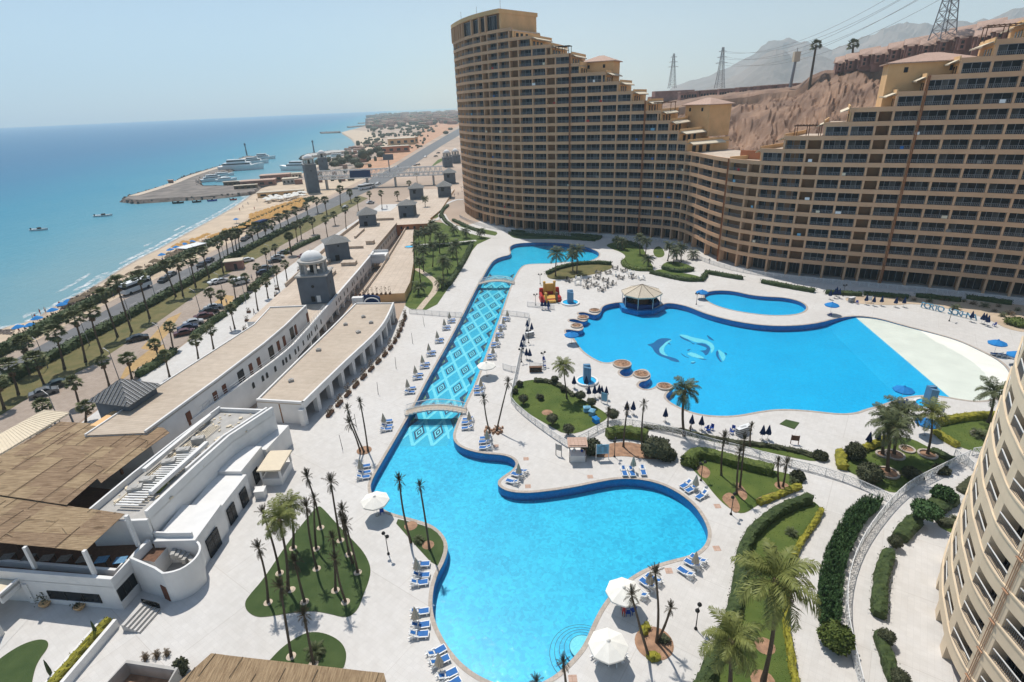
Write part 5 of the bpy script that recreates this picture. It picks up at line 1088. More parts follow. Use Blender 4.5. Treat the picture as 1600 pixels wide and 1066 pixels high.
for i in range(n - 1): fs += [(i, i + 1, n + i + 1, n + i), (2 * n + i + 1, 2 * n + i, 3 * n + i, 3 * n + i + 1), (n + i, n + i + 1, 3 * n + i + 1, 3 * n + i), (i + 1, i, 2 * n + i, 2 * n + i + 1)]
mb.add(vs, fs); link('stair_wall', mb.mesh('stair_wall', M['white']), R)
mb = MB(); mb.wall([V2(-35.6, 46.9), V2(-38.2, 47.0), V2(-39.9, 47.2)], .2, 2, 4.6); link('stair_wall', mb.mesh('stair_wall', M['white']), R)
for i in range(9):
 z = 3.0 - i * .2; a = radians(100 - i * 13); p = sc_ + V2(1.55 * cos(a) - .9 + i * .1, 1.75 * sin(a)); mb = MB(); mb.box((p.x, p.y, z - .3), (.42, 1.5, .6), 0, a + pi / 2 + pi / 2 if i > 3 else .25 - i * .1); link('stair_tread', mb.mesh('stair_tread', M['concrete']), R)
q, d = on_line(wl2, G(277, 912, 1).to_2d()); n = V2(d.y, -d.x); mb = panel(.85, 1.9, .14); link('store_door', mb.mesh('store_door', M['door']), R, (q.x + n.x * .02, q.y + n.y * .02, 0), atan2(d.y, d.x))
# the reed roofs: each woven panel lies on battens and overlaps the next
def reed_roof(px, z, label, u_dir, nu, nv, seed, mats=('thatch', 'thatch2', 'thatch')):
 rr = random.Random(seed); pl = [G(x, y, z).to_2d() for x, y in px]
 if area(pl) < 0: pl.reverse()
 t = thing('reed_roof', label, 'roof'); u = u_dir.normalized(); v = V2(-u.y, u.x); us = [p.dot(u) for p in pl]; vs = [p.dot(v) for p in pl]; u0, u1, v0, v1 = min(us), max(us), min(vs), max(vs)
 def clip(poly_, f):
  out = []
  for i in range(len(poly_)):
   a, b = poly_[i], poly_[(i + 1) % len(poly_)]; fa, fb = f(a), f(b)
   if fa >= 0: out.append(a)
   if (fa >= 0) != (fb >= 0): out.append(a.lerp(b, fa / (fa - fb)))
  return out
 for i in range(nu):
  for j in range(nv):
   a0, a1 = u0 + (u1 - u0) * i / nu, u0 + (u1 - u0) * (i + 1) / nu + .1; b0, b1 = v0 + (v1 - v0) * j / nv, v0 + (v1 - v0) * (j + 1) / nv + .1
   c = pl
   for f in (lambda p: p.dot(u) - a0, lambda p: a1 - p.dot(u), lambda p: p.dot(v) - b0, lambda p: b1 - p.dot(v)):
    c = clip(c, f) if len(c) > 2 else []
   if len(c) < 3 or abs(area(c)) < .15: continue
   dz = z + rr.uniform(-.015, .02) + .01 * ((i + j) % 2); tx, ty = rr.uniform(-.006, .006), rr.uniform(-.006, .006); cx = sum((p for p in c), V2(0, 0)) / len(c); mb = MB()
   tp = [dz + (p.x - cx.x) * tx + (p.y - cx.y) * ty for p in c]; mb.prism([tuple(p) for p in c], [q - .05 for q in tp], tp, 0, 0, True)
   link('reed_panel', mb.mesh('reed_panel', M[rr.choice(mats)]), t)
 mb = MB(); 
 for j in range(nu * 3 + 1):
  if rr.random() < .35: continue
  b = u0 + (u1 - u0) * (j / 3 + rr.uniform(-.1, .1)) / nu; c_ = v0 + (v1 - v0) * (j % 3) / 3; a_, b_ = u * b + v * c_, u * (b + rr.uniform(0, .3)) + v * min(v1, c_ + (v1 - v0) * rr.uniform(.3, .6))
  seg = [a_.lerp(b_, k / 60) for k in range(61)]; run = []
  for p in seg:
   if inside(p, pl): run.append(p)
   elif len(run) > 2: mb.bar((run[0].x, run[0].y, z + .1), (run[-1].x, run[-1].y, z + .07), .045, .04); run = []
   else: run = []
  if len(run) > 2: mb.bar((run[0].x, run[0].y, z + .1), (run[-1].x, run[-1].y, z + .07), .045, .04)
 link('batten', mb.mesh('batten', M['dead']), t)
 for _ in range(int(abs(area(pl)) / 14)):
  for k in range(20):
   p = V2(rr.uniform(min(q.x for q in pl), max(q.x for q in pl)), rr.uniform(min(q.y for q in pl), max(q.y for q in pl))); a = rr.gauss(0, .5) + atan2(u.y, u.x); L_ = rr.uniform(.8, 2.4); q = p + V2(cos(a), sin(a)) * L_
   if inside(p, pl) and inside(q, pl): mb = MB(); mb.bar((p.x, p.y, z + .13), (q.x, q.y, z + .13), .05, .04); link('loose_cane', mb.mesh('loose_cane', M['thatch2']), t); break
 return t
reed_roof([(-70, 836), (0, 848), (133, 861), (195, 803), (104, 790), (-70, 765)], 6.95, 'golden brown reed roof over the dining terrace, nearest the pool deck', V2(1, -.13), 7, 4, 1)
reed_roof([(-70, 763), (104, 789), (152, 748), (158, 755), (212, 714), (265, 676), (255, 668), (94, 659), (0, 712), (-70, 748)], 7.15, 'larger greyish brown reed roof behind the dining terrace', V2(1, -.13), 8, 6, 2, mats=('thatch', 'thatch', 'thatch2'))
mb = MB()      # posts, beams and dark room under the reed
for x, y in ((-64, 58), (-58, 62), (-52, 60), (-60, 50), (-55, 47), (-66, 52)): mb.box((x, y, 5.0), (.25, .25, 3.8))
link('inner_post', mb.mesh('inner_post', M['wood']), R)
mb = MB(); mb.wall([V2(-65.5, 66), V2(-66.5, 46)], .3, 0, 6.3); mb.wall([V2(-49, 65), V2(-65.5, 67)], .3, 0, 6.6); link('rear_wall', mb.mesh('rear_wall', M['white']), R)
reed_roof([(264, 1080), (330, 1021), (600, 1052), (612, 1100), (270, 1140)], 3.3, 'reed roof of the hut at the bottom edge', V2(1, -.1), 7, 2, 5, mats=('thatchv',))
t = thing('reed_hut', 'timber posts carrying the reed roof at the bottom edge', 'hut')
for x, y in ((335, 1030), (420, 1040), (510, 1049), (592, 1058)): p = G(x, y, 3.2); mb = MB(); mb.box((p.x, p.y - .3, 1.6), (.2, .2, 3.2)); link('post', mb.mesh('post', M['wood']), t)
# ---- dining tables under the reed roof edge
for i, x in enumerate((8, 42, 70, 98, 128, 157, 186)):
 p = G(x, 872 + (x - 8) * .03, fz + .75); t = thing('dining_table', f'{"blue" if i > 4 else "grey"} topped square dining table, {nth(i)} from the left edge under the reed roof', 'table', (p.x, p.y + .2, fz), .13, 'dining tables on the terrace')
 mb = MB(); mb.box((0, 0, .74), (1.15, .95, .05)); link('tabletop', mb.mesh('tabletop', M['fountain'] if i > 4 else M['grayfurn']), t)
 for sx in (-.5, .5):
  for sy in (-.4, .4): mb = MB(); mb.box((sx, sy, .36), (.06, .06, .72)); link('leg', mb.mesh('leg', M['black']), t)
# ---- lower left courtyard: steps, planter, pavilion
t = thing('garden_steps', 'white steps with a glass balustrade below the restaurant corner', 'steps'); a, b = G(192, 980).to_2d(), G(236, 966).to_2d(); d = (G(212, 993).to_2d() - G(192, 980).to_2d()); d = V2(d.x, d.y).normalized()
e0_, e1_ = G(190, 990).to_2d(), G(212, 994).to_2d(); base = G(205, 958).to_2d()
u = (G(236, 966).to_2d() - G(212, 993).to_2d()).normalized(); v = V2(u.y, -u.x); o_ = G(193, 986).to_2d()
for i in range(5):
 z = .16 * (5 - i); p = o_ + v * (.38 * i); mb = MB(); q = p + u * 2.6; mb.prism([p, q, q + v * .42, p + v * .42], 0, z); link('step', mb.mesh('step', M['prom']), t); mb = MB(); r1, r2 = p + v * .38, q + v * .38; mb.bar((r1.x, r1.y, z - .07), (r2.x, r2.y, z - .07), .07, .16); link('riser', mb.mesh('riser', M['black']), t)
mb = MB(); p = o_ + u * 2.65; q = p + v * 2; mb.bar((p.x, p.y, .9), (q.x, q.y, .6), .03, .9); link('glass_panel', mb.mesh('glass_panel', M['shallow']), t)
t = thing('planter_wall', 'long white planter wall running down to the bottom edge', 'planter'); a, b = G(182, 978).to_2d(), G(88, 1090).to_2d(); n = V2((b - a).y, -(b - a).x).normalized()
if n.x < 0: n = -n
mb = MB(); mb.prism([a, b, b + n * .35, a + n * .35], 0, .95); mb.prism([a - n * 1.4, b - n * 1.4, b - n * 1.15, a - n * 1.15], 0, .9); mb.prism([a - n * 1.15, b - n * 1.15, b, a], 0, .7, 1); link('trough', mb.mesh('trough', [M['white'], M['soil']]), t); PLANT_HEDGE = (a - n * .55, b - n * .55)
t = thing('planter_box', 'grey walled sunken planter box at the bottom edge', 'planter'); z = 1.5; cs = [G(x, y, z).to_2d() for x, y in ((198, 1031), (278, 1043), (255, 1082), (158, 1075))]; mb = MB(); mb.wall(cs if area(cs) < 0 else cs[::-1], -.3, 0, z, 0, True); link('wall', mb.mesh('wall', M['concrete']), t); mb = MB(); mb.sheet([cs], .02); link('soil', mb.mesh('soil', M['soil']), t)
t = thing('garden_pavilion', 'white open garden pavilion at the lower left edge', 'pavilion'); z = 3.0; rp = [G(x, y, z).to_2d() for x, y in ((-80, 960), (0, 933), (38, 900), (42, 893), (0, 893), (-80, 905))]
mb = MB(); mb.prism(rp, z - .3, z, 1, 0, True); link('roof', mb.mesh('roof', [M['white'], M['cream']]), t)
mb = MB(); mb.wall([rp[1], rp[2]], .25, z - .9, z + .25); link('fascia', mb.mesh('fascia', M['white']), t)
for p in (G(0, 998), G(54, 943)): mb = MB(); mb.box((p.x - .2, p.y + .3, 1.3), (.5, .5, 2.6)); link('post', mb.mesh('post', M['white']), t)
# ================================================================== PLANTS
def frond_mesh(L, arch, droop, nl, ll, seed, m, lw=.035, twist=0.0):
 """one feather frond along +x rising then drooping, its leaflets hanging in two rows"""
 rr = random.Random(seed); mb = MB(); pts = []; a = arch; p = Vector((0, 0, 0)); st = L / 12
 for i in range(13):
  pts.append(p.copy()); p = p + Vector((cos(a), 0, sin(a))) * st; a -= droop / 12 * (0.6 + .8 * i / 12)
 mb.tube(pts, [L * .011 * (1 - .8 * i / 12) for i in range(13)], 3, 0, False)
 for i in range(nl):
  t = .12 + .88 * (i + .5) / nl; k = t * 12; j = min(int(k), 11); q = pts[j].lerp(pts[j + 1], k - j); d = (pts[j + 1] - pts[j]).normalized(); n = Vector((-d.z, 0, d.x))
  le = ll * (sin(pi * min(1, t * .85 + .15)) ** .6) * rr.uniform(.8, 1.15)
  for s in (-1, 1):
   e = (Vector((0, s, 0)) * .75 + d * .65 + n * rr.uniform(-.55, .15)).normalized() * le; sag = Vector((0, 0, -le * rr.uniform(.15, .4))); w = d * (L * lw / 2)
   mid = q + e * .55; tip = q + e + sag
   mb.add([q - w * .5, q + w * .5, mid + w, mid - w, tip], [(0, 1, 2, 3), (3, 2, 4)])
 return mb.mesh('frond', m)
FR = {}
for mk in ('frond', 'frondlight', 'scrag', 'dead'):
 FR[mk] = [frond_mesh(1, radians(a), radians(d), 26, .30, 10 * i + len(mk), M[mk]) for i, (a, d) in enumerate(((72, 95), (48, 110), (22, 110), (-8, 85)))]
FRS = [frond_mesh(1, radians(a), radians(d), 13, .20, 70 + i, M['scrag'], .05) for i, (a, d) in enumerate(((86, 18), (76, 38), (58, 62), (10, 110), (-62, 20)))]
def append_mesh(mb, me, T, mi=0):
 o = len(mb.v); mb.v += [tuple(T @ v.co) for v in me.vertices]; mb.f += [tuple(i + o for i in p.vertices) for p in me.polygons]; mb.m += [mi] * len(me.polygons)
def crown_mesh(set_, n, L, seed, mats, low=0.0):
 rr = random.Random(seed); mb = MB()
 for i in range(n):
  k = i / n; a = i * 2.39996 + rr.uniform(-.3, .3); v = min(len(set_) - 1, int(k * (len(set_) - .01)))
  T = Matrix.Translation((0, 0, -.12 * k * L)) @ Matrix.Rotation(a, 4, 'Z') @ Matrix.Scale(L * rr.uniform(.8, 1.1), 4); append_mesh(mb, set_[v], T)
 return mb.mesh('crown', mats)
CR_F = [crown_mesh(FR['frond'], 22, 1, 100 + i, M['frond']) for i in range(3)]
CR_L = [crown_mesh(FR['frondlight'], 20, 1, 120 + i, M['frondlight']) for i in range(2)]
CR_S = [crown_mesh(FRS, 28, 1, 140 + i, M['scrag']) for i in range(4)]
def fan_leaf(mb, T, L, rr, mi=0):
 """petiole and a pleated fan of pointed segments"""
 pe = L * .5; mb.add([T @ Vector((0, -.012 * L, 0)), T @ Vector((0, .012 * L, 0)), T @ Vector((pe, .012 * L, 0)), T @ Vector((pe, -.012 * L, 0))], [(0, 1, 2, 3)], mi)
 n = 9
 for i in range(n):
  a = (i - (n - 1) / 2) * .27; r = L * .5 * rr.uniform(.9, 1.08); d = Vector((cos(a), sin(a), 0)); w = Vector((-d.y, d.x, 0)) * (L * .06); c = Vector((pe, 0, 0)); z = Vector((0, 0, .02 * L * (1 if i % 2 else -1)))
  mb.add([T @ c, T @ (c + d * r * .6 + w + z), T @ (c + d * r + Vector((0, 0, -.12 * L))), T @ (c + d * r * .6 - w - z)], [(0, 1, 2, 3)], mi)
def fan_crown(seed, n=36):
 rr = random.Random(seed); mb = MB()
 for i in range(n):
  k = i / n; a = i * 2.39996 + rr.uniform(-.3, .3); el = radians(75 - 105 * k + rr.uniform(-12, 12)); T = Matrix.Rotation(a, 4, 'Z') @ Matrix.Rotation(-el, 4, 'Y') @ Matrix.Rotation(rr.uniform(-.5, .5), 4, 'X')
  fan_leaf(mb, T, rr.uniform(.85, 1.15), rr)
 return mb.mesh('crown', M['fan'])
def fan_skirt(seed):
 rr = random.Random(seed); mb = MB()
 for i in range(16):
  a = rr.uniform(0, 2 * pi); T = Matrix.Translation((0, 0, -.1 - rr.random() * .45)) @ Matrix.Rotation(a, 4, 'Z') @ Matrix.Rotation(radians(rr.uniform(55, 82)), 4, 'Y'); fan_leaf(mb, T, rr.uniform(.5, .8), rr)
 return mb.mesh('dead_fronds', M['dead'])
FC = [fan_crown(200 + i) for i in range(4)]; FS = [fan_skirt(210 + i) for i in range(3)]
def trunk(base, top, r0, r1, seed=0, bend=.03):
 rr = random.Random(seed); d = top - base; n = 8; side = Vector((rr.uniform(-1, 1), rr.uniform(-1, 1), 0)) * d.length * bend; mb = MB(); pts, rad = [], []
 for i in range(n + 1):
  t = i / n; pts.append(d * t + side * sin(pi * t)); rad.append((r0 * (1.35 if i == 0 else 1) * (1 - t) + r1 * t) * rr.uniform(.93, 1.07))
 mb.tube(pts, rad, 7); return mb.mesh('trunk', M['trunk'])
PN = [0]
def palm(kind, b, t, label, group, L=None, r=.16, z=0.0, n_near=False):
 """b: base pixel, t: pixel of the crown's centre"""
 PN[0] += 1; rr = random.Random(PN[0] * 7); base = G(*b, z); top = GD(*t, hypot(base.x, base.y)); H = (top - base).length
 name = {'fan': 'fan_palm', 'feather': 'feather_palm', 'light': 'feather_palm', 'scrag': 'sparse_palm'}[kind]
 o = thing(name, label, 'palm tree', base, 0, group); link('trunk', trunk(base, top, r, r * (.62 if kind != 'fan' else .6), PN[0], .02 if kind == 'fan' else .03), o); tt = top - base; rz = rr.uniform(0, 6)
 if kind == 'fan':
  L = L or 1.75; link('crown', rr.choice(FC), o, tt, rz, L * rr.uniform(.9, 1.1)); link('dead_fronds', rr.choice(FS), o, tt, rz, L * .9)
 elif kind == 'scrag':
  L = (L or .85) * rr.uniform(.75, 1.2); link('crown', rr.choice(CR_S), o, tt, rz, (L, L, L * 1.25))
 else:
  L = L or 2.6; mk = 'frond' if kind == 'feather' else 'frondlight'
  if n_near:
   n = 24
   for i in range(n):
    k = i / n; a = i * 2.39996 + rr.uniform(-.3, .3); f = link('frond', FR[mk][min(3, int(k * 3.99))], o, tt - Vector((0, 0, .3 * k)), a, L * rr.uniform(.85, 1.1))
   for i in range(5): link('dry_frond', FR['dead'][3], o, tt - Vector((0, 0, .45)), rr.uniform(0, 6), L * .55)
  else: link('crown', rr.choice(CR_F if kind == 'feather' else CR_L), o, tt, rz, L)
  mb = MB(); mb.lathe([(r * .7, -.9), (r * 1.5, -.4), (r * 1.3, 0), (0, .15)], 8); link('crown_shaft', mb.mesh('crown_shaft', M['dead']), o, tt)
 return o
# ---- fan palms between the road and the parking lot
ROADP = [((7, 640), (-6, 598)), ((29, 617), (13, 573)), ((46, 585), (34, 537)), ((70, 603), (55, 563)), ((101, 577), (86, 521)), ((134, 566), (116, 498)), ((160, 552), (140, 488)), ((184, 527), (160, 461)), ((206, 519), (182, 443)), ((234, 498), (216, 433)), ((275, 464), (257, 416)), ((286, 463), (277, 413)), ((306, 449), (297, 406)), ((327, 434), (316, 393)), ((349, 426), (339, 381)), ((357, 403), (352, 368)), ((366, 400), (360, 367)), ((371, 396), (366, 366)), ((375, 395), (371, 364)), ((397, 382), (392, 364)), ((405, 377), (400, 355)), ((416, 374), (413, 355)), ((428, 368), (424, 351)), ((440, 361), (435, 340)), ((452, 356), (447, 335)), ((466, 349), (461, 329)), ((482, 341), (478, 322)), ((497, 333), (494, 314)), ((511, 336), (507, 313)), ((532, 322), (531, 296)), ((549, 317), (546, 301))]
for i, (b, t) in enumerate(ROADP): palm('fan', b, t, f'tall fan palm in the verge between road and parking lot, {nth(i)} from the left edge', 'fan palms along the coast road', L=2.0 if i < 20 else 2.15, r=.24)
PARKP = [((66, 668), (66, 634)), ((124, 633), (114, 598)), ((134, 660), (134, 636)), ((171, 604), (159, 565)), ((206, 592), (199, 561)), ((250, 564), (241, 538)), ((265, 589), (257, 556)), ((271, 546), (265, 511)), ((310, 561), (305, 531)), ((334, 546), (329, 516)), ((332, 484), (327, 458)), ((347, 479), (345, 461)), ((367, 514), (360, 483)), ((369, 471), (364, 438)), ((387, 455), (383, 433)), ((403, 485), (398, 450)), ((419, 466), (415, 441)), ((436, 454), (431, 422)), ((449, 440), (445, 413)), ((402, 437), (401, 417)), ((419, 428), (414, 393)), ((431, 406), (429, 387)), ((456, 399), (451, 370)), ((465, 378), (461, 352)), ((471, 374), (468, 350)), ((455, 398), (451, 369)), ((490, 366), (487, 345)), ((512, 372), (508, 344)), ((541, 358), (539, 328)), ((524, 352), (521, 336)), ((597, 326), (595, 302)), ((622, 314), (620, 303)), ((560, 330), (558, 312)), ((578, 318), (577, 303)), ((640, 295), (639, 286)), ((652, 287), (651, 272))]
for i, (b, t) in enumerate(PARKP): palm('fan', b, t, f'fan palm between the parking lot and the white promenade, {nth(i)} counted from the left', 'fan palms along the promenade', L=1.45 if i < 22 else 1.7, r=.19)
# ---- thin sparse palms of the pool terrace
SCR = [('on the large turf island', [((419, 942), (404, 857)), ((455, 1026), (438, 918)), ((437, 896), (411, 802)), ((476, 941), (461, 879)), ((495, 889), (479, 792)), ((494, 858), (491, 780)), ((501, 825), (480, 746)), ((532, 845), (517, 754)), ((545, 867), (535, 798)), ((559, 895), (540, 820)), ((524, 923), (520, 842)), ((540, 941), (524, 874)), ((551, 880), (533, 808))]),
       ('on the turf by the hut at the bottom edge', [((490, 1038), (475, 962))]), ('in the grass wedge at the lagoon pool edge', [((642, 848), (624, 752)), ((671, 858), (656, 760))]),
       ('in the palm trio left of the near bridge', [((563, 706), (546, 662)), ((569, 707), (543, 640)), ((575, 705), (563, 630))]), ('in the rock bed right of the near bridge', [((767, 682), (756, 624)), ((776, 673), (794, 598))]),
       ('in the red soil bed behind the notice board', [((951, 676), (951, 643)), ((974, 698), (980, 640)), ((1003, 703), (1006, 632))]), ('in the round bed near the white parasols', [((1014, 1027), (987, 930)), ((1026, 1004), (1024, 897)), ((1028, 1001), (1048, 951))]), ('at the bottom edge by the round steps', [((885, 1090), (880, 1036)), ((842, 1100), (838, 1066))]),
       ('in the triangular bed right of the lagoon pool', [((1127, 743), (1132, 684)), ((1151, 773), (1156, 707)), ((1156, 761), (1163, 688)), ((1217, 761), (1216, 722)), ((1223, 761), (1229, 725)), ((1172, 698), (1174, 667))])]
for where, l in SCR:
 for i, (b, t) in enumerate(l):
  palm('scrag', b, t, f'thin sparse topped palm {where}' + (f', {nth(i)} counted' if len(l) > 1 else ''), 'thin sparse palms of the pool terrace', L=.95, r=.135, z=.04)
palm('light', (450, 923), (436, 812), 'lush feathery palm with long fronds on the large turf island, left of its twin', None, 2.3, .17, .04, True)
palm('light', (458, 857), (452, 790), 'lush feathery palm with long fronds on the large turf island, right of its twin', None, 2.2, .16, .04, True)
# ---- feather palms
FEA = [('light', (1192, 1066), (1212, 905), 3.9, .2, 'very large feather palm arching over the long hedge bed at the bottom', True), ('light', (1140, 1085), (1143, 1000), 2.9, .2, 'feather palm with yellow green fronds at the bottom edge of the long hedge bed', True),
       ('feather', (1379, 710), (1386, 652), 2.8, .2, 'dark feather palm in the walled garden, leftmost of its group', True), ('feather', (1387, 737), (1396, 668), 3.0, .23, 'dark feather palm in a stone ring nearest the lattice fence', True), ('feather', (1397, 710), (1406, 646), 3.2, .2, 'dark feather palm with the fullest crown in the walled garden', True), ('light', (1449, 710), (1457, 645), 2.6, .17, 'paler feather palm in the walled garden beside the blue parasol', True),
       ('feather', (1544, 660), (1554, 612), 2.9, .2, 'feather palm half hidden by the cream block', True), ('light', (886, 623), (880, 572), 2.2, .14, 'feather palm in the topiary garden beside the fountain basin', True), ('feather', (1069, 682), (1070, 610), 2.8, .22, 'feather palm standing at the near shore of the wide pool', True),
       ('feather', (868, 431), (870, 397), 3.3, .2, 'feather palm before the upper pool, left of three', False), ('feather', (895, 423), (894, 399), 2.8, .17, 'feather palm before the upper pool, middle of three', False), ('feather', (901, 428), (901, 392), 3.1, .2, 'feather palm before the upper pool, right of three', False)]
for k, b, t, L, r, lab, nn in FEA: palm(k, b, t, lab, 'feather palms of the gardens', L, r, .04, nn)
for i, (b, t) in enumerate((((1000, 397), (1000, 372)), ((1008, 400), (1010, 377)), ((1043, 408), (1046, 385)), ((1052, 412), (1054, 395)), ((1057, 406), (1059, 392)), ((1064, 408), (1065, 387)), ((965, 388), (966, 376)), ((972, 390), (972, 378)), ((1014, 417), (1013, 405)), ((1084, 405), (1083, 397)))):
 palm('feather', b, t, f'garden palm before the convex turn of the hotel, {nth(i)} of ten', 'garden palms before the hotel', 2.4, .17, .04)
for i, (b, t) in enumerate((((657, 441), (656, 408)), ((676, 417), (676, 384)), ((665, 397), (663, 362)), ((687, 396), (686, 368)), ((693, 443), (692, 408)), ((654, 461), (654, 449)), ((716, 418), (712, 382)), ((700, 428), (697, 412)), ((655, 390), (654, 366)), ((671, 388), (670, 358)), ((680, 384), (681, 356)), ((694, 380), (694, 372)), ((651, 408), (651, 384)), ((708, 404), (707, 392)), ((662, 425), (661, 392)), ((672, 378), (675, 350)), ((728, 372), (727, 362)), ((710, 368), (709, 358)), ((752, 372), (751, 362)), ((665, 326), (664, 311)), ((690, 451), (690, 440)))):
 palm('feather', b, t, f'palm in the lawn beside the shopping terrace, {nth(i)} of twenty-one', 'palms of the long left lawn', 2.5, .17, .04)
# stone rings, soil circles round the trunks
def soil_ring(px, r, label, rim=False, m='soil'):
 p = G(*px); mb = MB(); 
 if rim: mb.lathe([(r - .25, .04), (r - .25, .22), (r, .22), (r, .04)], 18, 1)
 mb.lathe([(r if not rim else r - .2, .03), (r * .5, .10), (0, .12)], 14, 0)
 o = link('tree_pit', mb.mesh('tree_pit', [M[m], M['coping']]), None, (p.x, p.y, .02)); o['kind'] = 'structure'
for px in ((419, 942), (455, 922), (458, 857), (476, 941), (495, 889), (494, 858), (501, 825), (532, 845), (545, 867), (559, 895), (524, 923), (540, 941), (437, 896), (455, 1026), (490, 1038)): soil_ring(px, .45, '', m='path')
for px, r in (((642, 822), .8), ((669, 852), .7), ((1192, 1064), 1.0), ((1195, 1010), .9), ((855, 645), .9), ((569, 704), 1.1), ((1222, 760), .9)): soil_ring(px, r, '')
for px, r in (((1387, 740), 1.35), ((1397, 712), 1.3), ((1417, 703), 1.0), ((1449, 711), 1.2), ((1379, 711), .9), ((1529, 680), 1.0)): soil_ring(px, r, '', True)
# ---- hedges
def leafquads(mb, pts, rr, s, mi=0):
 for p, n in pts:
  a = Vector((rr.gauss(0, 1), rr.gauss(0, 1), rr.gauss(0, 1))).normalized(); u = (n + a * .9).normalized(); v = u.cross(a).normalized(); k = s * rr.uniform(.6, 1.3); mb.add([p - v * k * .4, p + v * k * .4, p + u * k + v * k * .25, p + u * k - v * k * .25], [(0, 1, 2, 3)], mi)
def hedge(line, w, h, m, label, cat='hedge', name='clipped_hedge', group=None, step=.6, dens=26, ls=.14, px=True, closed=False, bump=.10, z=.03):
 pts = poly(line) if px else [Vector(p) for p in line]; pts = resample(smooth(pts, False, 2), step); rr = random.Random(int(pts[0].x * 31 + pts[0].y * 17)); prof = [(-.5, 0), (-.53, .35), (-.48, .8), (-.3, .98), (0, 1.02), (.3, .98), (.48, .8), (.53, .35), (.5, 0)]; mb = MB(); n = len(pts); K = len(prof); vs = []; lq = []
 for i, p in enumerate(pts):
  d = (pts[min(i + 1, n - 1)] - pts[max(i - 1, 0)]).normalized(); nx = Vector((-d.y, d.x)); e = .72 if i in (0, n - 1) else 1
  for a, b in prof:
   q = Vector((p.x + nx.x * a * w * e, p.y + nx.y * a * w * e, z + b * h * (.9 + .1 * e))) + Vector((rr.uniform(-bump, bump), rr.uniform(-bump, bump), rr.uniform(-bump, bump) * (b > .1))); vs.append(q)
   if b > .2:
    for _ in range(max(1, int(dens * step / 7))):
     off = Vector((d.x, d.y, 0)) * rr.uniform(-step / 2, step / 2) + Vector((nx.x, nx.y, 0)) * rr.uniform(-.12, .12) * w; lq.append((q + off + Vector((0, 0, rr.uniform(-.1, .02) * h)), Vector((nx.x * a * 2, nx.y * a * 2, max(.2, b)))))
 mb.add(vs, [(i * K + j, i * K + j + 1, (i + 1) * K + j + 1, (i + 1) * K + j)[::-1] for i in range(n - 1) for j in range(K - 1)])
 mb.f += [tuple(range(K)), tuple((n - 1) * K + j for j in reversed(range(K)))]; mb.m += [0, 0]
 leafquads(mb, lq, rr, ls); return tag(link(name, mb.mesh(name, M[m])), label, cat, group)
def shrub(px, r, h, m, label, name='round_shrub', cat='shrub', group=None, stem=0.0, spiky=0.0, ls=.2, n=420, parts=True):
 p = G(*px); rr = random.Random(int(px[0] * 13 + px[1])); t = thing(name, label, cat, (p.x, p.y, .03), 0, group); mb = MB(); lq = []; NU, NV = 14, 8
 ph = [rr.uniform(0, 6) for _ in range(4)]
 def R(a, b): return 1 + .09 * sin(3 * a + ph[0]) * sin(2 * b + ph[1]) + .07 * sin(5 * a + ph[2]) * cos(3 * b + ph[3])
 vs = []
 for j in range(NV + 1):
  b = -pi / 2 + pi * j / NV
  for i in range(NU): a = 2 * pi * i / NU; k = R(a, b) * .93; vs.append((r * k * cos(a) * cos(b), r * k * sin(a) * cos(b), stem + h / 2 + h / 2 * k * sin(b)))
 mb.add(vs, [(j * NU + i, j * NU + (i + 1) % NU, (j + 1) * NU + (i + 1) % NU, (j + 1) * NU + i) for j in range(NV) for i in range(NU)])
 for _ in range(n):
  a, s_ = rr.uniform(0, 2 * pi), rr.uniform(-.9, 1); b = math.asin(s_); k = R(a, b) * rr.uniform(.86, 1.0); nn = Vector((cos(a) * cos(b), sin(a) * cos(b), sin(b))); lq.append((Vector((r * k * nn.x, r * k * nn.y, stem + h / 2 + h / 2 * k * nn.z)), nn + Vector((0, 0, spiky))))
 leafquads(mb, lq, rr, ls); link('foliage', mb.mesh('foliage', M[m]), t)
 mb = MB(); mb.tube([(0, 0, 0), (.03, .02, stem + h * .4)], [.09, .05], 6); link('stem', mb.mesh('stem', M['bark']), t); return t
def spiky(px, r, h, label, m='frond', n=26, group=None):
 p = G(*px); t = thing('spiky_plant', label, 'plant', (p.x, p.y, .04), 0, group); rr = random.Random(int(px[0] * 3 + px[1])); mb = MB()
 for i in range(n):
  k = i / n; T = Matrix.Translation((0, 0, h * .25)) @ Matrix.Rotation(i * 2.4, 4, 'Z') @ Matrix.Scale(r * rr.uniform(.8, 1.1), 4); append_mesh(mb, FR[m][min(3, int(k * 3.6))], T)
 link('foliage', mb.mesh('foliage', M[m]), t); mb = MB(); mb.lathe([(.2, 0), (.16, h * .3), (0, h * .35)], 7); link('stem', mb.mesh('stem', M['trunk']), t)
def wl_(l): return [tuple(p) for p in l]
hedge(wl_([V2(-111, 60)] + poly([(0, 558), (50, 527), (100, 499), (150, 474), (200, 448), (250, 421), (310, 393), (380, 357), (440, 330), (490, 312)])), 2.1, 2.0, 'hedge', 'long dark hedge between the beach and the coast road', px=False, step=1.2, ls=.4, bump=.25)
hedge(wl_([p + V2(1.0, 0) for p in road_r[:6]]), 1.9, 1.7, 'hedge', 'dark clipped hedge along the landward side of the coast road', px=False, step=1.2, ls=.35, bump=.25)
for i, l in enumerate(([(215, 590), (245, 572), (275, 550)], [(303, 530), (330, 507), (352, 493)], [(358, 487), (372, 475), (388, 464)], [(392, 455), (408, 440), (430, 424)], [(445, 398), (470, 385), (500, 372)])):
 hedge(l, 1.5, 1.2, 'hedge', f'dark hedge at the edge of the white promenade, {nth(i)} from the left', step=.9, ls=.3, group='promenade hedges', bump=.2)
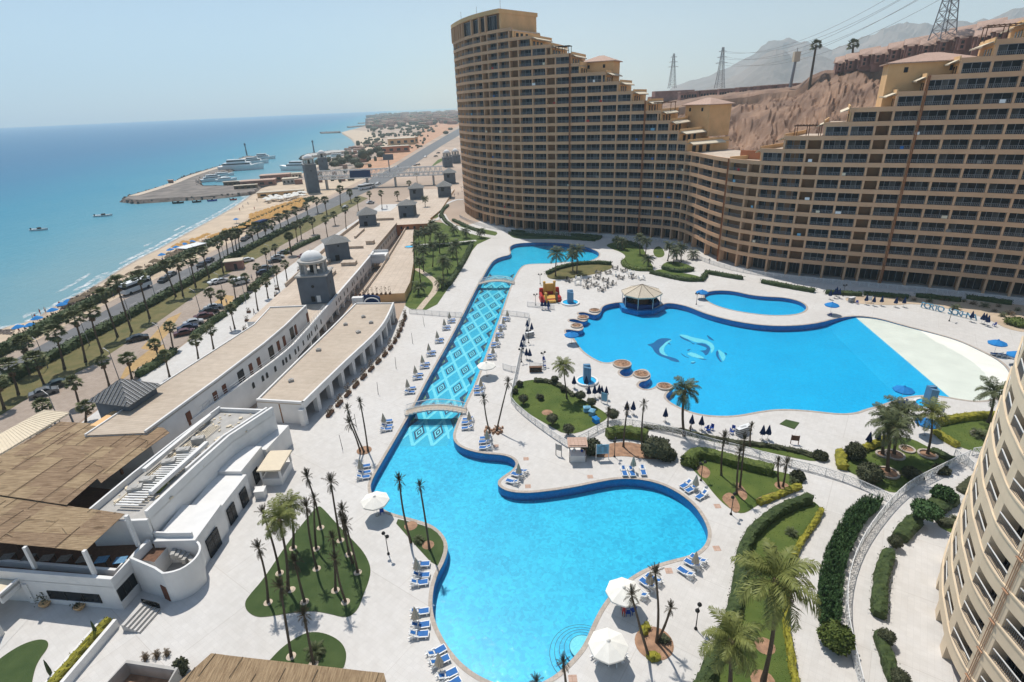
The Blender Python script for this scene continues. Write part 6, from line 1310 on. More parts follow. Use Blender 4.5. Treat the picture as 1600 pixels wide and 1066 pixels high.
hedge([(1266, 783), (1240, 792), (1212, 805), (1187, 824), (1165, 850), (1158, 882), (1155, 912), (1148, 950), (1133, 997), (1114, 1032), (1100, 1070), (1085, 1100)], 1.15, 1.1, 'hedge', 'long dark clipped hedge along the left side of the big palm bed', step=.4, ls=.12, dens=40)
hedge([(1283, 799), (1277, 813), (1263, 833), (1249, 853), (1240, 872), (1234, 892), (1229, 926), (1227, 975), (1233, 1012), (1241, 1065), (1248, 1100)], .55, .6, 'yellowhedge', 'golden yellow low hedge along the right side of the big palm bed', step=.35, ls=.1, dens=40)
hedge([(1075, 727), (1080, 716), (1100, 712), (1150, 727), (1207, 740)], 1.5, 1.25, 'hedgelight', 'green clipped hedge along the top of the triangular palm bed', step=.5, ls=.14, dens=36)
hedge([(1250, 762), (1215, 776), (1184, 789)], .8, .6, 'yellowhedge', 'golden yellow hedge along the lower edge of the triangular palm bed', step=.35, ls=.1, dens=36)
hedge([(948, 684), (975, 680), (1005, 686), (1012, 688)], 1.6, 1.5, 'hedgelight', 'bright green hedge behind the notice board', step=.5, ls=.16, dens=36)
hedge([(1312, 710), (1313, 722), (1316, 735)], 1.3, .9, 'yellowhedge', 'golden hedge at the left corner of the walled garden', step=.4, ls=.12)
hedge([(1346, 706), (1368, 696), (1388, 688)], 1.0, .8, 'yellowhedge', 'golden hedge along the deck side of the walled garden', step=.4, ls=.12)
hedge([(1458, 675), (1475, 688), (1497, 700)], .9, .8, 'yellowhedge', 'golden hedge along the path right of the walled garden', step=.4, ls=.12)
hedge([(1462, 664), (1487, 658), (1525, 653), (1558, 652)], 1.2, .9, 'yellowhedge', 'golden green hedge behind the far right lawn', step=.5, ls=.14)
hedge([(1455, 705), (1475, 715), (1490, 722)], 1.0, .6, 'hedge', 'low green hedge by the gate of the walled garden', step=.5, ls=.14)
hedge([(1488, 780), (1470, 790), (1455, 800)], 2.0, 1.0, 'hedge', 'clipped hedge piece behind the large topiary trees', step=.45, ls=.12, dens=40)
hedge([(1432, 816), (1418, 828), (1404, 845)], 1.5, 1.0, 'hedge', 'short clipped hedge piece between the topiary tree and the round ball', step=.45, ls=.12, dens=40)
hedge([(1388, 868), (1378, 895), (1373, 930), (1372, 968)], 1.25, 1.0, 'hedge', 'straight clipped hedge in the middle of the right hand path', step=.4, ls=.11, dens=44)
hedge([(1372, 996), (1380, 1022), (1390, 1048), (1398, 1075)], 1.0, .9, 'hedge', 'narrow clipped hedge at the bottom of the right hand path', step=.4, ls=.11, dens=44)
for i, l in enumerate(([(1102, 427), (1135, 433), (1160, 437)], [(1190, 442), (1230, 450), (1272, 457)], [(1016, 427), (1045, 434), (1075, 440), (1098, 439)], [(855, 429), (870, 421), (900, 414), (930, 412), (955, 414)], [(974, 410), (975, 417), (992, 423), (1020, 423)], [(1035, 420), (1060, 427), (1083, 423)], [(795, 366), (850, 370), (930, 377)], [(800, 363), (860, 365), (940, 372)], [(958, 377), (985, 381), (1003, 389)], [(1103, 430), (1096, 440)], [(690, 337), (697, 349), (707, 355)], [(700, 322), (690, 331), (690, 341)], [(708, 345), (735, 358), (757, 365)], [(737, 383), (722, 415), (699, 449)], [(645, 388), (690, 386), (740, 381)])):
 hedge(l, 1.3, .9, 'hedge' if i != 4 else 'hedgelight', f'low dark hedge of the upper gardens, {("by the hotel fence", "by the hotel fence further right", "round the lens shaped bed", "behind the three palms", "at the tip of the curved lawn", "round the small oval bed", "before the tower hotel", "close under the tower hotel", "above the curved lawn", "at the end of the lens bed", "inside the curving white path", "outside the curving white path", "at the foot of the white path", "along the deck beside the long left lawn", "crossing the long left lawn")[i]}', step=.9, ls=.22, group='low hedges of the upper gardens', bump=.14)
for i, (x0, x1) in enumerate(((1290, 1345), (1350, 1420), (1430, 1500), (1510, 1580))):
 hedge([(x0, 459 + (x0 - 1290) * .035), (x1, 459 + (x1 - 1290) * .06)], 1.2, .9, 'hedge', f'dark hedge under the right hand hotel wing, {nth(i)} from the left', step=.9, ls=.2, group='hedges under the right wing', bump=.14)
hedge([(1005, 668), (1060, 674), (1100, 684), (1150, 694), (1200, 698), (1240, 705), (1278, 716)], .7, .45, 'olive', 'ragged low hedge between the wide pool deck and its lawn strip', step=.6, ls=.16, bump=.15)
hedge([(835, 596), (862, 598), (880, 607), (897, 620)], .9, .5, 'olive', 'ragged hedge along the top of the topiary garden', step=.5, ls=.16, bump=.15)
hedge(wl_(list(PLANT_HEDGE)), .75, .6, 'yellowhedge', 'yellow green hedge in the white planter wall', px=False, step=.4, ls=.14, z=.6, bump=.12)
# spreading juniper bank
def juniper():
 pl = poly([(1352, 782), (1378, 786), (1373, 799), (1350, 823), (1334, 852), (1322, 882), (1315, 915), (1313, 950), (1312, 985), (1300, 1000), (1280, 985), (1275, 950), (1277, 915), (1280, 895), (1287, 870), (1297, 850), (1307, 828), (1322, 806), (1340, 790)]); rr = random.Random(6); mb = MB()
 if area(pl) < 0: pl.reverse()
 inn = offset(pl, .25, True); mb.prism(inn, 0, .55)
 xs, ys = [p.x for p in pl], [p.y for p in pl]; k = 0
 while k < 1500:
  x, y = rr.uniform(min(xs), max(xs)), rr.uniform(min(ys), max(ys))
  if not inside((x, y), pl): continue
  k += 1; h = rr.uniform(.7, 1.35); lean = Vector((rr.gauss(0, .35), rr.gauss(0, .35), 1)).normalized()
  for j in range(7):
   a = rr.uniform(0, 6.28); b = Vector((x, y, .35 + h * j / 9)); d = (lean + Vector((cos(a), sin(a), 0)) * (.9 - .07 * j)).normalized(); s = d.cross(Vector((0, 0, 1))).normalized() * .07; L_ = .42 * (1 - j * .06)
   mb.add([b - s, b + s, b + d * L_], [(0, 1, 2)])
 tag(link('juniper_bank', mb.mesh('juniper_bank', M['juniper'])), 'feathery green juniper bank inside the curved lattice fence', 'shrub')
juniper()
shrub((1303, 1010), 1.35, 2.0, 'hedgelight', 'big leafy bush at the lower end of the juniper bank', ls=.26, n=900, stem=.2)
shrub((1440, 818), 1.5, 1.5, 'juniper', 'large flat topped topiary tree beside the curved fence', 'topiary_tree', 'tree', stem=1.2, ls=.2, n=900)
shrub((1470, 785), 1.2, 1.5, 'juniper', 'feathery round bush behind the topiary tree', 'topiary_tree', 'tree', stem=.5, ls=.22, spiky=.6, n=700)
for px, lab in (((1396, 856), 'clipped ball shrub at the top end of the straight path hedge'), ((1382, 1006), 'clipped ball shrub below the straight path hedge'), ((1402, 1070), 'clipped ball shrub at the bottom edge of the right path')): shrub(px, .72, 1.25, 'olive', lab, 'ball_shrub', ls=.1, n=700, stem=.25)
for i, (px, r) in enumerate((((818, 632), .8), ((867, 600), .65), ((907, 627), .85), ((924, 637), .75), ((957, 658), 1.0), ((863, 664), .9), ((888, 680), .85), ((880, 612), .5), ((845, 625), .5), ((812, 604), .6), ((805, 615), .5))):
 shrub(px, r, r * 1.5, 'olive', f'dark rounded topiary in the garden behind the lattice fence, {nth(i)} listed', 'ball_shrub', group='topiary balls of the fenced garden', stem=.5 if i < 7 else .1, ls=.13, n=420)
for px, r, h, lab in (((924, 707), 1.5, 1.9, 'dark bush left of the notice board'), ((1025, 712), 2.1, 2.6, 'large dark bush at the right end of the red soil bed'), ((1042, 716), 1.3, 1.2, 'low dark bush beside the large bush on the red soil bed'), ((1077, 726), 1.1, 1.1, 'yellowish round bush at the corner of the triangular bed'), ((1334, 716), 1.2, 2.2, 'dark yucca like bush in the left corner of the walled garden'), ((1356, 750), 1.5, 2.2, 'dense dark bush by the lattice fence in the walled garden'), ((1246, 748), .8, .9, 'small bush at the right tip of the triangular bed'), ((1470, 738), .9, .8, 'round bush by the lattice gate'), ((1424, 745), 1.2, .9, 'low dark bush near the curved fence of the walled garden'), ((1281, 716), .9, .8, 'grey bush at the right end of the lawn strip')):
 shrub(px, r, h, 'olive' if 'yellow' not in lab else 'hedgelight', lab, ls=.22, n=700)
for px, r, lab in (((842, 622), .9, 'small spiky palm in the topiary garden'), ((1529, 682), 1.5, 'cycas plant in a stone ring on the far right lawn'), ((655, 846), .9, 'spiky agave in the grass wedge by the lagoon pool'), ((494, 1022), 1.3, 'low spreading palm on the turf by the hut'), ((1203, 862), .9, 'small palm shoot behind the large feather palm'), ((1236, 835), .9, 'young pale shrub in the long hedge bed'), ((1490, 812), .6, 'small agave by the cream block'), ((1240, 755), .8, 'flax plant at the tip of the triangular bed')): spiky(px, r, .6, lab)
hedge([(1500, 770), (1512, 760), (1524, 750)], 1.2, .5, 'olive', 'lens shaped low hedge beside the cream block', step=.4, ls=.12); hedge([(1466, 820), (1480, 818), (1494, 824)], 1.2, .6, 'olive', 'small hedge bed against the cream block', step=.4, ls=.14)
for i, (x, y) in enumerate(((1006, 980), (1035, 1000), (1020, 1028))): hedge([(x - 6, y + 4), (x + 2, y - 2), (x + 8, y + 6)] if i else [(x + 2, y + 14), (x - 2, y + 4), (x + 8, y)], .7, .5, 'yellowhedge' if i != 1 else 'olive', f'low curved hedge round the three palm bed near the parasols, {("left", "right", "lower")[i]} piece', step=.3, ls=.1)
mb = MB(); c = G(1022, 1005); mb.lathe([(1.75, .02), (1.6, .06), (0, .08)], 24); struct('planting_bed', mb.mesh('planting_bed', M['soil']), loc=(c.x, c.y, 0))
mb = MB(); rr = random.Random(8); c = G(771, 674)
for i in range(46): a = rr.uniform(0, 6.3); d = rr.uniform(0, 1.5); s = rr.uniform(.2, .5); mb.box((c.x + d * cos(a) * 1.15, c.y + d * sin(a), s * .35), (s, s * .8, s * .7), 0, rr.uniform(0, 3), taper=.7)
tag(link('rock_pile', mb.mesh('rock_pile', M['soil'])), 'brown rock pile round the leaning palms right of the near bridge', 'rocks')
# ragged potted shrubs before the colonnade and on the terraces
def pot_shrub(p, z, label, group, L=1.6, rz=0.0, h=1.0, flower=False, name='planter_trough'):
 t = thing(name, label, 'planter', (p[0], p[1], z), rz, group); rr = random.Random(int(p[0] * 77 + p[1] * 5)); mb = MB(); mb.box((0, 0, .22), (L, .55, .44)); link('trough', mb.mesh('trough', M['wood']), t); mb = MB(); lq = []
 for _ in range(int(70 * L)): lq.append((Vector((rr.uniform(-.5, .5) * L, rr.uniform(-.3, .3), .4 + h * rr.random() ** 1.3)), Vector((rr.gauss(0, .6), rr.gauss(0, .6), 1))))
 for _ in range(int(5 * L)): x, y = rr.uniform(-.45, .45) * L, rr.uniform(-.2, .2); mb.tube([(x, y, .4), (x + rr.uniform(-.2, .2), y + rr.uniform(-.2, .2), .4 + h * rr.uniform(.5, 1.1))], .015, 3, 1)
 leafquads(mb, lq, rr, .17); link('foliage', mb.mesh('foliage', [M['dead'] if not flower else M['red'], M['bark']] if not flower else [M['red'], M['bark']]), t)
k = 0
for p in resample(offset(pf, -2.2), 3.3):
 if p.y < 76: continue
 q, d = on_line(pf, p); pot_shrub(p, 0, f'wooden trough of straggly shrubs before the colonnade, {nth(k)} from the near end', 'troughs before the colonnade', 1.9, atan2(d.y, d.x), .9 + .4 * (k % 3)); k += 1
for i, (x, y) in enumerate(((456, 656), (377, 771), (353, 805))): p = G(x, y); pot_shrub(p, 0, ('pot of red flowers by the end wall of the colonnade pavilion', 'pot of red flowers by the shop fronts, right one', 'pot of red flowers by the shop fronts, left one')[i], None, .7, 0, .8, True, 'flower_pot')
for i, (x, y, lab) in enumerate(((72, 946, 'round pot with a small tree in the restaurant corner'), (126, 951, 'low round pot beside the strip window'))):
 p = G(x, y); t = thing('round_pot', lab, 'pot', p); mb = MB(); mb.lathe([(.32, 0), (.55, .4), (.5, .5), (.42, .42), (0, .4)], 14); link('bowl', mb.mesh('bowl', M['facade2']), t); mb = MB(); rr = random.Random(i); leafquads(mb, [(Vector((rr.gauss(0, .35), rr.gauss(0, .3), .5 + rr.random() * (1.1 if i == 0 else .2))), Vector((0, 0, 1))) for _ in range(70)], rr, .16); link('foliage', mb.mesh('foliage', M['olive']), t)
for i, (x, y) in enumerate(((228, 1030), (262, 1024), (284, 1040), (246, 1026))): spiky((x, y), .55, 1.3, ('pinkish', 'pale green', 'reddish', 'straggly')[i] + ' wispy shrub behind the grey planter box', 'dead', 12)
shrub((286, 1052), .6, 1.6, 'olive', 'dark upright bush right of the grey planter box', n=300)
for i, (x, y) in enumerate(((155, 1000), (84, 1062))): p = G(x, y); t = thing('cypress_sapling', ('small dark cypress at the top of the planter hedge', 'small dark cypress at the bottom of the planter hedge')[i], 'tree', (p.x, p.y, .6)); mb = MB(); mb.tube([(0, 0, 0), (.02, 0, .6), (.05, 0, 1.5), (.06, 0, 2.0)], [.12, .17, .1, .02], 7); link('foliage', mb.mesh('foliage', M['hedge']), t)
for i in range(16): y = 118 + i * 6.2; p = V2(-61.5 - (i % 3) * 2.2, y); pot_shrub(p, .02, f'round planter shrub on the white promenade, {nth(i)} from the left', 'planters of the promenade', .9, 0, .9)
for i in range(9): p = V2(-37.6 + i * 1.05, 127.3); pot_shrub(p, 4.3, f'reed like plant on the near end of the peach terrace, {nth(i)} from the left', 'plants on the terrace edge', .5, 0, 1.6)
# desert plants in the sandy bed under the right wing
for i, (x, y) in enumerate(((1428, 470), (1452, 472), (1476, 470), (1506, 472), (1520, 476), (1538, 480), (1553, 487), (1566, 495), (1577, 492), (1590, 486), (1404, 470), (1492, 483), (1560, 480))): spiky((x, y), .8 + .3 * (i % 3), .5 + .5 * (i % 2), f'desert plant in the sandy bed under the right wing, {nth(i)} listed', 'frond' if i % 2 else 'dead', 14, 'desert plants under the wing')
shrub((1590, 508), 2.2, 1.3, 'hedgelight', 'wide yellow green bush at the right end of the sandy bed', n=600, ls=.25)
# far trees round the marina
def tree(px, r, h, label, group):
 t = shrub(px, r, h * .75, 'olive', label, 'broad_tree', 'tree', group, h * .3, ls=.5, n=260)
for i, (x, y, r, h) in enumerate(((500, 262, 4, 7), (512, 258, 4, 7), (524, 265, 4.5, 7), (536, 262, 4, 8), (546, 258, 4, 9), (556, 262, 5, 8), (569, 256, 5, 12), (580, 246, 4, 8), (592, 245, 5, 10), (596, 250, 4, 8), (530, 256, 4, 6), (562, 266, 4, 6), (590, 222, 4, 5), (600, 215, 5, 6), (640, 206, 7, 8), (655, 203, 8, 8), (667, 204, 7, 9), (612, 205, 8, 8), (585, 206, 8, 9), (592, 199, 9, 9), (625, 196, 9, 9), (650, 213, 5, 5), (704, 205, 5, 6), (697, 212, 5, 7))): tree((x, y), r, h, f'dark rounded tree inland of the marina, {nth(i)} of twenty-four', 'trees around the marina')
rr = random.Random(77); mb = MB(); mb2 = MB()
def blob(p, r, h):
 for j in range(10): a = rr.uniform(0, 6.28); d = r * rr.random() * .6; s = r * rr.uniform(.35, .7); mb.lathe([(s * .6, .2), (s, h * .4), (s * .7, h * .8), (0, h)], 6, 0, (p.x + d * cos(a), p.y + d * sin(a), -.3 + rr.uniform(-.2, .4)), rr.random())
for _ in range(330):
 x = rr.uniform(575, 716); y = rr.uniform(172 + (712 - x) * .09, 200 - (x - 600) * .05); p = G(x, y)
 if p.y > 3500: continue
 k = p.y / 1000
 if rr.random() < .42: blob(p, 5 * k, 6 * k)
 else: mb2.box((p.x, p.y, 2.4 * k), (rr.uniform(6, 14) * k, rr.uniform(6, 12) * k, 4.8 * k), 0, rr.uniform(-.3, .3)); mb2.box((p.x, p.y, 5 * k), (rr.uniform(6, 14) * k, 8 * k, .5 * k), 1, rr.uniform(-.3, .3))
for _ in range(260):
 x = rr.uniform(560, 700); y = rr.uniform(197, 232); p = G(x, y)
 if x > 655 + (232 - y) * .9 or x < 560 + (232 - y) * .6: continue
 k = p.y / 1000; blob(p, rr.uniform(1.5, 4) * k, rr.uniform(2, 4.5) * k)
for _ in range(150):
 x = rr.uniform(425, 600); y = rr.uniform(238, 296) - (x - 425) * .08; p = G(x, y)
 if x < 470 + (285 - y) * 1.5 or x > 610 - (y - 230) * .9: continue
 k = p.y / 700
 if rr.random() < .55: blob(p, rr.uniform(2, 4) * k, rr.uniform(3, 6) * k)
 else: w_ = rr.uniform(4, 11) * k; mb2.box((p.x, p.y, 1.5), (w_, rr.uniform(3, 6) * k, 3.0), rr.choice((0, 1, 1)), rr.uniform(-.2, .4)); mb2.box((p.x, p.y, 3.1), (w_ * 1.1, 5 * k, .25), 1, rr.uniform(-.2, .4))
struct('far_wood', mb.mesh('far_wood', M['olive']), 'stuff'); struct('far_settlement', mb2.mesh('far_settlement', [M['villa'], M['pinkroof']]), 'stuff')
# ================================================================== FURNITURE, FENCES, VEHICLES
def inst(tree, name, label, cat, loc, rz=0.0, group=None, scale=None):
 """a thing with its parts (name, mesh, local place[, turn[, sub-parts]]), meshes shared"""
 t = thing(name, label, cat, loc, rz, group, scale)
 for nm, me, *r in tree:
  o = link(nm, me, t, r[0] if r else None, r[1] if len(r) > 1 else 0.0)
  for s in (r[2] if len(r) > 2 else ()): link(s[0], s[1], o, s[2] if len(s) > 2 else None)
 return t
# ---- lattice fences
def lattice(L, h, seed):
 rr = random.Random(seed); mb = MB(); nx, nz = int(L / .22), int(h / .22); P = {}
 for i in range(nx + 1):
  for j in range(nz + 1):
   e = 0 if i in (0, nx) or j in (0, nz) else .06; P[i, j] = (-L / 2 + L * i / nx + rr.uniform(-e, e), 0, .06 + (h - .1) * j / nz + rr.uniform(-e, e))
 for (i, j), p in P.items():
  for q in ((i + 1, j), (i, j + 1)) if (i + j) % 2 else ((i + 1, j + 1), (i + 1, j - 1)):
   if q in P and rr.random() < .9: mb.bar(p, P[q], .026, .026)
 return mb.mesh('lattice', M['whitemetal'])
LAT = [lattice(2.0, 1.15, s) for s in range(4)]
mb = MB(); mb.box((0, 0, 0), (2.0, .06, .06)); RAILM = mb.mesh('rail', M['whitemetal']); mb = MB(); mb.box((0, 0, .6), (.08, .08, 1.2)); POSTM = mb.mesh('post', M['whitemetal'])
mb = MB(); [mb.box((-.95 + i * .1, 0, .6), (.02, .02, 1.1)) for i in range(20)]; BARM = mb.mesh('bars', M['whitemetal'])
def fence(pts, label, infill, px=True, name='lattice_fence', sm=2, h=1.0):
 p = poly(pts) if px else pts; p = smooth(p, False, sm) if sm else [Vector(q) for q in p]; p = resample(p, 2.0); t = thing(name, label, 'fence', (p[0].x, p[0].y, .03)); rr = random.Random(len(p)); o = p[0]
 for i, (a, b) in enumerate(zip(p, p[1:])):
  m = (a + b) / 2 - o; rz = facing(a, b); sx = (b - a).length / 2
  link('panel', infill[i % len(infill)], t, (m.x, m.y, 0), rz, (sx, 1, h)); [link(nm, RAILM, t, (m.x, m.y, zz * h), rz, (sx, 1, 1)) for nm, zz in (('top_rail', 1.17), ('bottom_rail', .05))]; link('post', POSTM, t, (a.x - o.x, a.y - o.y, 0), rz, (1, 1, h))
 q = p[-1] - o; link('post', POSTM, t, (q.x, q.y, 0)); return t
fence([(799, 630), (806, 640), (830, 660), (860, 682), (889, 701)], 'white lattice fence below the topiary garden', LAT)
fence([(889, 700), (912, 688), (942, 670), (960, 665), (990, 666), (1050, 678), (1100, 694), (1160, 708), (1220, 726), (1290, 743), (1350, 765), (1393, 788)], 'long white lattice fence sweeping from the kiosk to the walled garden', LAT)
fence([(1512, 718), (1495, 726), (1460, 744), (1420, 764), (1393, 788), (1368, 818), (1346, 850), (1331, 883), (1322, 917), (1319, 950), (1322, 985), (1332, 1030), (1344, 1080)], 'tall curved lattice fence following the inner path by the cream block', LAT, h=1.25)
fence([(1490, 714), (1508, 725), (1518, 735)], 'short lattice gate fence at the end of the walled garden', LAT, sm=0)
fence([(1518, 712), (1545, 708), (1580, 706)], 'white lattice fence below the far right lawn', LAT, sm=0)
fence([(640, 490), (665, 492), (690, 494), (722, 496)], 'low white barred fence left of the patterned channel', [BARM], sm=0, name='bar_fence'); fence([(783, 492), (805, 494), (827, 497)], 'short white barred fence right of the patterned channel', [BARM], sm=0, name='bar_fence')
fence([(827, 497), (820, 530), (812, 560), (805, 595), (799, 622)], 'white barred fence running past the closed blue parasols', [BARM], sm=1, name='bar_fence')
fence([(786, 577), (792, 580), (808, 582)], 'small white gate panels near the open white parasol', [BARM], sm=0, name='bar_fence'); fence([(828, 575), (849, 577)], 'short barred panel by the wooden bench stand', [BARM], sm=0, name='bar_fence'); fence([(824, 479), (845, 481), (866, 484)], 'low barrier before the inflatable castle', [BARM], sm=0, name='bar_fence')
fence(HC.rng(HC.find(735, 0), HC.find(1085, 0), 5.0, 4), 'white fence along the ground floor of the tower hotel', LAT[:2], False, sm=0); fence(HC.rng(HC.find(1100, 0), HC.len - 25, 4.2, 4), 'white fence along the ground floor of the right hand wing', LAT[2:], False, sm=0)
# ---- arched footbridges
def bridge(a, b, wpx, label, rise=.95, mat_='coping'):
 p, q = G(*a).to_2d(), G(*b).to_2d(); d = (q - p).normalized(); n = V2(-d.y, d.x); L_ = (q - p).length; W = 1.7; t = thing('arched_bridge', label, 'bridge', (p.x, p.y, 0), atan2(d.y, d.x)); N = 14; z = lambda f: .15 + rise * sin(pi * f) ** .9 if 0 < f < 1 else .15
 mb = MB(); vs = []
 for i in range(N + 1): f = i / N; vs += [(L_ * f, s * W / 2, z(f) - k) for s in (-1, 1) for k in (.28, 0)]
 for i in range(N): o = i * 4; mb.add([], []); mb.f += [(o, o + 4, o + 5, o + 1), (o + 3, o + 7, o + 6, o + 2), (o + 1, o + 5, o + 7, o + 3), (o + 2, o + 6, o + 4, o)]; mb.m += [0] * 4
 mb.v = vs; link('deck', mb.mesh('deck', M['path']), t)
 for s in (-1, 1):
  mb = MB(); pts = [(L_ * i / N, s * W / 2, z(i / N) + .95) for i in range(N + 1)]; mb.tube(pts, .06, 5); mb.tube([(x, y, zz - .72) for x, y, zz in pts], .035, 4); link('handrail', mb.mesh('handrail', M['whitemetal']), t); mb = MB()
  for i in range(N * 3 + 1): f = i / (N * 3); mb.box((L_ * f, s * W / 2, z(f) + .47), (.035, .035, .95))
  link('baluster', mb.mesh('baluster', M['whitemetal']), t)
  for i in range(N): f = (i + .5) / N; mb = MB(); mb.box((L_ * f, s * (W / 2 + .03), z(f) - .12), (L_ / N - .05, .1, .26)); link('stone', mb.mesh('stone', M['white']), t)
bridge((634, 646), (729, 643), 0, 'arched white railed footbridge at the near end of the patterned channel', .9); bridge((748, 444), (804, 443), 0, 'arched white railed footbridge at the far end of the patterned channel', .9)
# ---- lamps
mb = MB(); mb.lathe([(.16, 0), (.16, .12), (.06, .3), (.045, 1.4), (.04, 2.75)], 8); LP_POLE = mb.mesh('pole', M['black']); mb = MB(); mb.lathe([(.05, 0), (.2, .1), (.22, .22), (.14, .36), (0, .44)], 9); LP_HEAD = mb.mesh('lantern', M['black']); mb = MB(); mb.box((0, 0, 2.62), (.75, .05, .05)); mb.bar((-.3, 0, 2.3), (0, 0, 2.6), .03); mb.bar((.3, 0, 2.3), (0, 0, 2.6), .03); LP_ARM = mb.mesh('arm', M['black'])
LAMP = [('pole', LP_POLE), ('arm', LP_ARM), ('lantern', LP_HEAD, (-.38, 0, 2.6)), ('lantern', LP_HEAD, (.38, 0, 2.6))]
for (x, y), rz, lab in (((1087, 983), 1.0, 'near the three white parasol palms at the lower right'), ((607, 866), -.8, 'by the grass wedge left of the lagoon pool'), ((960, 714), 1.2, 'beside the blue notice board'), ((1095, 751), .4, 'at the left tip of the triangular bed'), ((1142, 804), .9, 'at the lower tip of the triangular bed'), ((844, 444), 0, 'behind the inflatable castle'), ((837, 477), .4, 'left of the inflatable castle'), ((1088, 476), .2, 'beside the kidney pool'), ((1483, 502), .8, 'before the letters of the resort sign'), ((849, 572), .6, 'by the wooden bench stand'), ((826, 536), .1, 'among the closed blue parasols'), ((815, 566), .3, 'by the small white gate panels'), ((1317, 463), .2, 'by the parasols under the right wing'), ((1062, 424), .5, 'in the lens shaped bed'), ((722, 300), 0, 'on the curving white path')): inst(LAMP, 'lamp_post', 'dark two lantern lamp post ' + lab, 'lamp post', G(x, y), rz)
mb = MB(); mb.lathe([(.07, 0), (.05, .1), (.035, 2.4), (0, 2.45)], 6); TP = mb.mesh('pole', M['black'])
for i, (x, y) in enumerate(((591, 616), (619, 576), (645, 537), (663, 510), (535, 701), (557, 667))): tag(link('thin_pole', TP, None, G(x, y), rot=(0, .04, i)), f'thin dark pole on the empty deck before the colonnade, {nth((2, 3, 4, 5, 0, 1)[i])} from the near end', 'pole', 'thin poles before the colonnade')
mb = MB(); mb.lathe([(.14, 0), (.09, .3), (.06, 6.2)], 6); SL_P = mb.mesh('pole', M['steel']); mb = MB(); mb.bar((0, 0, 6.1), (1.5, 0, 6.45), .07); SL_A = mb.mesh('arm', M['steel']); mb = MB(); mb.box((1.75, 0, 6.46), (.6, .2, .1)); SL_H = mb.mesh('lamp_head', M['concrete'])
for i, (x, y) in enumerate(((97, 668), (187, 595), (260, 551), (314, 491), (350, 463), (384, 470), (429, 440), (75, 575), (140, 540), (205, 500), (245, 470), (301, 440), (352, 408), (426, 413))): inst([('pole', SL_P), ('arm', SL_A), ('lamp_head', SL_H)], 'street_lamp', f'slim grey street lamp {"between parking lot and promenade" if i < 7 or i == 13 else "on the verge of the coast road"}, {nth(i if i < 7 else (i - 7 if i < 13 else 7))} from the left', 'street lamp', G(x, y), 2.6, 'street lamps')
# ---- loungers and parasols
def lounger_mesh():
 mb = MB(); L_, W = 1.95, .68
 for s in (-1, 1): mb.box((0, s * W / 2, .30), (L_, .09, .08)); mb.box((-.75, s * W / 2, .15), (.12, .1, .3)); mb.box((.7, s * W / 2, .15), (.12, .1, .3)); mb.box((-.2, s * W / 2 * 1.05, .46), (.5, .08, .05))
 mb.box((L_ / 2 - .03, 0, .3), (.08, W, .08)); fr = mb.mesh('frame', M['plastic'])
 mb = MB(); mb.box((.42, 0, .335), (1.0, W - .1, .04)); seat = mb.mesh('sling', M['bluepad']); mb = MB(); mb.box((.42, 0, .37), (.9, .1, .02)); band = mb.mesh('stripe', M['plastic'])
 mb = MB(); T = Matrix.Translation((-.1, 0, .33)) @ Matrix.Rotation(radians(28), 4, 'Y')
 for i in range(5): mb.box((-.12 - .165 * i, 0, .03), (.09, W - .08, .035), 0, M=T)
 for s in (-1, 1): mb.box((-.44, s * (W / 2 - .03), .03), (.9, .07, .06), 0, M=T)
 mb.box((-.45, 0, .045), (.5, W * .5, .03), 1, M=T); back = mb.mesh('backrest', [M['plastic'], M['bluepad']]); return [('frame', fr), ('sling', seat), ('backrest', back)]
LNG = lounger_mesh()
mb = MB(); mb.tube([(0, 0, 0), (0, 0, 2.45)], .03, 5); CP_POLE = mb.mesh('pole', M['whitemetal']); mb = MB(); mb.lathe([(.28, 0), (.28, .1), (.05, .18)], 10); CP_BASE = mb.mesh('base', M['concrete'])
def closed_canopy(m, seed, L_=1.5):
 rr = random.Random(seed); mb = MB(); n = 16; prof = [(.34, -L_), (.37, -L_ * .9), (.22, -L_ * .5), (.10, -L_ * .15), (.03, 0.0), (0, .12)]; vs = []
 for r, z in prof: vs += [(r * (1.15 if i % 2 else .62) * rr.uniform(.95, 1.05) * cos(2 * pi * i / n), r * (1.15 if i % 2 else .62) * sin(2 * pi * i / n), z + (rr.uniform(-.06, .06) if z < -1 else 0)) for i in range(n)]
 mb.add(vs, [(k * n + i, k * n + (i + 1) % n, (k + 1) * n + (i + 1) % n, (k + 1) * n + i) for k in range(len(prof) - 1) for i in range(n)]); mb.f.append(tuple(range(n - 1, -1, -1))); mb.m.append(0); return mb.mesh('canopy', M[m])
CC = {m: [closed_canopy(m, s) for s in range(3)] for m in ('beige_par', 'navy')}
def open_parasol(m, r=1.75, n=8):
 mb = MB(); vs = [(0, 0, .62)]; N = n * 2
 for k, (f, z) in enumerate(((.5, .36), (1, 0))): vs += [(r * f * (1 if i % 2 == 0 else .93) * cos(pi * i / n), r * f * (1 if i % 2 == 0 else .93) * sin(pi * i / n), z - (.03 if i % 2 else 0)) for i in range(N)]
 vs += [(v[0] * .99, v[1] * .99, v[2] - .2) for v in vs[1 + N:]]
 fs = [(0, 1 + i, 1 + (i + 1) % N) for i in range(N)] + [(1 + i, 1 + N + i, 1 + N + (i + 1) % N, 1 + (i + 1) % N) for i in range(N)] + [(1 + N + i, 1 + 2 * N + i, 1 + 2 * N + (i + 1) % N, 1 + N + (i + 1) % N) for i in range(N)]
 mb.add(vs, fs); mb.lathe([(.22, .56), (.12, .7), (0, .76)], 8); can = mb.mesh('canopy', M[m]); mb = MB()
 for i in range(n): a = 2 * pi * i / n; mb.bar((0, 0, .5), (r * cos(a), r * sin(a), -.05), .025)
 return can, mb.mesh('rib', M['whitemetal'])
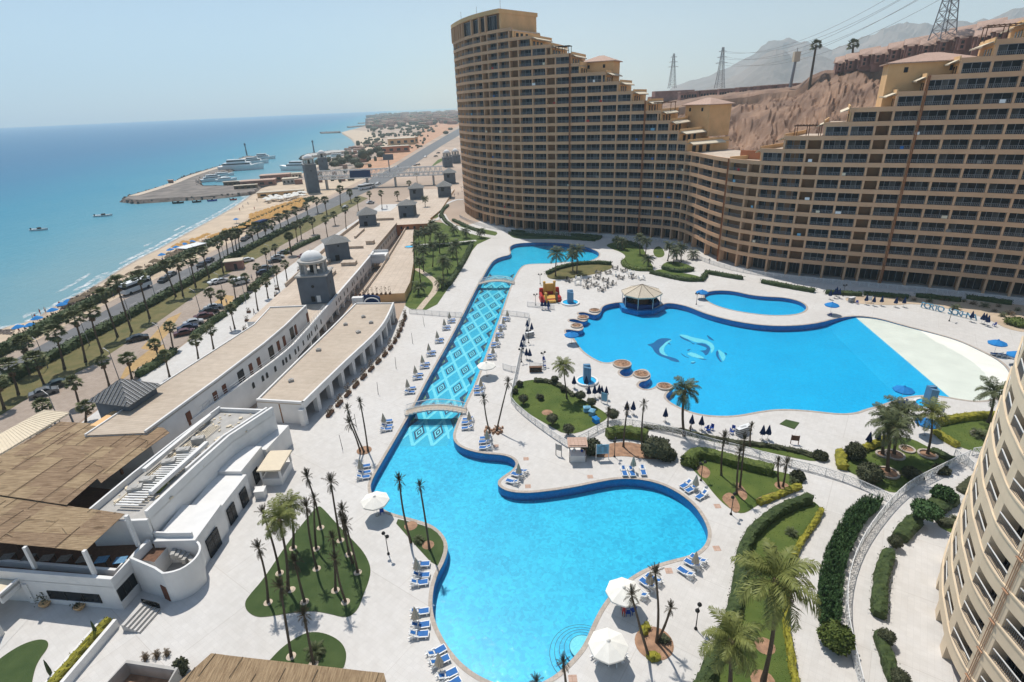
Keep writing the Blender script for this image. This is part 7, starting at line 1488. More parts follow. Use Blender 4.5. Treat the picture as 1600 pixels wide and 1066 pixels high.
OW, OB = open_parasol('whitecanvas'), open_parasol('bluecanvas', 1.5)
def ptree(closed, v=0, h=2.45):
 if closed: return [('pole', CP_POLE), ('base', CP_BASE), ('canopy', CC[closed][v % 3], (0, 0, h))]
SETS = [((703, 503), 'top of the left row', 2, .1), ((695, 514), 'second of the left row', 2, .1), ((684, 534), 'third of the left row', 2, .1), ((671, 554), 'fourth of the left row', 2, .1), ((661, 573), 'fifth of the left row', 2, .1), ((650, 590), 'sixth of the left row', 2, .1), ((638, 612), 'seventh of the left row', 2, .1), ((601, 667), 'beside the palm trio', 3, .15), ((565, 740), 'at the left shore where the channel opens', 3, .2), ((653, 899), 'left shore by the grass wedge', 3, .05), ((651, 977), 'left shore below the first pair', 3, .1), ((688, 1050), 'bottom left shore', 4, .5),
  ((793, 500), 'top of the right row', 2, pi), ((787, 512), 'second of the right row', 2, pi), ((783, 525), 'third of the right row', 2, pi), ((777, 540), 'fourth of the right row', 2, pi), ((771, 559), 'fifth of the right row', 2, pi), ((752, 611), 'sixth of the right row', 3, pi), ((734, 664), 'beside the right end of the near bridge', 3, pi), ((762, 694), 'by the rock bed with leaning palms', 3, pi), ((811, 748), 'on the rounded tip of deck in the lagoon pool', 3, 2.6), ((989, 737), 'upper shore of the lagoon pool', 3, -pi / 2), ((1086, 767), 'right shore of the lagoon pool', 3, -2.6), ((1085, 890), 'lower right shore', 3, 2.3), ((1014, 922), 'lower right shore by the white parasols', 3, 2.3)]
for i, ((x, y), lab, n, rz) in enumerate(SETS):
 c = G(x, y); inst(ptree('beige_par', i), 'closed_parasol', f'closed beige parasol, {lab} of lounger sets' if 'row' in lab else f'closed beige parasol, {lab}', 'parasol', c, i * .7, 'closed beige parasols'); d = V2(cos(rz), sin(rz)); s = V2(-d.y, d.x)
 for j in range(n):
  o = (j - (n - 1) / 2) * .98 + (.28 if j >= n / 2 else -.28); p = c.to_2d() + s * o + d * (.25 + .1 * (j % 2)); inst(LNG, 'sun_lounger', f'white blue lounger, {nth(j)} of {n}, {lab}', 'sun lounger', (p.x, p.y, .005), rz + .06 * sin(i * 3 + j * 2), 'white and blue sun loungers')
for tag_, (x, y), z, lab in (('w', (590, 805), 2.3, 'open white parasol with a blue chair at the upper left shore of the lagoon'), ('w', (973, 951), 2.3, 'open white parasol over a person in red at the lower right shore'), ('w', (949, 1036), 2.3, 'open white parasol nearest the round pool steps'), ('w', (761, 588), 2.2, 'open white parasol right of the patterned channel'),
  ('b', (1297, 491), 2.2, 'open blue parasol between the kidney pool and the right wing'), ('b', (1096, 467), 1.7, 'open blue parasol at the left end of the kidney pool'), ('b', (1553, 553), 2.2, 'open blue parasol with three navy loungers by the white beach'), ('b', (1583, 570), 2.0, 'open blue parasol touching the cream block edge'), ('b', (1407, 628), 2.2, 'open blue parasol at the near shore of the wide pool'), ('b', (1443, 680), 2.1, 'open blue parasol beside the walled garden palms'), ('b', (893, 537), 2.0, 'open blue parasol at the left tip of the wide pool')):
 can, rib = OW if tag_ == 'w' else OB; t = thing('open_parasol', lab, 'parasol', G(x, y), x * .1); link('pole', CP_POLE, t, None, 0, (1, 1, z / 2.2)); link('base', CP_BASE, t); link('canopy', can, t, (0, 0, z)); link('rib', rib, t, (0, 0, z))
NAVY = [('round the fenced garden fountain', [(897, 607), (916, 607), (920, 623), (929, 622), (936, 621), (940, 623), (947, 624)]), ('on the deck strip by the near shore palm', [(979, 648), (989, 648), (1039, 659), (1080, 670), (1095, 672)]), ('before the lawn strip', [(1190, 687), (1199, 687)]), ('beside the barred fence', [(824, 516), (831, 521), (818, 539), (815, 549), (823, 562), (828, 563)]), ('before the inflatable castle', [(847, 484), (852, 484), (857, 485)]), ('at the left end of the right wing bed', [(1303, 466), (1306, 463), (1310, 466), (1296, 468)]), ('along the right wing bed', [(1352, 476), (1364, 478), (1376, 478), (1398, 480), (1411, 480)]), ('at the end of the resort sign', [(1516, 503), (1533, 506), (1537, 507), (1541, 510)]), ('inside the walled garden corner', [(1355, 698), (1369, 694)])]
for lab, l in NAVY:
 for i, p in enumerate(l): inst(ptree('navy', i + 1), 'closed_parasol', f'closed navy parasol {lab}, {nth(i)} from the left', 'parasol', G(*p), i, 'closed navy parasols')
CHA = MB(); CHA.box((0, 0, .42), (.46, .46, .05)); CHA.box((-.21, 0, .72), (.05, .46, .5)); [CHA.box((sx * .2, sy * .2, .2), (.05, .05, .42)) for sx in (-1, 1) for sy in (-1, 1)]; [CHA.box((0, sy * .23, .62), (.42, .04, .04)) for sy in (-1, 1)]
CH_ = {k: CHA.mesh('chair', M[k]) for k in ('bluechair', 'grayfurn', 'plastic')}
def chair(p, rz, k, label, group=None, z=0.0): return tag(link('chair', CH_[k], None, (p[0], p[1], z), rz), label, 'chair', group)
p = G(597, 803); chair(p, 2, 'bluechair', 'blue plastic chair under the white parasol at the upper left shore')
for i, (x, y) in enumerate(((981, 961), (989, 958))): chair(G(x, y), i * 2, 'bluechair', f'dark blue chair under the white parasol with the person in red, {("left", "right")[i]} one')
for i, (x, y) in enumerate(((1404, 634), (1413, 632))): chair(G(x, y), i * 2 + 1, 'bluechair', f'blue chair under the blue parasol on the near shore, {("left", "right")[i]} one')
for i, (x, y) in enumerate(((939, 1027), (957, 1030), (965, 1024))): inst(LNG, 'sun_lounger', f'lounger in the shade of the parasol by the round steps, {nth(i)} from left', 'sun lounger', G(x, y), .5 + i * .9)
for i in range(3): inst(LNG, 'sun_lounger', f'dark blue lounger under the parasol by the white beach, {nth(i)} from left', 'sun lounger', G(1557 + i * 8, 556 + i * 1.5), 2.4)
STK = MB(); [STK.box((0, 0, .2 + .16 * i), (1.8, .62, .08), i % 2) for i in range(7)]; STK = STK.mesh('lounger_stack', [M['plastic'], M['grayfurn']])
for (x, y), lab in (((828, 527), 'beside the barred fence'), ((1158, 679), 'before the lawn strip'), ((1330, 472), 'under the right wing'), ((1162, 676), 'behind the first stack before the lawn strip')): tag(link('lounger_stack', STK, None, G(x, y), .4), 'pile of stacked white loungers ' + lab, 'loungers')
for i, (x, y) in enumerate(((1143, 678), (1146, 672), (1104, 672), (1107, 675), (1112, 672), (850, 565), (851, 574), (1339, 475), (1553, 510), (1297, 494))): chair(G(x, y), i, 'bluechair', f'blue plastic chair on the far pool deck, {nth(i)} of ten', 'blue chairs of the far deck')
TB = MB(); TB.lathe([(.03, 0), (.03, .7)], 6); TB.lathe([(.25, 0), (.25, .04)], 8); TB.lathe([(.5, .7), (.5, .75)], 12); TBG = TB.mesh('round_table', M['grayfurn']); TBW = TB.mesh('round_table', M['whitecanvas'])
k = 0
for x, y in ((889, 440), (904, 437), (918, 441), (933, 436), (950, 428), (962, 431), (946, 440), (930, 447), (917, 450), (903, 445), (957, 445), (970, 436), (975, 425), (985, 428), (961, 421), (988, 435), (940, 455), (1002, 437), (949, 449), (935, 428)):
 p = G(x, y); tag(link('round_table', TBW if k % 4 == 1 else TBG, None, p), f'round cafe table before the pool bar, {nth(k)} of twenty', 'table', 'cafe tables before the pool bar')
 for j in range(4): a = j * pi / 2 + k * .6; chair(p.to_2d() + V2(cos(a), sin(a)) * .85, a + pi, 'plastic' if k % 4 == 1 else 'grayfurn', f'grey cafe chair {("right of", "behind", "left of", "before")[j]} the {nth(k)} round table near the pool bar', 'cafe chairs before the pool bar')
 k += 1
# ---- poolside structures
c = G(1004, 478); t = thing('pool_bar', 'octagonal pool bar with a beige tent roof at the edge of the wide pool', 'bar', (c.x, c.y + 1.6, 0)); R_b = 4.9; ang_ = [pi / 8 + i * pi / 4 for i in range(8)]
mb = MB(); n = 8; vs = [(R_b * cos(a), R_b * sin(a), 3.0) for a in ang_] + [(R_b * .5 * cos(a), R_b * .5 * sin(a), 3.9) for a in ang_] + [(0, 0, 4.9)] + [(R_b * cos(a), R_b * sin(a), 2.7) for a in ang_]
mb.add(vs, [(i, (i + 1) % n, n + (i + 1) % n, n + i) for i in range(n)] + [(n + i, n + (i + 1) % n, 2 * n) for i in range(n)] + [(2 * n + 1 + i, 2 * n + 1 + (i + 1) % n, (i + 1) % n, i) for i in range(n)]); link('tent_roof', mb.mesh('tent_roof', M['beige_par']), t)
mb = MB(); [mb.bar((R_b * 1.01 * cos(a), R_b * 1.01 * sin(a), 3.03), (0, 0, 4.95), .06, .05) for a in ang_]; link('roof_seam', mb.mesh('roof_seam', M['dead']), t)
mb = MB(); [mb.box((R_b * .93 * cos(a), R_b * .93 * sin(a), 1.4), (.12, .12, 2.8)) for a in ang_]; link('post', mb.mesh('post', M['whitemetal']), t)
mb = MB(); mb.lathe([(R_b * .9, -.3), (R_b * .9, 1.0), (R_b * .78, 1.05), (R_b * .78, 0)], 8, 0, ph=pi / 8); mb.lathe([(1.8, 0), (1.8, 2.6)], 8, 1); link('counter', mb.mesh('counter', [M['navy'], M['wood']]), t)
mb = MB(); mb.lathe([(R_b * 1.12, -1.45), (R_b * 1.12, -.1), (R_b * .9, -.1)], 8, 0, ph=pi / 8); link('plinth', mb.mesh('plinth', M['poolwall']), t)
for i in range(6): a = -2.6 + i * .42; tag(link('bar_stool', MB().lathe([(.2, 0), (.04, .05), (.04, .7), (.18, .72), (.18, .78)], 8).mesh('bar_stool', M['black']), None, (c.x + 4.0 * cos(a), c.y + 1.6 + 4.0 * sin(a), .0)), f'dark stool inside the pool bar, {nth(i)} from the left', 'stool', 'stools of the pool bar')
for (x, y), lab in (((891, 474), 'behind the inflatable castle tables'), ((917, 597), 'by the fenced topiary garden'), ((1450, 634), 'beside the near shore parasol')):
 t = thing('fountain', 'round white fountain basin with a blue tiled tower ' + lab, 'fountain', G(x, y)); k_ = 1.0 if x > 900 else 1.15
 mb = MB(); mb.lathe([(2.0 * k_, 0), (2.0 * k_, .35), (1.65 * k_, .35), (1.65 * k_, .12), (0, .12)], 28); link('basin', mb.mesh('basin', M['white']), t); mb = MB(); mb.lathe([(1.63 * k_, .2), (1.63 * k_, .22)], 24); link('water', mb.mesh('basin_water', M['bigblue']), t)
 mb = MB(); w = 1.25 * k_; h = 3.2; mb.prism([(-w / 2, -w / 2), (w / 2, -w / 2), (w / 2, w / 2), (-w / 2, w / 2)], .1, [h, h - .3, h, h + .12]); mb.box((0, w * .2, h), (w * .9, w * .5, .3)); link('tower', mb.mesh('tower', M['fountain']), t)
for i, (x, y, r) in enumerate(((972, 570, 1.75), (1002, 586, 1.5), (1038, 605, 1.35), (929, 486, 1.35), (911, 497, 1.35), (901, 510, 1.35))):
 t = thing('round_planter', f'round brown planter at the rim of the wide pool, {nth(i) if i < 3 else nth(i - 3)} of the {"near" if i < 3 else "far"} three', 'planter', G(x, y), 0, 'round planters of the wide pool'); mb = MB(); mb.lathe([(r, -.2), (r, .28), (r - .25, .3), (r - .25, .16)], 24); link('rim', mb.mesh('rim', M['coping']), t); mb = MB(); mb.lathe([(r - .22, .2), (r * .4, .28), (0, .3)], 16); rr = random.Random(i); leafquads(mb, [(Vector((rr.uniform(-1, 1) * (r - .4) * .7, rr.uniform(-1, 1) * (r - .4) * .7, .25)), Vector((0, 0, 1))) for _ in range(60)], rr, .14, 1); link('soil', mb.mesh('soil', [M['soil'], M['dead']]), t)
# inflatable castle
t = thing('inflatable_castle', 'red and yellow inflatable castle near the upper pool', 'bouncy castle', G(861, 471), .05, None, .86)
for nm, b, d, m in (('base', (0, 1.5, .45), (6.4, 5.2, .9), 'red'), ('floor_cushion', (-.2, 1.2, 1.0), (3.4, 3.4, .25), 'yellow'), ('back_wall', (0, 4.1, 1.8), (6.2, .8, 2.2), 'red'), ('side_cushion', (2.2, .3, 1.05), (1.7, 1.8, .5), 'red'), ('side_cushion', (-2.7, 1.6, 1.4), (.8, 4.6, 1.0), 'red'), ('slide', (.0, -1.2, .5), (2.6, 1.4, .6), 'yellow'), ('back_panel', (0, 4.0, 3.0), (2.6, .7, 2.4), 'yellow')):
 mb = MB(); mb.box(b, d, taper=.94); o = link(nm, mb.mesh(nm, M[m]), t); o.modifiers.new('b', 'BEVEL').width = .14
for x, y, h, m in ((-1.5, 3.6, 4.6, 'yellow'), (1.5, 3.6, 4.6, 'yellow'), (-1.6, -.9, 2.6, 'yellow'), (1.5, -.9, 2.6, 'dead')): mb = MB(); mb.lathe([(.36, 0), (.38, h * .5), (.34, h), (.44, h + .05), (.44, h + .35), (0, h + .6)], 10); link('turret', mb.mesh('turret', M[m]), t, (x, y, 0))
# tiled kiosk, boards, bench stand
kb = G(903, 722); t = thing('kiosk', 'small white kiosk with a brown tiled canopy at the end of the lattice fence', 'kiosk', (kb.x, kb.y + .9, 0), -.05)
mb = MB(); mb.box((0, 0, .5), (2.3, 1.9, 1.0)); mb.box((0, 0, 1.02), (2.4, 2.0, .06)); link('counter', mb.mesh('counter', M['white']), t); mb = MB(); [mb.box((x, y, 1.3), (.1, .1, 2.6)) for x in (-1.1, 1.1) for y in (-.9, .9)]; link('post', mb.mesh('post', M['wood']), t); mb = MB(); mb.box((0, 0, 2.62), (2.7, 2.3, .16)); mb.box((0, 0, 2.75), (2.3, 1.9, .12)); link('canopy', mb.mesh('canopy', M['pinkroof']), t)
def board(px, w, h, z0, rz, label, m, legs='whitemetal', lines=None):
 t = thing('notice_board', label, 'sign', G(*px), rz); mb = MB(); mb.box((0, 0, z0 + h / 2), (w, .07, h)); link('panel', mb.mesh('panel', M[m]), t); mb = MB(); [mb.box((s * w / 2, 0, (z0 + h + .08) / 2), (.09, .1, z0 + h + .08)) for s in (-1, 1)]; link('post', mb.mesh('post', M[legs]), t)
 if lines:
  mb = MB(); mb.box((0, -.045, z0 + h * .86), (w * .38, .012, h * .07)); rr = random.Random(3)
  for i in range(7):
   for s in (-.22, .22): mb.box((s * w, -.045, z0 + h * (.72 - i * .09)), (w * rr.uniform(.22, .34), .012, h * .022))
  link('lettering', mb.mesh('lettering', M[lines]), t)
board((941, 718), 1.75, 1.5, .95, 0, 'pale blue notice board on white posts by the red soil bed', 'paleblue', lines='grayblue'); board((873, 712), .85, .95, .9, -.5, 'grey sign frame beside the kiosk', 'concrete', 'steel'); board((944, 630), 1.15, 1.4, .5, -.7, 'pale blue board at the corner of the fenced garden', 'paleblue'); board((1241, 694), 1.0, .8, .6, -.3, 'brown sign board on the deck by the lawn strip', 'wood', 'wood'); board((1356, 473), 1.3, 1.0, .6, -.2, 'white sign board under the right wing', 'plastic')
mb = MB(); mb.box((0, 0, .5), (2.3, .5, .9), 0); mb.box((0, -.3, .55), (1.9, .2, .6), 1); mb.box((0, 0, 1.0), (2.4, .7, .1), 0); tag(link('bench_stand', mb.mesh('bench_stand', [M['wood'], M['black']]), None, G(837, 581), -.03), 'dark wooden stand by the entrance of the fenced garden', 'stand')
for (x, y), r in (((873, 421), 0),): pass
for i, ((x, y), m, lab) in enumerate((((857, 484), 'bluechair', 'blue bin before the inflatable castle'), ((401, 769), 'steel', 'steel bin left of the snack hut'), ((886, 437), 'black', 'dark bin near the cafe tables'))): tag(link('bin', MB().lathe([(.22, 0), (.26, .8), (.28, .82), (.1, .9)], 10).mesh('bin', M[m]), None, G(x, y)), lab, 'bin')
for i, (x, y) in enumerate(((775, 697), (822, 717), (825, 760), (922, 745), (1045, 892), (1120, 857), (1121, 857 - 66), (895, 1061))): p = G(x, y); mb = MB(); mb.box((0, 0, .004), (.75, .75, .02)); struct('drain_cover', mb.mesh('drain_cover', M['pinkroof']), loc=(p.x, p.y, .002))
mb = MB(); mb.prism(poly([(1228, 656), (1249, 661), (1241, 671), (1218, 663)]), 0, .08); struct('turf_mat', mb.mesh('turf_mat', M['turf']))
# toys on the fenced lawn
for i, ((x, y), m) in enumerate((((917, 643), 'paleblue'), ((925, 648), 'paleblue'), ((931, 660), 'bluecanvas'))): t = tag(link('play_house', MB().box((0, 0, .4), (1.1, .8, .8), taper=.8).box((0, 0, .9), (1.2, .9, .2), taper=.3).mesh('play_house', M[m]), None, G(x, y), i), f'small plastic play house on the fenced lawn, {nth(i)} from the left', 'toy')
# resort sign letters along the sandy bed
t = thing('resort_sign', 'row of pale blue standing letters spelling the resort name along the sandy bed', 'sign'); a, b = G(1441, 481), G(1521, 500); rz = facing(a, b); txt = 'PORTO SOKHNA'
for i, ch in enumerate(txt):
 if ch == ' ': continue
 cu = bpy.data.curves.new('letter', 'FONT'); cu.body = ch; cu.size = 1.75; cu.extrude = .13; cu.align_x = 'CENTER'; cu.materials.append(M['paleblue']); o = bpy.data.objects.new('tmp', cu); COL.objects.link(o); me = bpy.data.meshes.new_from_object(o.evaluated_get(bpy.context.evaluated_depsgraph_get())); bpy.data.objects.remove(o); o = link('letter', me, t); p = a.lerp(b, i / (len(txt) - 1)); o.location = (p.x, p.y, .1); o.rotation_euler = (pi / 2, 0, rz)
# ---- people
def body_mesh(pose, shirt, pants):
 """one continuous figure grown on a skeleton with a skin"""
 J = {'pel': ((0, 0, .93), .115), 'wai': ((0, 0, 1.08), .11), 'che': ((0, .01, 1.30), .135), 'nek': ((0, .0, 1.47), .055), 'hd0': ((0, -.015, 1.58), .085), 'hd1': ((0, -.01, 1.69), .075)}; E = [('pel', 'wai'), ('wai', 'che'), ('che', 'nek'), ('nek', 'hd0'), ('hd0', 'hd1')]
 st = {'walk': (.22, -.2, .16, -.18), 'stand': (.03, -.02, .05, -.04)}[pose]
 for s, n in ((-1, 'l'), (1, 'r')):
  k = st[0] if s < 0 else st[1]; ak = st[3] if s < 0 else st[2]
  J.update({'h' + n: ((s * .095, 0, .87), .095), 'k' + n: ((s * .10, -k * .55 - .02, .47), .062), 'a' + n: ((s * .10, -k + .03, .07), .04), 't' + n: ((s * .115, -k - .13, .035), .032), 's' + n: ((s * .18, .01, 1.40), .062), 'e' + n: ((s * .235, -ak * .5 + .03, 1.13), .043), 'w' + n: ((s * .24, -ak - .03, .90), .03), 'p' + n: ((s * .235, -ak - .05, .80), .034)})
  E += [('pel', 'h' + n), ('h' + n, 'k' + n), ('k' + n, 'a' + n), ('a' + n, 't' + n), ('che', 's' + n), ('s' + n, 'e' + n), ('e' + n, 'w' + n), ('w' + n, 'p' + n)]
 ks = list(J); me = bpy.data.meshes.new('body'); me.from_pydata([J[k][0] for k in ks], [(ks.index(a), ks.index(b)) for a, b in E], []); o = bpy.data.objects.new('tmp', me); COL.objects.link(o); o.modifiers.new('s', 'SKIN'); o.modifiers.new('d', 'SUBSURF').levels = 1
 for i, k in enumerate(ks): r = J[k][1]; me.skin_vertices[0].data[i].radius = (r, r * .8 if k in ('che', 'wai', 'pel') else r); me.skin_vertices[0].data[i].use_root = k == 'pel'
 dg = bpy.context.evaluated_depsgraph_get(); out = bpy.data.meshes.new_from_object(o.evaluated_get(dg)); bpy.data.objects.remove(o); out.name = 'body'
 for m in (M['skin'], M[shirt], M[pants], M['hair']): out.materials.append(m)
 for p in out.polygons: c = p.center; p.material_index = 3 if c.z > 1.66 or (c.z > 1.56 and c.y > .02) else 0 if c.z > 1.46 or abs(c.x) > .215 else 1 if c.z > .92 else 2 if c.z > .42 else 0; p.use_smooth = True
 return out
BD = {'red': body_mesh('stand', 'red', 'red'), 'dark': body_mesh('walk', 'black', 'navy'), 'white': body_mesh('stand', 'plastic', 'navy'), 'blue': body_mesh('walk', 'bluechair', 'black')}
def person(px, k, rz, label, group=None, z=0.0, s=1.0): return tag(link('person', BD[k], None, G(px[0], px[1], z), rz, s), label, 'person', group)
person((974, 964), 'red', 2.6, 'person in red standing in the shade of the white parasol'); person((1078, 678), 'dark', 1, 'person in dark clothes by the palm at the near shore'); person((1108, 412), 'dark', .5, 'person in dark clothes walking by the convex turn of the hotel'); person((897, 715), 'white', .3, 'person in a white shirt inside the kiosk, left one', z=0); person((909, 716), 'blue', -.6, 'person in blue inside the kiosk, right one'); person((710, 307), 'blue', 1, 'person in blue on the curving white path, nearer one'); person((716, 305), 'dark', 2, 'person in dark clothes on the curving white path'); person((1018, 474), 'white', 2, 'person in white inside the pool bar'); person((995, 475), 'dark', 1, 'person in dark clothes inside the pool bar')
rr = random.Random(21)
for i, (x, y) in enumerate(((53, 501), (57, 500), (64, 492), (30, 518), (40, 517), (72, 489), (178, 465), (95, 480), (50, 515), (262, 404), (268, 402), (275, 398), (281, 396), (255, 410), (240, 415), (228, 420), (290, 392), (296, 390), (83, 497), (388, 320), (380, 325), (402, 315), (375, 330), (398, 328))): person((x, y), rr.choice(['dark', 'white', 'blue', 'red']), rr.uniform(0, 6), f'beachgoer on the sand, {nth(i)} of twenty-four', 'people on the beach', z=0)
for i, (x, y) in enumerate(((398, 492), (362, 520), (394, 437), (535, 372), (560, 352), (597, 330), (605, 326), (355, 476), (310, 425))): person((x, y), rr.choice(['dark', 'white', 'blue']), rr.uniform(0, 6), f'walker on the promenade or parking lot, {nth(i)} of nine', 'walkers along the promenade')
# ---- cars
def car_tree(col, kind='car'):
 m = mat('car_paint', col, rough=.3, amt=.04, scale=1, spec=.6); L_, W, H = (4.4, 1.78, 1.42) if kind == 'car' else (4.9, 1.9, 2.1); mb = MB()
 if kind == 'car': P1 = [(-2.2, .35), (-2.22, .72), (-2.05, .88), (-1.35, .95), (-.75, 1.38), (.55, 1.42), (1.25, .98), (1.95, .86), (2.2, .68), (2.2, .35)]; gl = [(-1.22, .98), (-.72, 1.33), (.52, 1.37), (1.12, .99)]
 else: P1 = [(-2.4, .4), (-2.42, 1.2), (-2.35, 1.95), (-1.9, 2.08), (1.0, 2.08), (1.6, 1.25), (2.3, 1.05), (2.42, .8), (2.42, .4)]; gl = [(-2.2, 1.25), (-2.15, 1.85), (.95, 1.9), (1.45, 1.3)]
 n = len(P1); vs = []
 for s in (-1, 1): vs += [(x, s * W / 2 * (.82 if z > H * .8 else 1), z) for x, z in P1]
 mb.add(vs, [tuple(range(n)), tuple(range(2 * n - 1, n - 1, -1))] + [(i + n, (i + 1) % n + n, (i + 1) % n, i)[::-1] for i in range(n)]); b = mb.mesh('body', m); out = [('body', b)]; mb = MB(); g = len(gl)
 for s in (-1, 1): mb.add([(x, s * (W / 2 * (.84 if z > H * .8 else 1) + .012), z) for x, z in gl], [tuple(range(g)) if s < 0 else tuple(reversed(range(g)))])
 a, b_, c, d = gl; k = .84; mb.add([(d[0] + .12, -W * .44, d[1]), (d[0] + .12, W * .44, d[1]), (c[0] + .1, W * .38, c[1]), (c[0] + .1, -W * .38, c[1])], [(0, 1, 2, 3)]); mb.add([(a[0] - .1, -W * .44, a[1]), (a[0] - .1, W * .44, a[1]), (b_[0] - .08, W * .38, b_[1]), (b_[0] - .08, -W * .38, b_[1])], [(3, 2, 1, 0)]); out.append(('window', mb.mesh('window', M['glass'])))
 w = MB(); ring = [(.20, -.1), (.32, -.1), (.32, .1), (.20, .1), (.0, .08)]; vs = []; w.lathe(ring, 10); w.v = [(v[0], v[2], v[1] + .32) for v in w.v]; wm = w.mesh('wheel', M['black'])
 for x in (-1.35, 1.35):
  for s in (-1, 1): out.append(('wheel', wm, (x, s * (W / 2 - .08), 0)))
 mb = MB(); [mb.box((2.2 if kind == 'car' else 2.4, s * .62, .72), (.06, .32, .14)) for s in (-1, 1)]; out.append(('headlight', mb.mesh('headlight', M['plastic']))); return out
CT = {k: car_tree(c, kd) for k, c, kd in (('black', (.012, .013, .015), 'car'), ('silver', (.42, .43, .44), 'car'), ('white', (.7, .7, .69), 'car'), ('maroon', (.09, .018, .018), 'car'), ('navy blue', (.02, .03, .07), 'car'), ('dark green', (.015, .03, .025), 'car'), ('white van', (.68, .68, .66), 'van'), ('grey', (.14, .145, .15), 'car'))}
for i, (x, y, k, rz, lab) in enumerate(((216, 532, 'black', .25, 'black car alone in the middle of the parking lot'), (70, 617, 'grey', .35, 'dark grey car by the verge, nearer of two at the left'), (92, 604, 'dark green', .4, 'dark green car by the verge, farther of two at the left'), (289, 523, 'maroon', .2, 'maroon car at the near end of the parked row'), (294, 515, 'navy blue', .2, 'dark blue car second in the parked row'), (303, 507, 'silver', .2, 'silver car third in the parked row'), (319, 497, 'maroon', .2, 'maroon car behind the silver one in the parked row'), (327, 489, 'black', .2, 'black car near the far end of the parked row'), (334, 483, 'silver', .2, 'silver car at the far end of the parked row'), (257, 440, 'black', 1.25, 'black car on the coast road, nearest one'), (268, 431, 'grey', 1.25, 'grey car on the coast road behind the nearest one'), (316, 416, 'black', 1.3, 'black car on the coast road in mid view, front one'), (328, 409, 'navy blue', 1.3, 'dark blue car on the coast road in mid view, rear one'), (346, 442, 'silver', .5, 'silver car facing the hut in the parking lot'), (338, 443, 'white', .5, 'white car beside the silver one in the parking lot'), (387, 409, 'white', .2, 'white car beside the brown hut'), (377, 444, 'white van', .5, 'white van parked among the palms'), (412, 428, 'navy blue', .1, 'dark blue car in the promenade row, nearest'), (415, 421, 'grey', .1, 'grey car in the promenade row, second'), (430, 410, 'black', .1, 'black car in the promenade row, third'), (434, 404, 'silver', .1, 'silver car in the promenade row, fourth'), (444, 397, 'grey', .1, 'grey car in the promenade row, fifth'), (382, 376, 'black', 1.35, 'black car far up the coast road, front one'), (388, 372, 'black', 1.35, 'black car far up the coast road, rear one'), (582, 292, 'white van', .9, 'white van under the truss bridge'), (591, 288, 'white', .9, 'white car beyond the truss bridge'), (649, 259, 'navy blue', 1.0, 'blue car on the far highway, leftmost'), (654, 258, 'black', 1.0, 'black car on the far highway, second'), (665, 246, 'white', 1.0, 'white car on the far highway, third'), (681, 245, 'black', .5, 'black car beside the far highway, lower'), (685, 240, 'black', .5, 'black car beside the far highway, upper'), (476, 402, 'maroon', .6, 'maroon car beyond the promenade hedge'), (620, 262, 'silver', 1.0, 'silver car far along the highway'), (638, 263, 'grey', 1.0, 'grey car far along the highway'), (540, 325, 'silver', 1.1, 'silver car on the road before the truss bridge'), (579, 318, 'white', .3, 'white car in the far parking lot'))): inst(CT[k], 'parked_car' if i not in (9, 10, 11, 12, 22, 23) else 'car', lab, 'car' if 'van' not in lab else 'van', G(x, y, .02), rz + .35, 'cars along the coast')
def bus(px, rz, label, m, L_=9.5, h=3.1, cat='bus'):
 t = thing(cat.replace(' ', '_'), label, cat, G(*px), rz); mb = MB(); mb.box((0, 0, h / 2 + .35), (L_, 2.5, h - .4), taper=.97); link('body', mb.mesh('body', M[m]), t); mb = MB(); mb.box((0, 0, h * .72), (L_ * .985 + .02, 2.53, .8)); link('window', mb.mesh('window', M['glass']), t)
 for x in (-L_ * .33, L_ * .33):
  for s in (-1, 1): w = MB(); w.lathe([(.25, -.12), (.48, -.12), (.48, .12), (.25, .12)], 10); w.v = [(v[0], v[2], v[1] + .48) for v in w.v]; link('wheel', w.mesh('wheel', M['black']), t, (x, s * 1.15, 0))
bus((214, 455), 1.35, 'white coach parked by the beach hedge', 'plastic'); bus((408, 357), 1.3, 'dark blue lorry on the coast road', 'navy', 8, 3.2, 'lorry'); bus((571, 296), .9, 'blue and white coach below the truss bridge', 'plastic', 9, 3.1)
t = thing('brown_hut', 'small brown flat roofed hut between parking lot and verge', 'hut', G(368, 420), .3); mb = MB(); mb.box((0, 0, 1.4), (5.2, 3.6, 2.8)); link('wall', mb.mesh('wall', M['villa']), t); mb = MB(); mb.box((0, 0, 2.9), (5.8, 4.2, .25)); link('roof', mb.mesh('roof', M['beige_par']), t); mb = MB(); mb.box((.5, -1.82, 1.0), (.9, .08, 2.0)); link('door', mb.mesh('door', M['black']), t)
# ---- truss bridge, twin domed towers
domes = [((478, 303), (497, 301), 257, 'nearest pair by the marina, left'), ((497, 268), (512, 267), 247, 'nearest pair by the marina, right'), ((692, 262), (706, 261), 246, 'pair beside the tower hotel, left'), ((706, 256), (718, 255), 243, 'pair beside the tower hotel, right')]
for (b0, b1, ty, lab) in domes:
 p, q = G(*b0), G(*b1); m = (p + q) / 2; w = (q - p).length * .95; d0 = hypot(p.x, p.y); 
 zt_ = zat(m.x, m.y, (b0[0] + b1[0]) / 2, ty); domed_tower(m.x, m.y + w / 2, 0, w, max(zt_, 6), atan2(q.y - p.y, q.x - p.x), f'grey domed tower of the truss bridge, {lab}', 'domed towers of the truss bridge')
a, b = G(496, 296), G(694, 288); a.z = b.z = 0; d = (b - a).normalized(); L_ = (b - a).length; n = Vector((-d.y, d.x, 0)); za, zb2 = 6.0, 11.0; t = thing('truss_bridge', 'long white steel truss footbridge over the coast road', 'bridge'); N = 26; W = 4.0
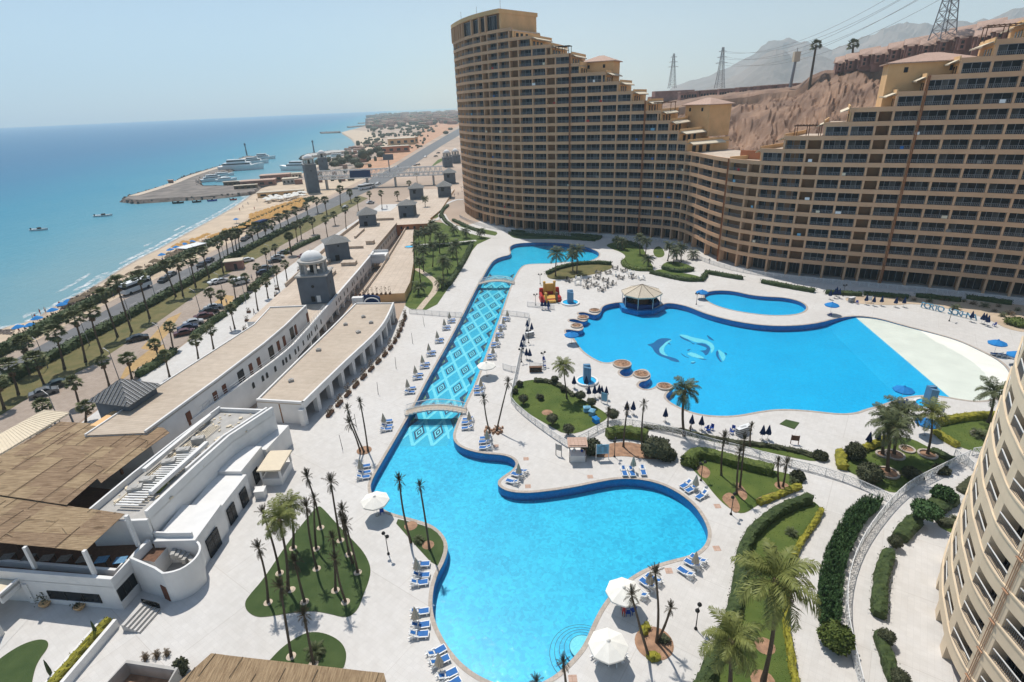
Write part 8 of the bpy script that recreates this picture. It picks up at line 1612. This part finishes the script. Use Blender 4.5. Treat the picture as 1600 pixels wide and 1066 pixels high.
for s in (-1, 1):
 mb = MB(); o = n * (s * W / 2); up = Vector((0, 0, 1))
 for z in (za, (za + zb2) / 2 - .6, zb2): mb.bar(a + o + up * z, b + o + up * z, .38)
 for i in range(N): p, q = a + o + d * (L_ * i / N), a + o + d * (L_ * (i + 1) / N); mb.bar(p + up * za, p.lerp(q, .5) + up * zb2, .26); mb.bar(p.lerp(q, .5) + up * zb2, q + up * za, .26)
 for i in range(N * 3): p = a + o + d * (L_ * i / N / 3); mb.bar(p + up * za, p + up * (za + 1.6), .1)
 link('truss', mb.mesh('truss', M['whitemetal']), t)
mb = MB(); [mb.bar(a + n * (-W / 2) + d * (L_ * i / N) + up * z, a + n * (W / 2) + d * (L_ * i / N) + up * z, .16) for i in range(N + 1) for z in (za, zb2)]; mb.bar(a + up * (za - .1), b + up * (za - .1), W, .3); link('walkway', mb.mesh('walkway', M['concrete']), t)
for f in (.08, .4, .62, .92): p = a + d * (L_ * f); mb = MB(); mb.box((p.x, p.y, za / 2), (1.0, 2.6, za)); link('pier', mb.mesh('pier', M['concrete']), t)
p = a + d * (L_ * .36) - n * (W / 2 + .3); mb = MB(); mb.box((p.x, p.y, 8.6), (13, .3, 4.2), 0, atan2(d.y, d.x)); link('banner', mb.mesh('banner', M['navy']), t)
t = thing('billboard', 'dark billboard on a single pole beyond the truss bridge', 'billboard', G(609, 268)); k = G(609, 268).length / 855; mb = MB(); mb.box((0, 0, 20 * k), (15 * k, .6, 8 * k)); link('panel', mb.mesh('panel', M['grayblue']), t); mb = MB(); mb.lathe([(.5, 0), (.4, 17 * k)], 8); link('pole', mb.mesh('pole', M['steel']), t)
for i, (x, y, w, dd, h, m, lab) in enumerate(((405, 290, 22, 9, 3.5, 'villa', 'low red beach building left of the marina'), (432, 283, 20, 10, 4.5, 'villa', 'red roofed beach building at the middle of the marina shore'), (455, 287, 10, 7, 3.5, 'concrete', 'grey beach building nearest the domed towers'), (462, 278, 9, 5, 3.2, 'cream', 'cream shed behind the domed tower'), (440, 306, 26, 4, 2.6, 'facade2', 'long low beach bar before the white parasols'), (628, 226, 22, 12, 5, 'facade2', 'flat sand coloured building by the dirt strip'), (617, 238, 20, 8, 4, 'orange', 'orange walled building by the dirt strip'), (640, 224, 14, 9, 5, 'facade2', 'farther flat building by the highway'), (365, 290, 12, 3, 2.6, 'dead', 'thatched beach shelter on the breakwater root'), (385, 296, 14, 3, 2.6, 'dead', 'second thatched shelter on the breakwater root'), (268, 288, 3, 2.4, 2.8, 'villa', 'small brown hut on the breakwater'))):
 p = G(x, y); k = 1 if y > 270 else 1.6; t = thing('low_building', lab, 'building', p, .25); mb = MB(); mb.box((0, 0, h * k / 2), (w * k, dd * k, h * k)); link('wall', mb.mesh('wall', M[m]), t); mb = MB(); mb.box((0, 0, h * k + .2), (w * k + .8, dd * k + .8, .4)); link('roof', mb.mesh('roof', M['pinkroof'] if m == 'villa' else M['beige_par']), t); mb = MB(); [mb.box((-w * k / 2 + w * k * (j + .5) / 4, -dd * k / 2 - .03, h * k * .5), (w * k * .12, .1, h * k * .4)) for j in range(4)]; link('window', mb.mesh('window', M['black']), t)
# ---- beach parasols and awnings
mb = MB(); mb.lathe([(.05, 0), (.05, 1.9)], 5); BP = mb.mesh('pole', M['wood']); rr = random.Random(4)
def beach_par(nm, m, r): mb = MB(); mb.lathe([(r, 1.75), (r * .5, 2.15), (0, 2.45)], 8); mb.lathe([(0, 2.4), (r * .98, 1.72)], 8); return mb.mesh('canopy', M[m])
BST, BWH, BBL = beach_par('', 'thatch2', 1.5), beach_par('', 'whitecanvas', 1.5), beach_par('', 'bluecanvas', 1.35); k = 0
M['straw'] = mat('orange_straw', (.50, .27, .07), scale=2, amt=.25); BST.materials[0] = M['straw']
for i in range(13):
 for j in range(9):
  fx, fy = (i + .5 + rr.uniform(-.2, .2)) / 13, (j + .5 + rr.uniform(-.2, .2)) / 9; x = 392 + 84 * fx - 8 * (1 - fx) * 0; y = 345 - 30 * fx + (fy - .5) * (18 - 4 * fx) + 5
  inst([('pole', BP), ('canopy', BST)], 'straw_parasol', f'orange straw beach parasol, row {nth(j)}, column {nth(i)}', 'beach parasol', G(x, y), 0, 'straw parasols on the beach')
for i in range(40): fx = i / 39; inst([('pole', BP), ('canopy', BWH)], 'white_parasol', f'white beach parasol behind the straw ones, {nth(i)} from the left', 'beach parasol', G(415 + 62 * fx, 316 - 9 * fx + rr.uniform(-4, 3)), 0, 'white parasols on the beach')
for i in range(26): fx = i / 25; inst([('pole', BP), ('canopy', BST)], 'straw_parasol', f'straw beach parasol in the single line left of the block, {nth(i)} from left', 'beach parasol', G(275 + 115 * fx, 392 - 36 * fx + rr.uniform(-3, 3)), 0, 'straw parasols left of the block')
for i, (x, y) in enumerate(((86, 495), (100, 486), (110, 481), (33, 522), (52, 519), (255, 406), (277, 394), (290, 389), (302, 385), (268, 398), (370, 349), (62, 508))): inst([('pole', BP), ('canopy', BBL)], 'blue_beach_parasol', f'blue beach parasol, {nth(i)} listed along the shore', 'beach parasol', G(x, y), 0, 'blue beach parasols', 1.0)
BRN = beach_par('', 'dead', 1.35)
for i in range(26): fx = (i + rr.random()) / 26; inst([('pole', BP), ('canopy', BRN)], 'straw_parasol', f'dull brown beach parasol beside the long hedge, {nth(i)} from the left', 'beach parasol', G(112 + 190 * fx, 484 - 92 * fx + rr.uniform(-7, 1)), 0, 'brown parasols beside the hedge')
mb = MB(); mb.box((0, 0, 2.4), (9, 5, .2)); mb.box((4.3, 2.2, 1.2), (.15, .15, 2.4)); mb.box((-4.3, -2.2, 1.2), (.15, .15, 2.4)); mb.box((-4.3, 2.2, 1.2), (.15, .15, 2.4)); mb.box((4.3, -2.2, 1.2), (.15, .15, 2.4)); tag(link('white_awning', mb.mesh('white_awning', M['plastic']), None, G(302, 394), 1.2), 'white flat awning beside the blue beach parasols', 'awning')
mb = MB(); rr = random.Random(14)
for i in range(220): f = rr.random(); p = G(95 + 60 * f + rr.uniform(-6, 6), 482 - 30 * f + rr.uniform(-4, 4)); s = rr.uniform(.3, .9); mb.box((p.x, p.y, s * .3), (s, s * .7, s * .6), 0, rr.uniform(0, 3), taper=.6)
for i in range(160): f = rr.random(); p = G(-10 + 32 * f, 518 + rr.uniform(-3, 5)); s = rr.uniform(.3, 1.0); mb.box((p.x, p.y, s * .1 - .2), (s, s * .7, s * .6), 0, rr.uniform(0, 3), taper=.6)
struct('beach_stones', mb.mesh('beach_stones', M['darkrock']), 'stuff')
# ---- boats
def yacht(px, L_, rz, label, decks=2, hull='plastic'):
 p = G(px[0], px[1], SEA); t = thing('motor_yacht', label, 'boat', p, rz); B_ = L_ * .13; pl = [(-L_ / 2, -B_), (L_ * .2, -B_), (L_ * .42, -B_ * .5), (L_ * .52, 0), (L_ * .42, B_ * .5), (L_ * .2, B_), (-L_ / 2, B_)]; h = L_ * .11
 mb = MB(); n = len(pl); vs = [(x * .93, y * .75, -.3) for x, y in pl] + [(x, y, h * (1 if x < L_ * .3 else 1.3)) for x, y in pl]; mb.add(vs, [(i, (i + 1) % n, n + (i + 1) % n, n + i) for i in range(n)] + [tuple(range(n, 2 * n))]); link('hull', mb.mesh('hull', M[hull]), t); z = h
 for k in range(decks):
  l = L_ * (.62 - .2 * k); mb = MB(); mb.box((-L_ * .08, 0, z + L_ * .035), (l, B_ * (1.6 - .3 * k), L_ * .07), taper=.94); link('cabin', mb.mesh('cabin', M['plastic']), t); mb = MB(); mb.box((-L_ * .08, 0, z + L_ * .04), (l * .96, B_ * (1.6 - .3 * k) + .02, L_ * .026)); link('window', mb.mesh('window', M['glass']), t); z += L_ * .07
 mb = MB(); mb.tube([(-L_ * .1, 0, z), (-L_ * .12, 0, z + L_ * .1)], .08, 5); link('mast', mb.mesh('mast', M['whitemetal']), t)
def zline(): pass
for (x, y), L_, rz, lab in (((378, 266), 38, .25, 'large white cruise yacht moored inside the breakwater'), ((399, 256), 26, .2, 'white yacht behind the large cruise yacht'), ((413, 249), 24, .15, 'farthest white yacht at the elbow of the breakwater'), ((350, 275), 16, .4, 'white motor boat nearest the breakwater root'), ((336, 283), 20, .6, 'small white yacht with a pointed bow in the marina corner'), ((354, 283), 15, .5, 'second small yacht in the marina corner'), ((462, 266), 30, 2.9, 'large yacht half hidden by the domed tower'), ((512, 250), 18, .2, 'small boat beyond the twin domed towers'), ((528, 245), 18, .2, 'small boat in the second harbour basin')): yacht((x, y), L_, rz, lab, 2 if L_ > 19 else 1)
def dinghy(px, L_, rz, label, m):
 p = G(px[0], px[1], SEA); t = thing('small_boat', label, 'boat', p, rz); mb = MB(); pl = [(-L_ / 2, -L_ * .15), (L_ * .2, -L_ * .16), (L_ / 2, 0), (L_ * .2, L_ * .16), (-L_ / 2, L_ * .15)]; n = 5; vs = [(x * .9, y * .7, -.2) for x, y in pl] + [(x, y, .75 + (x > L_ * .3) * .3) for x, y in pl] + [(x * .85, y * .75, .35) for x, y in pl]
 mb.add(vs, [(i, (i + 1) % n, n + (i + 1) % n, n + i) for i in range(n)] + [(n + i, n + (i + 1) % n, 2 * n + (i + 1) % n, 2 * n + i) for i in range(n)] + [tuple(range(2 * n, 3 * n))]); link('hull', mb.mesh('hull', M[m]), t); mb = MB(); mb.box((0, 0, .9), (L_ * .16, L_ * .14, 1.0)); mb.box((-L_ * .46, 0, .9), (.5, .4, .8)); link('console', mb.mesh('console', M['black']), t)
dinghy((162, 338), 9.5, .1, 'white speed boat on the open water', 'plastic'); dinghy((62, 360), 8, .1, 'small white boat at the left on the open water', 'plastic'); dinghy((279, 318), 6.5, .1, 'dark inflatable boat near the breakwater', 'black'); dinghy((308, 316.5), 5, .3, 'dark jet boat near the breakwater', 'black'); dinghy((332, 314.5), 5.5, .3, 'blue jet boat near the beach', 'bluechair'); dinghy((365, 313), 4, .2, 'red water toy by the beach', 'red')
for (x, y), lab in (((386, 243), 'beacon on the elbow of the long breakwater'), ((491, 238.5), 'beacon on the second breakwater')): p = G(x, y, 1); t = tag(link('beacon', MB().lathe([(.9, 0), (.6, 11), (1.2, 11.2), (.9, 13), (0, 14)], 8).mesh('beacon', M['grayblue']), None, p), lab, 'beacon')
# ---- hilltop: terraced villas, pylons, masts
def villa(px, dist, w, lab, k):
 p = GD(*px, dist); rz = -atan2(p.x, p.y) + .1; t = thing('hill_villa', lab, 'villa', (p.x, p.y, p.z - 3), rz, 'red villas on the hilltop'); d, h = 10, 4.6 + 1.0 * (k % 3) * .6; mb = MB(); mb.box((0, 0, h / 2 - 2), (w, d, h + 4)); link('wall', mb.mesh('wall', M['villa']), t)
 mb = MB(); e = .7; W, D = w / 2 + e, d / 2 + e; mb.add([(-W, -D, h), (W, -D, h), (W, D, h), (-W, D, h), (-W * .96, -D * .05, h + 3.0), (W * .96, -D * .05, h + 4.2)], [(0, 1, 5, 4), (2, 3, 4, 5), (1, 2, 5), (3, 0, 4), (3, 2, 1, 0)]); link('roof', mb.mesh('roof', M['pinkroof']), t)
 for x in (-w * .27, w * .22): mb = MB(); mb.box((x, -d / 2 - 1.2, h * .42), (w * .28, 2.6, h * .85)); link('bay', mb.mesh('bay', M['villa']), t); mb = MB(); q = w * .17; mb.add([(x - q, -d / 2 - 2.9, h * .85), (x + q, -d / 2 - 2.9, h * .85), (x + q, -d / 2, h * .85 + 1.3), (x - q, -d / 2, h * .85 + 1.3)], [(0, 1, 2, 3), (3, 2, 1, 0)]); link('bay_roof', mb.mesh('bay_roof', M['pinkroof']), t)
 for x in (-w * .27, w * .22):
  for z in (1.4, 3.4): mb = MB(); mb.box((x, -d / 2 - 2.52, z), (w * .12, .1, 1.4)); link('window', mb.mesh('window', M['black']), t)
VP = [(1316, 103, 398, 11), (1335, 100, 396, 14), (1356, 95, 394, 13), (1378, 90, 392, 14), (1403, 84, 390, 14), (1428, 80, 386, 14), (1454, 76, 382, 14), (1482, 72, 378, 15), (1512, 68, 372, 15), (1542, 63, 366, 15), (1572, 58, 360, 16), (1604, 54, 355, 16), (1470, 66, 430, 15), (1500, 60, 425, 16), (1545, 52, 420, 17), (1590, 46, 415, 18)]
for i, (x, y, ds, w) in enumerate(VP): villa((x, y), ds, w * .66, f'reddish villa with pink roofs on the hilltop, {nth(i if i < 12 else i - 12)} of the {"front" if i < 12 else "rear"} row from the left', i)
rr = random.Random(12)
for i in range(14): x = 1068 + i * 15; p = GD(x, 149 - (x - 1068) * .075, 560 + rr.uniform(0, 50)); t = thing('far_house', f'small hazy house on the plateau behind the hotel saddle, {nth(i)} from the left', 'house', (p.x, p.y, p.z - 14), rr.uniform(-.4, .2), 'far houses on the plateau'); w = rr.uniform(6, 9); mb = MB(); mb.box((0, 0, 8), (w, 9, 17)); link('wall', mb.mesh('wall', M['villa']), t); mb = MB(); mb.box((0, 0, 16.7), (w + 1, 10, .6)); link('roof', mb.mesh('roof', M['pinkroof']), t); mb = MB(); [mb.box((-w / 2 + w * (j + .5) / 3, -4.55, 13), (1.6, .1, 2.2)) for j in range(3)]; link('window', mb.mesh('window', M['black']), t)
p = GD(1052, 150, 640); t = thing('domed_house', 'hazy rounded red hall behind the hotel steps', 'building', (p.x, p.y, p.z - 6), 0); mb = MB(); mb.tube([(-22, 0, 0), (-22, 0, 5)], .3, 4); mb.prism([(-24, -6), (24, -6), (24, 10), (-24, 10)], -6, 6); mb.prism([(-20, -5), (20, -5), (20, 9), (-20, 9)], 6, 11); link('wall', mb.mesh('wall', M['villa']), t)
mb = MB()
for i in range(60): x = 1336 + i * 2.2; p = GD(x, 106 - (x - 1336) * .13, 396); mb.box((p.x, p.y, p.z + .3), (.45, .45, 2.6)); mb.box((p.x, p.y, p.z - .6), (2.2, .3, 1.4), 1)
tag(link('hill_fence', mb.mesh('hill_fence', [M['cream'], M['concrete']])), 'dark fence with white caps along the hilltop villas', 'fence')
PTOP = []
def pylon(base, top, dist, label):
 p = GD(*base, dist); q = GD(*top, dist); H = q.z - p.z; t = thing('pylon', label, 'pylon', (p.x, p.y, p.z)); w = H * .11; mb = MB(); N = 9; lv = [(w * (1 - .82 * (i / N) ** .8), H * i / N) for i in range(N + 1)]; r = H * .0045; C4 = ((-1, -1), (1, -1), (1, 1), (-1, 1)); tx = (q.x - p.x) / H
 P = lambda i, c: Vector((c[0] * lv[i][0] + tx * lv[i][1], c[1] * lv[i][0], lv[i][1]))
 for i in range(N):
  for k in range(4): mb.bar(P(i, C4[k]), P(i + 1, C4[k]), r * 2.2); mb.bar(P(i, C4[k]), P(i + 1, C4[(k + 1) % 4]), r); mb.bar(P(i, C4[(k + 1) % 4]), P(i + 1, C4[k]), r); mb.bar(P(i + 1, C4[k]), P(i + 1, C4[(k + 1) % 4]), r)
 link('tower', mb.mesh('tower', M['steel']), t); mb = MB()
 for f, l in ((.62, .17), (.76, .14), (.9, .11)):
  for s in (-1, 1): c = Vector((tx * H * f, 0, H * f)); e = c + Vector((s * H * l, 0, 0)); mb.bar(c + Vector((0, 0, H * .03)), e, r * 1.4); mb.bar(c, e, r * 1.4); PTOP.append(Vector((p.x, p.y, p.z)) + e)
 link('cross_arm', mb.mesh('cross_arm', M['steel']), t)
pylon((1472, 62), (1500, -78), 375, 'large lattice pylon rising behind the hilltop villas'); pylon((1124, 138), (1130, 74), 620, 'lattice pylon behind the saddle of the hotel, darker one'); pylon((1050, 138), (1053, 84), 760, 'faint lattice pylon left of the saddle')
for i in range(6):
 a, b = PTOP[i], PTOP[6 + i]; mb = MB(); pts = [a.lerp(b, k / 20) - Vector((0, 0, 14 * 4 * (k / 20) * (1 - k / 20))) for k in range(21)]; mb.tube(pts, .09, 3); tag(link('power_line', mb.mesh('power_line', M['steel'])), f'thin power line sagging between the pylons, {nth(i)} of six', 'power line', 'power lines')
p = GD(1235, 134, 415); q = GD(1239, 74, 415); t = thing('antenna_mast', 'tall antenna mast with a white box at the top of the hill', 'mast', (p.x, p.y, p.z - 1)); H = q.z - p.z; mb = MB(); mb.lathe([(1.0, 0), (.8, H * .7)], 8); link('pole', mb.mesh('pole', M['steel']), t, rot=(0, .06, 0)); mb = MB(); mb.box((H * .05, 0, H * .8), (3.6, 2.6, H * .26)); link('antenna_box', mb.mesh('antenna_box', M['cream']), t); mb = MB(); mb.tube([(H * .05, 0, H * .92), (H * .05, 0, H * 1.03)], .2, 5); link('spike', mb.mesh('spike', M['steel']), t)
for b, t_, lab in (((1269, 109), (1275, 72), 'palm shaped mast on the hilltop, taller left one'), ((1331, 101), (1333, 71), 'palm shaped mast on the hilltop, shorter right one')):
 p = GD(*b, 400); q = GD(*t_, 400); t = thing('palm_mast', lab, 'mast', p); H = q.z - p.z; tx = q - p; mb = MB(); mb.tube([(0, 0, -12), (0, 0, 0), tuple(tx)], [.75, .7, .55], 7); link('trunk', mb.mesh('trunk', M['trunk']), t); link('crown', FC[0], t, tx, 0, (3.4, 3.4, 4.2))
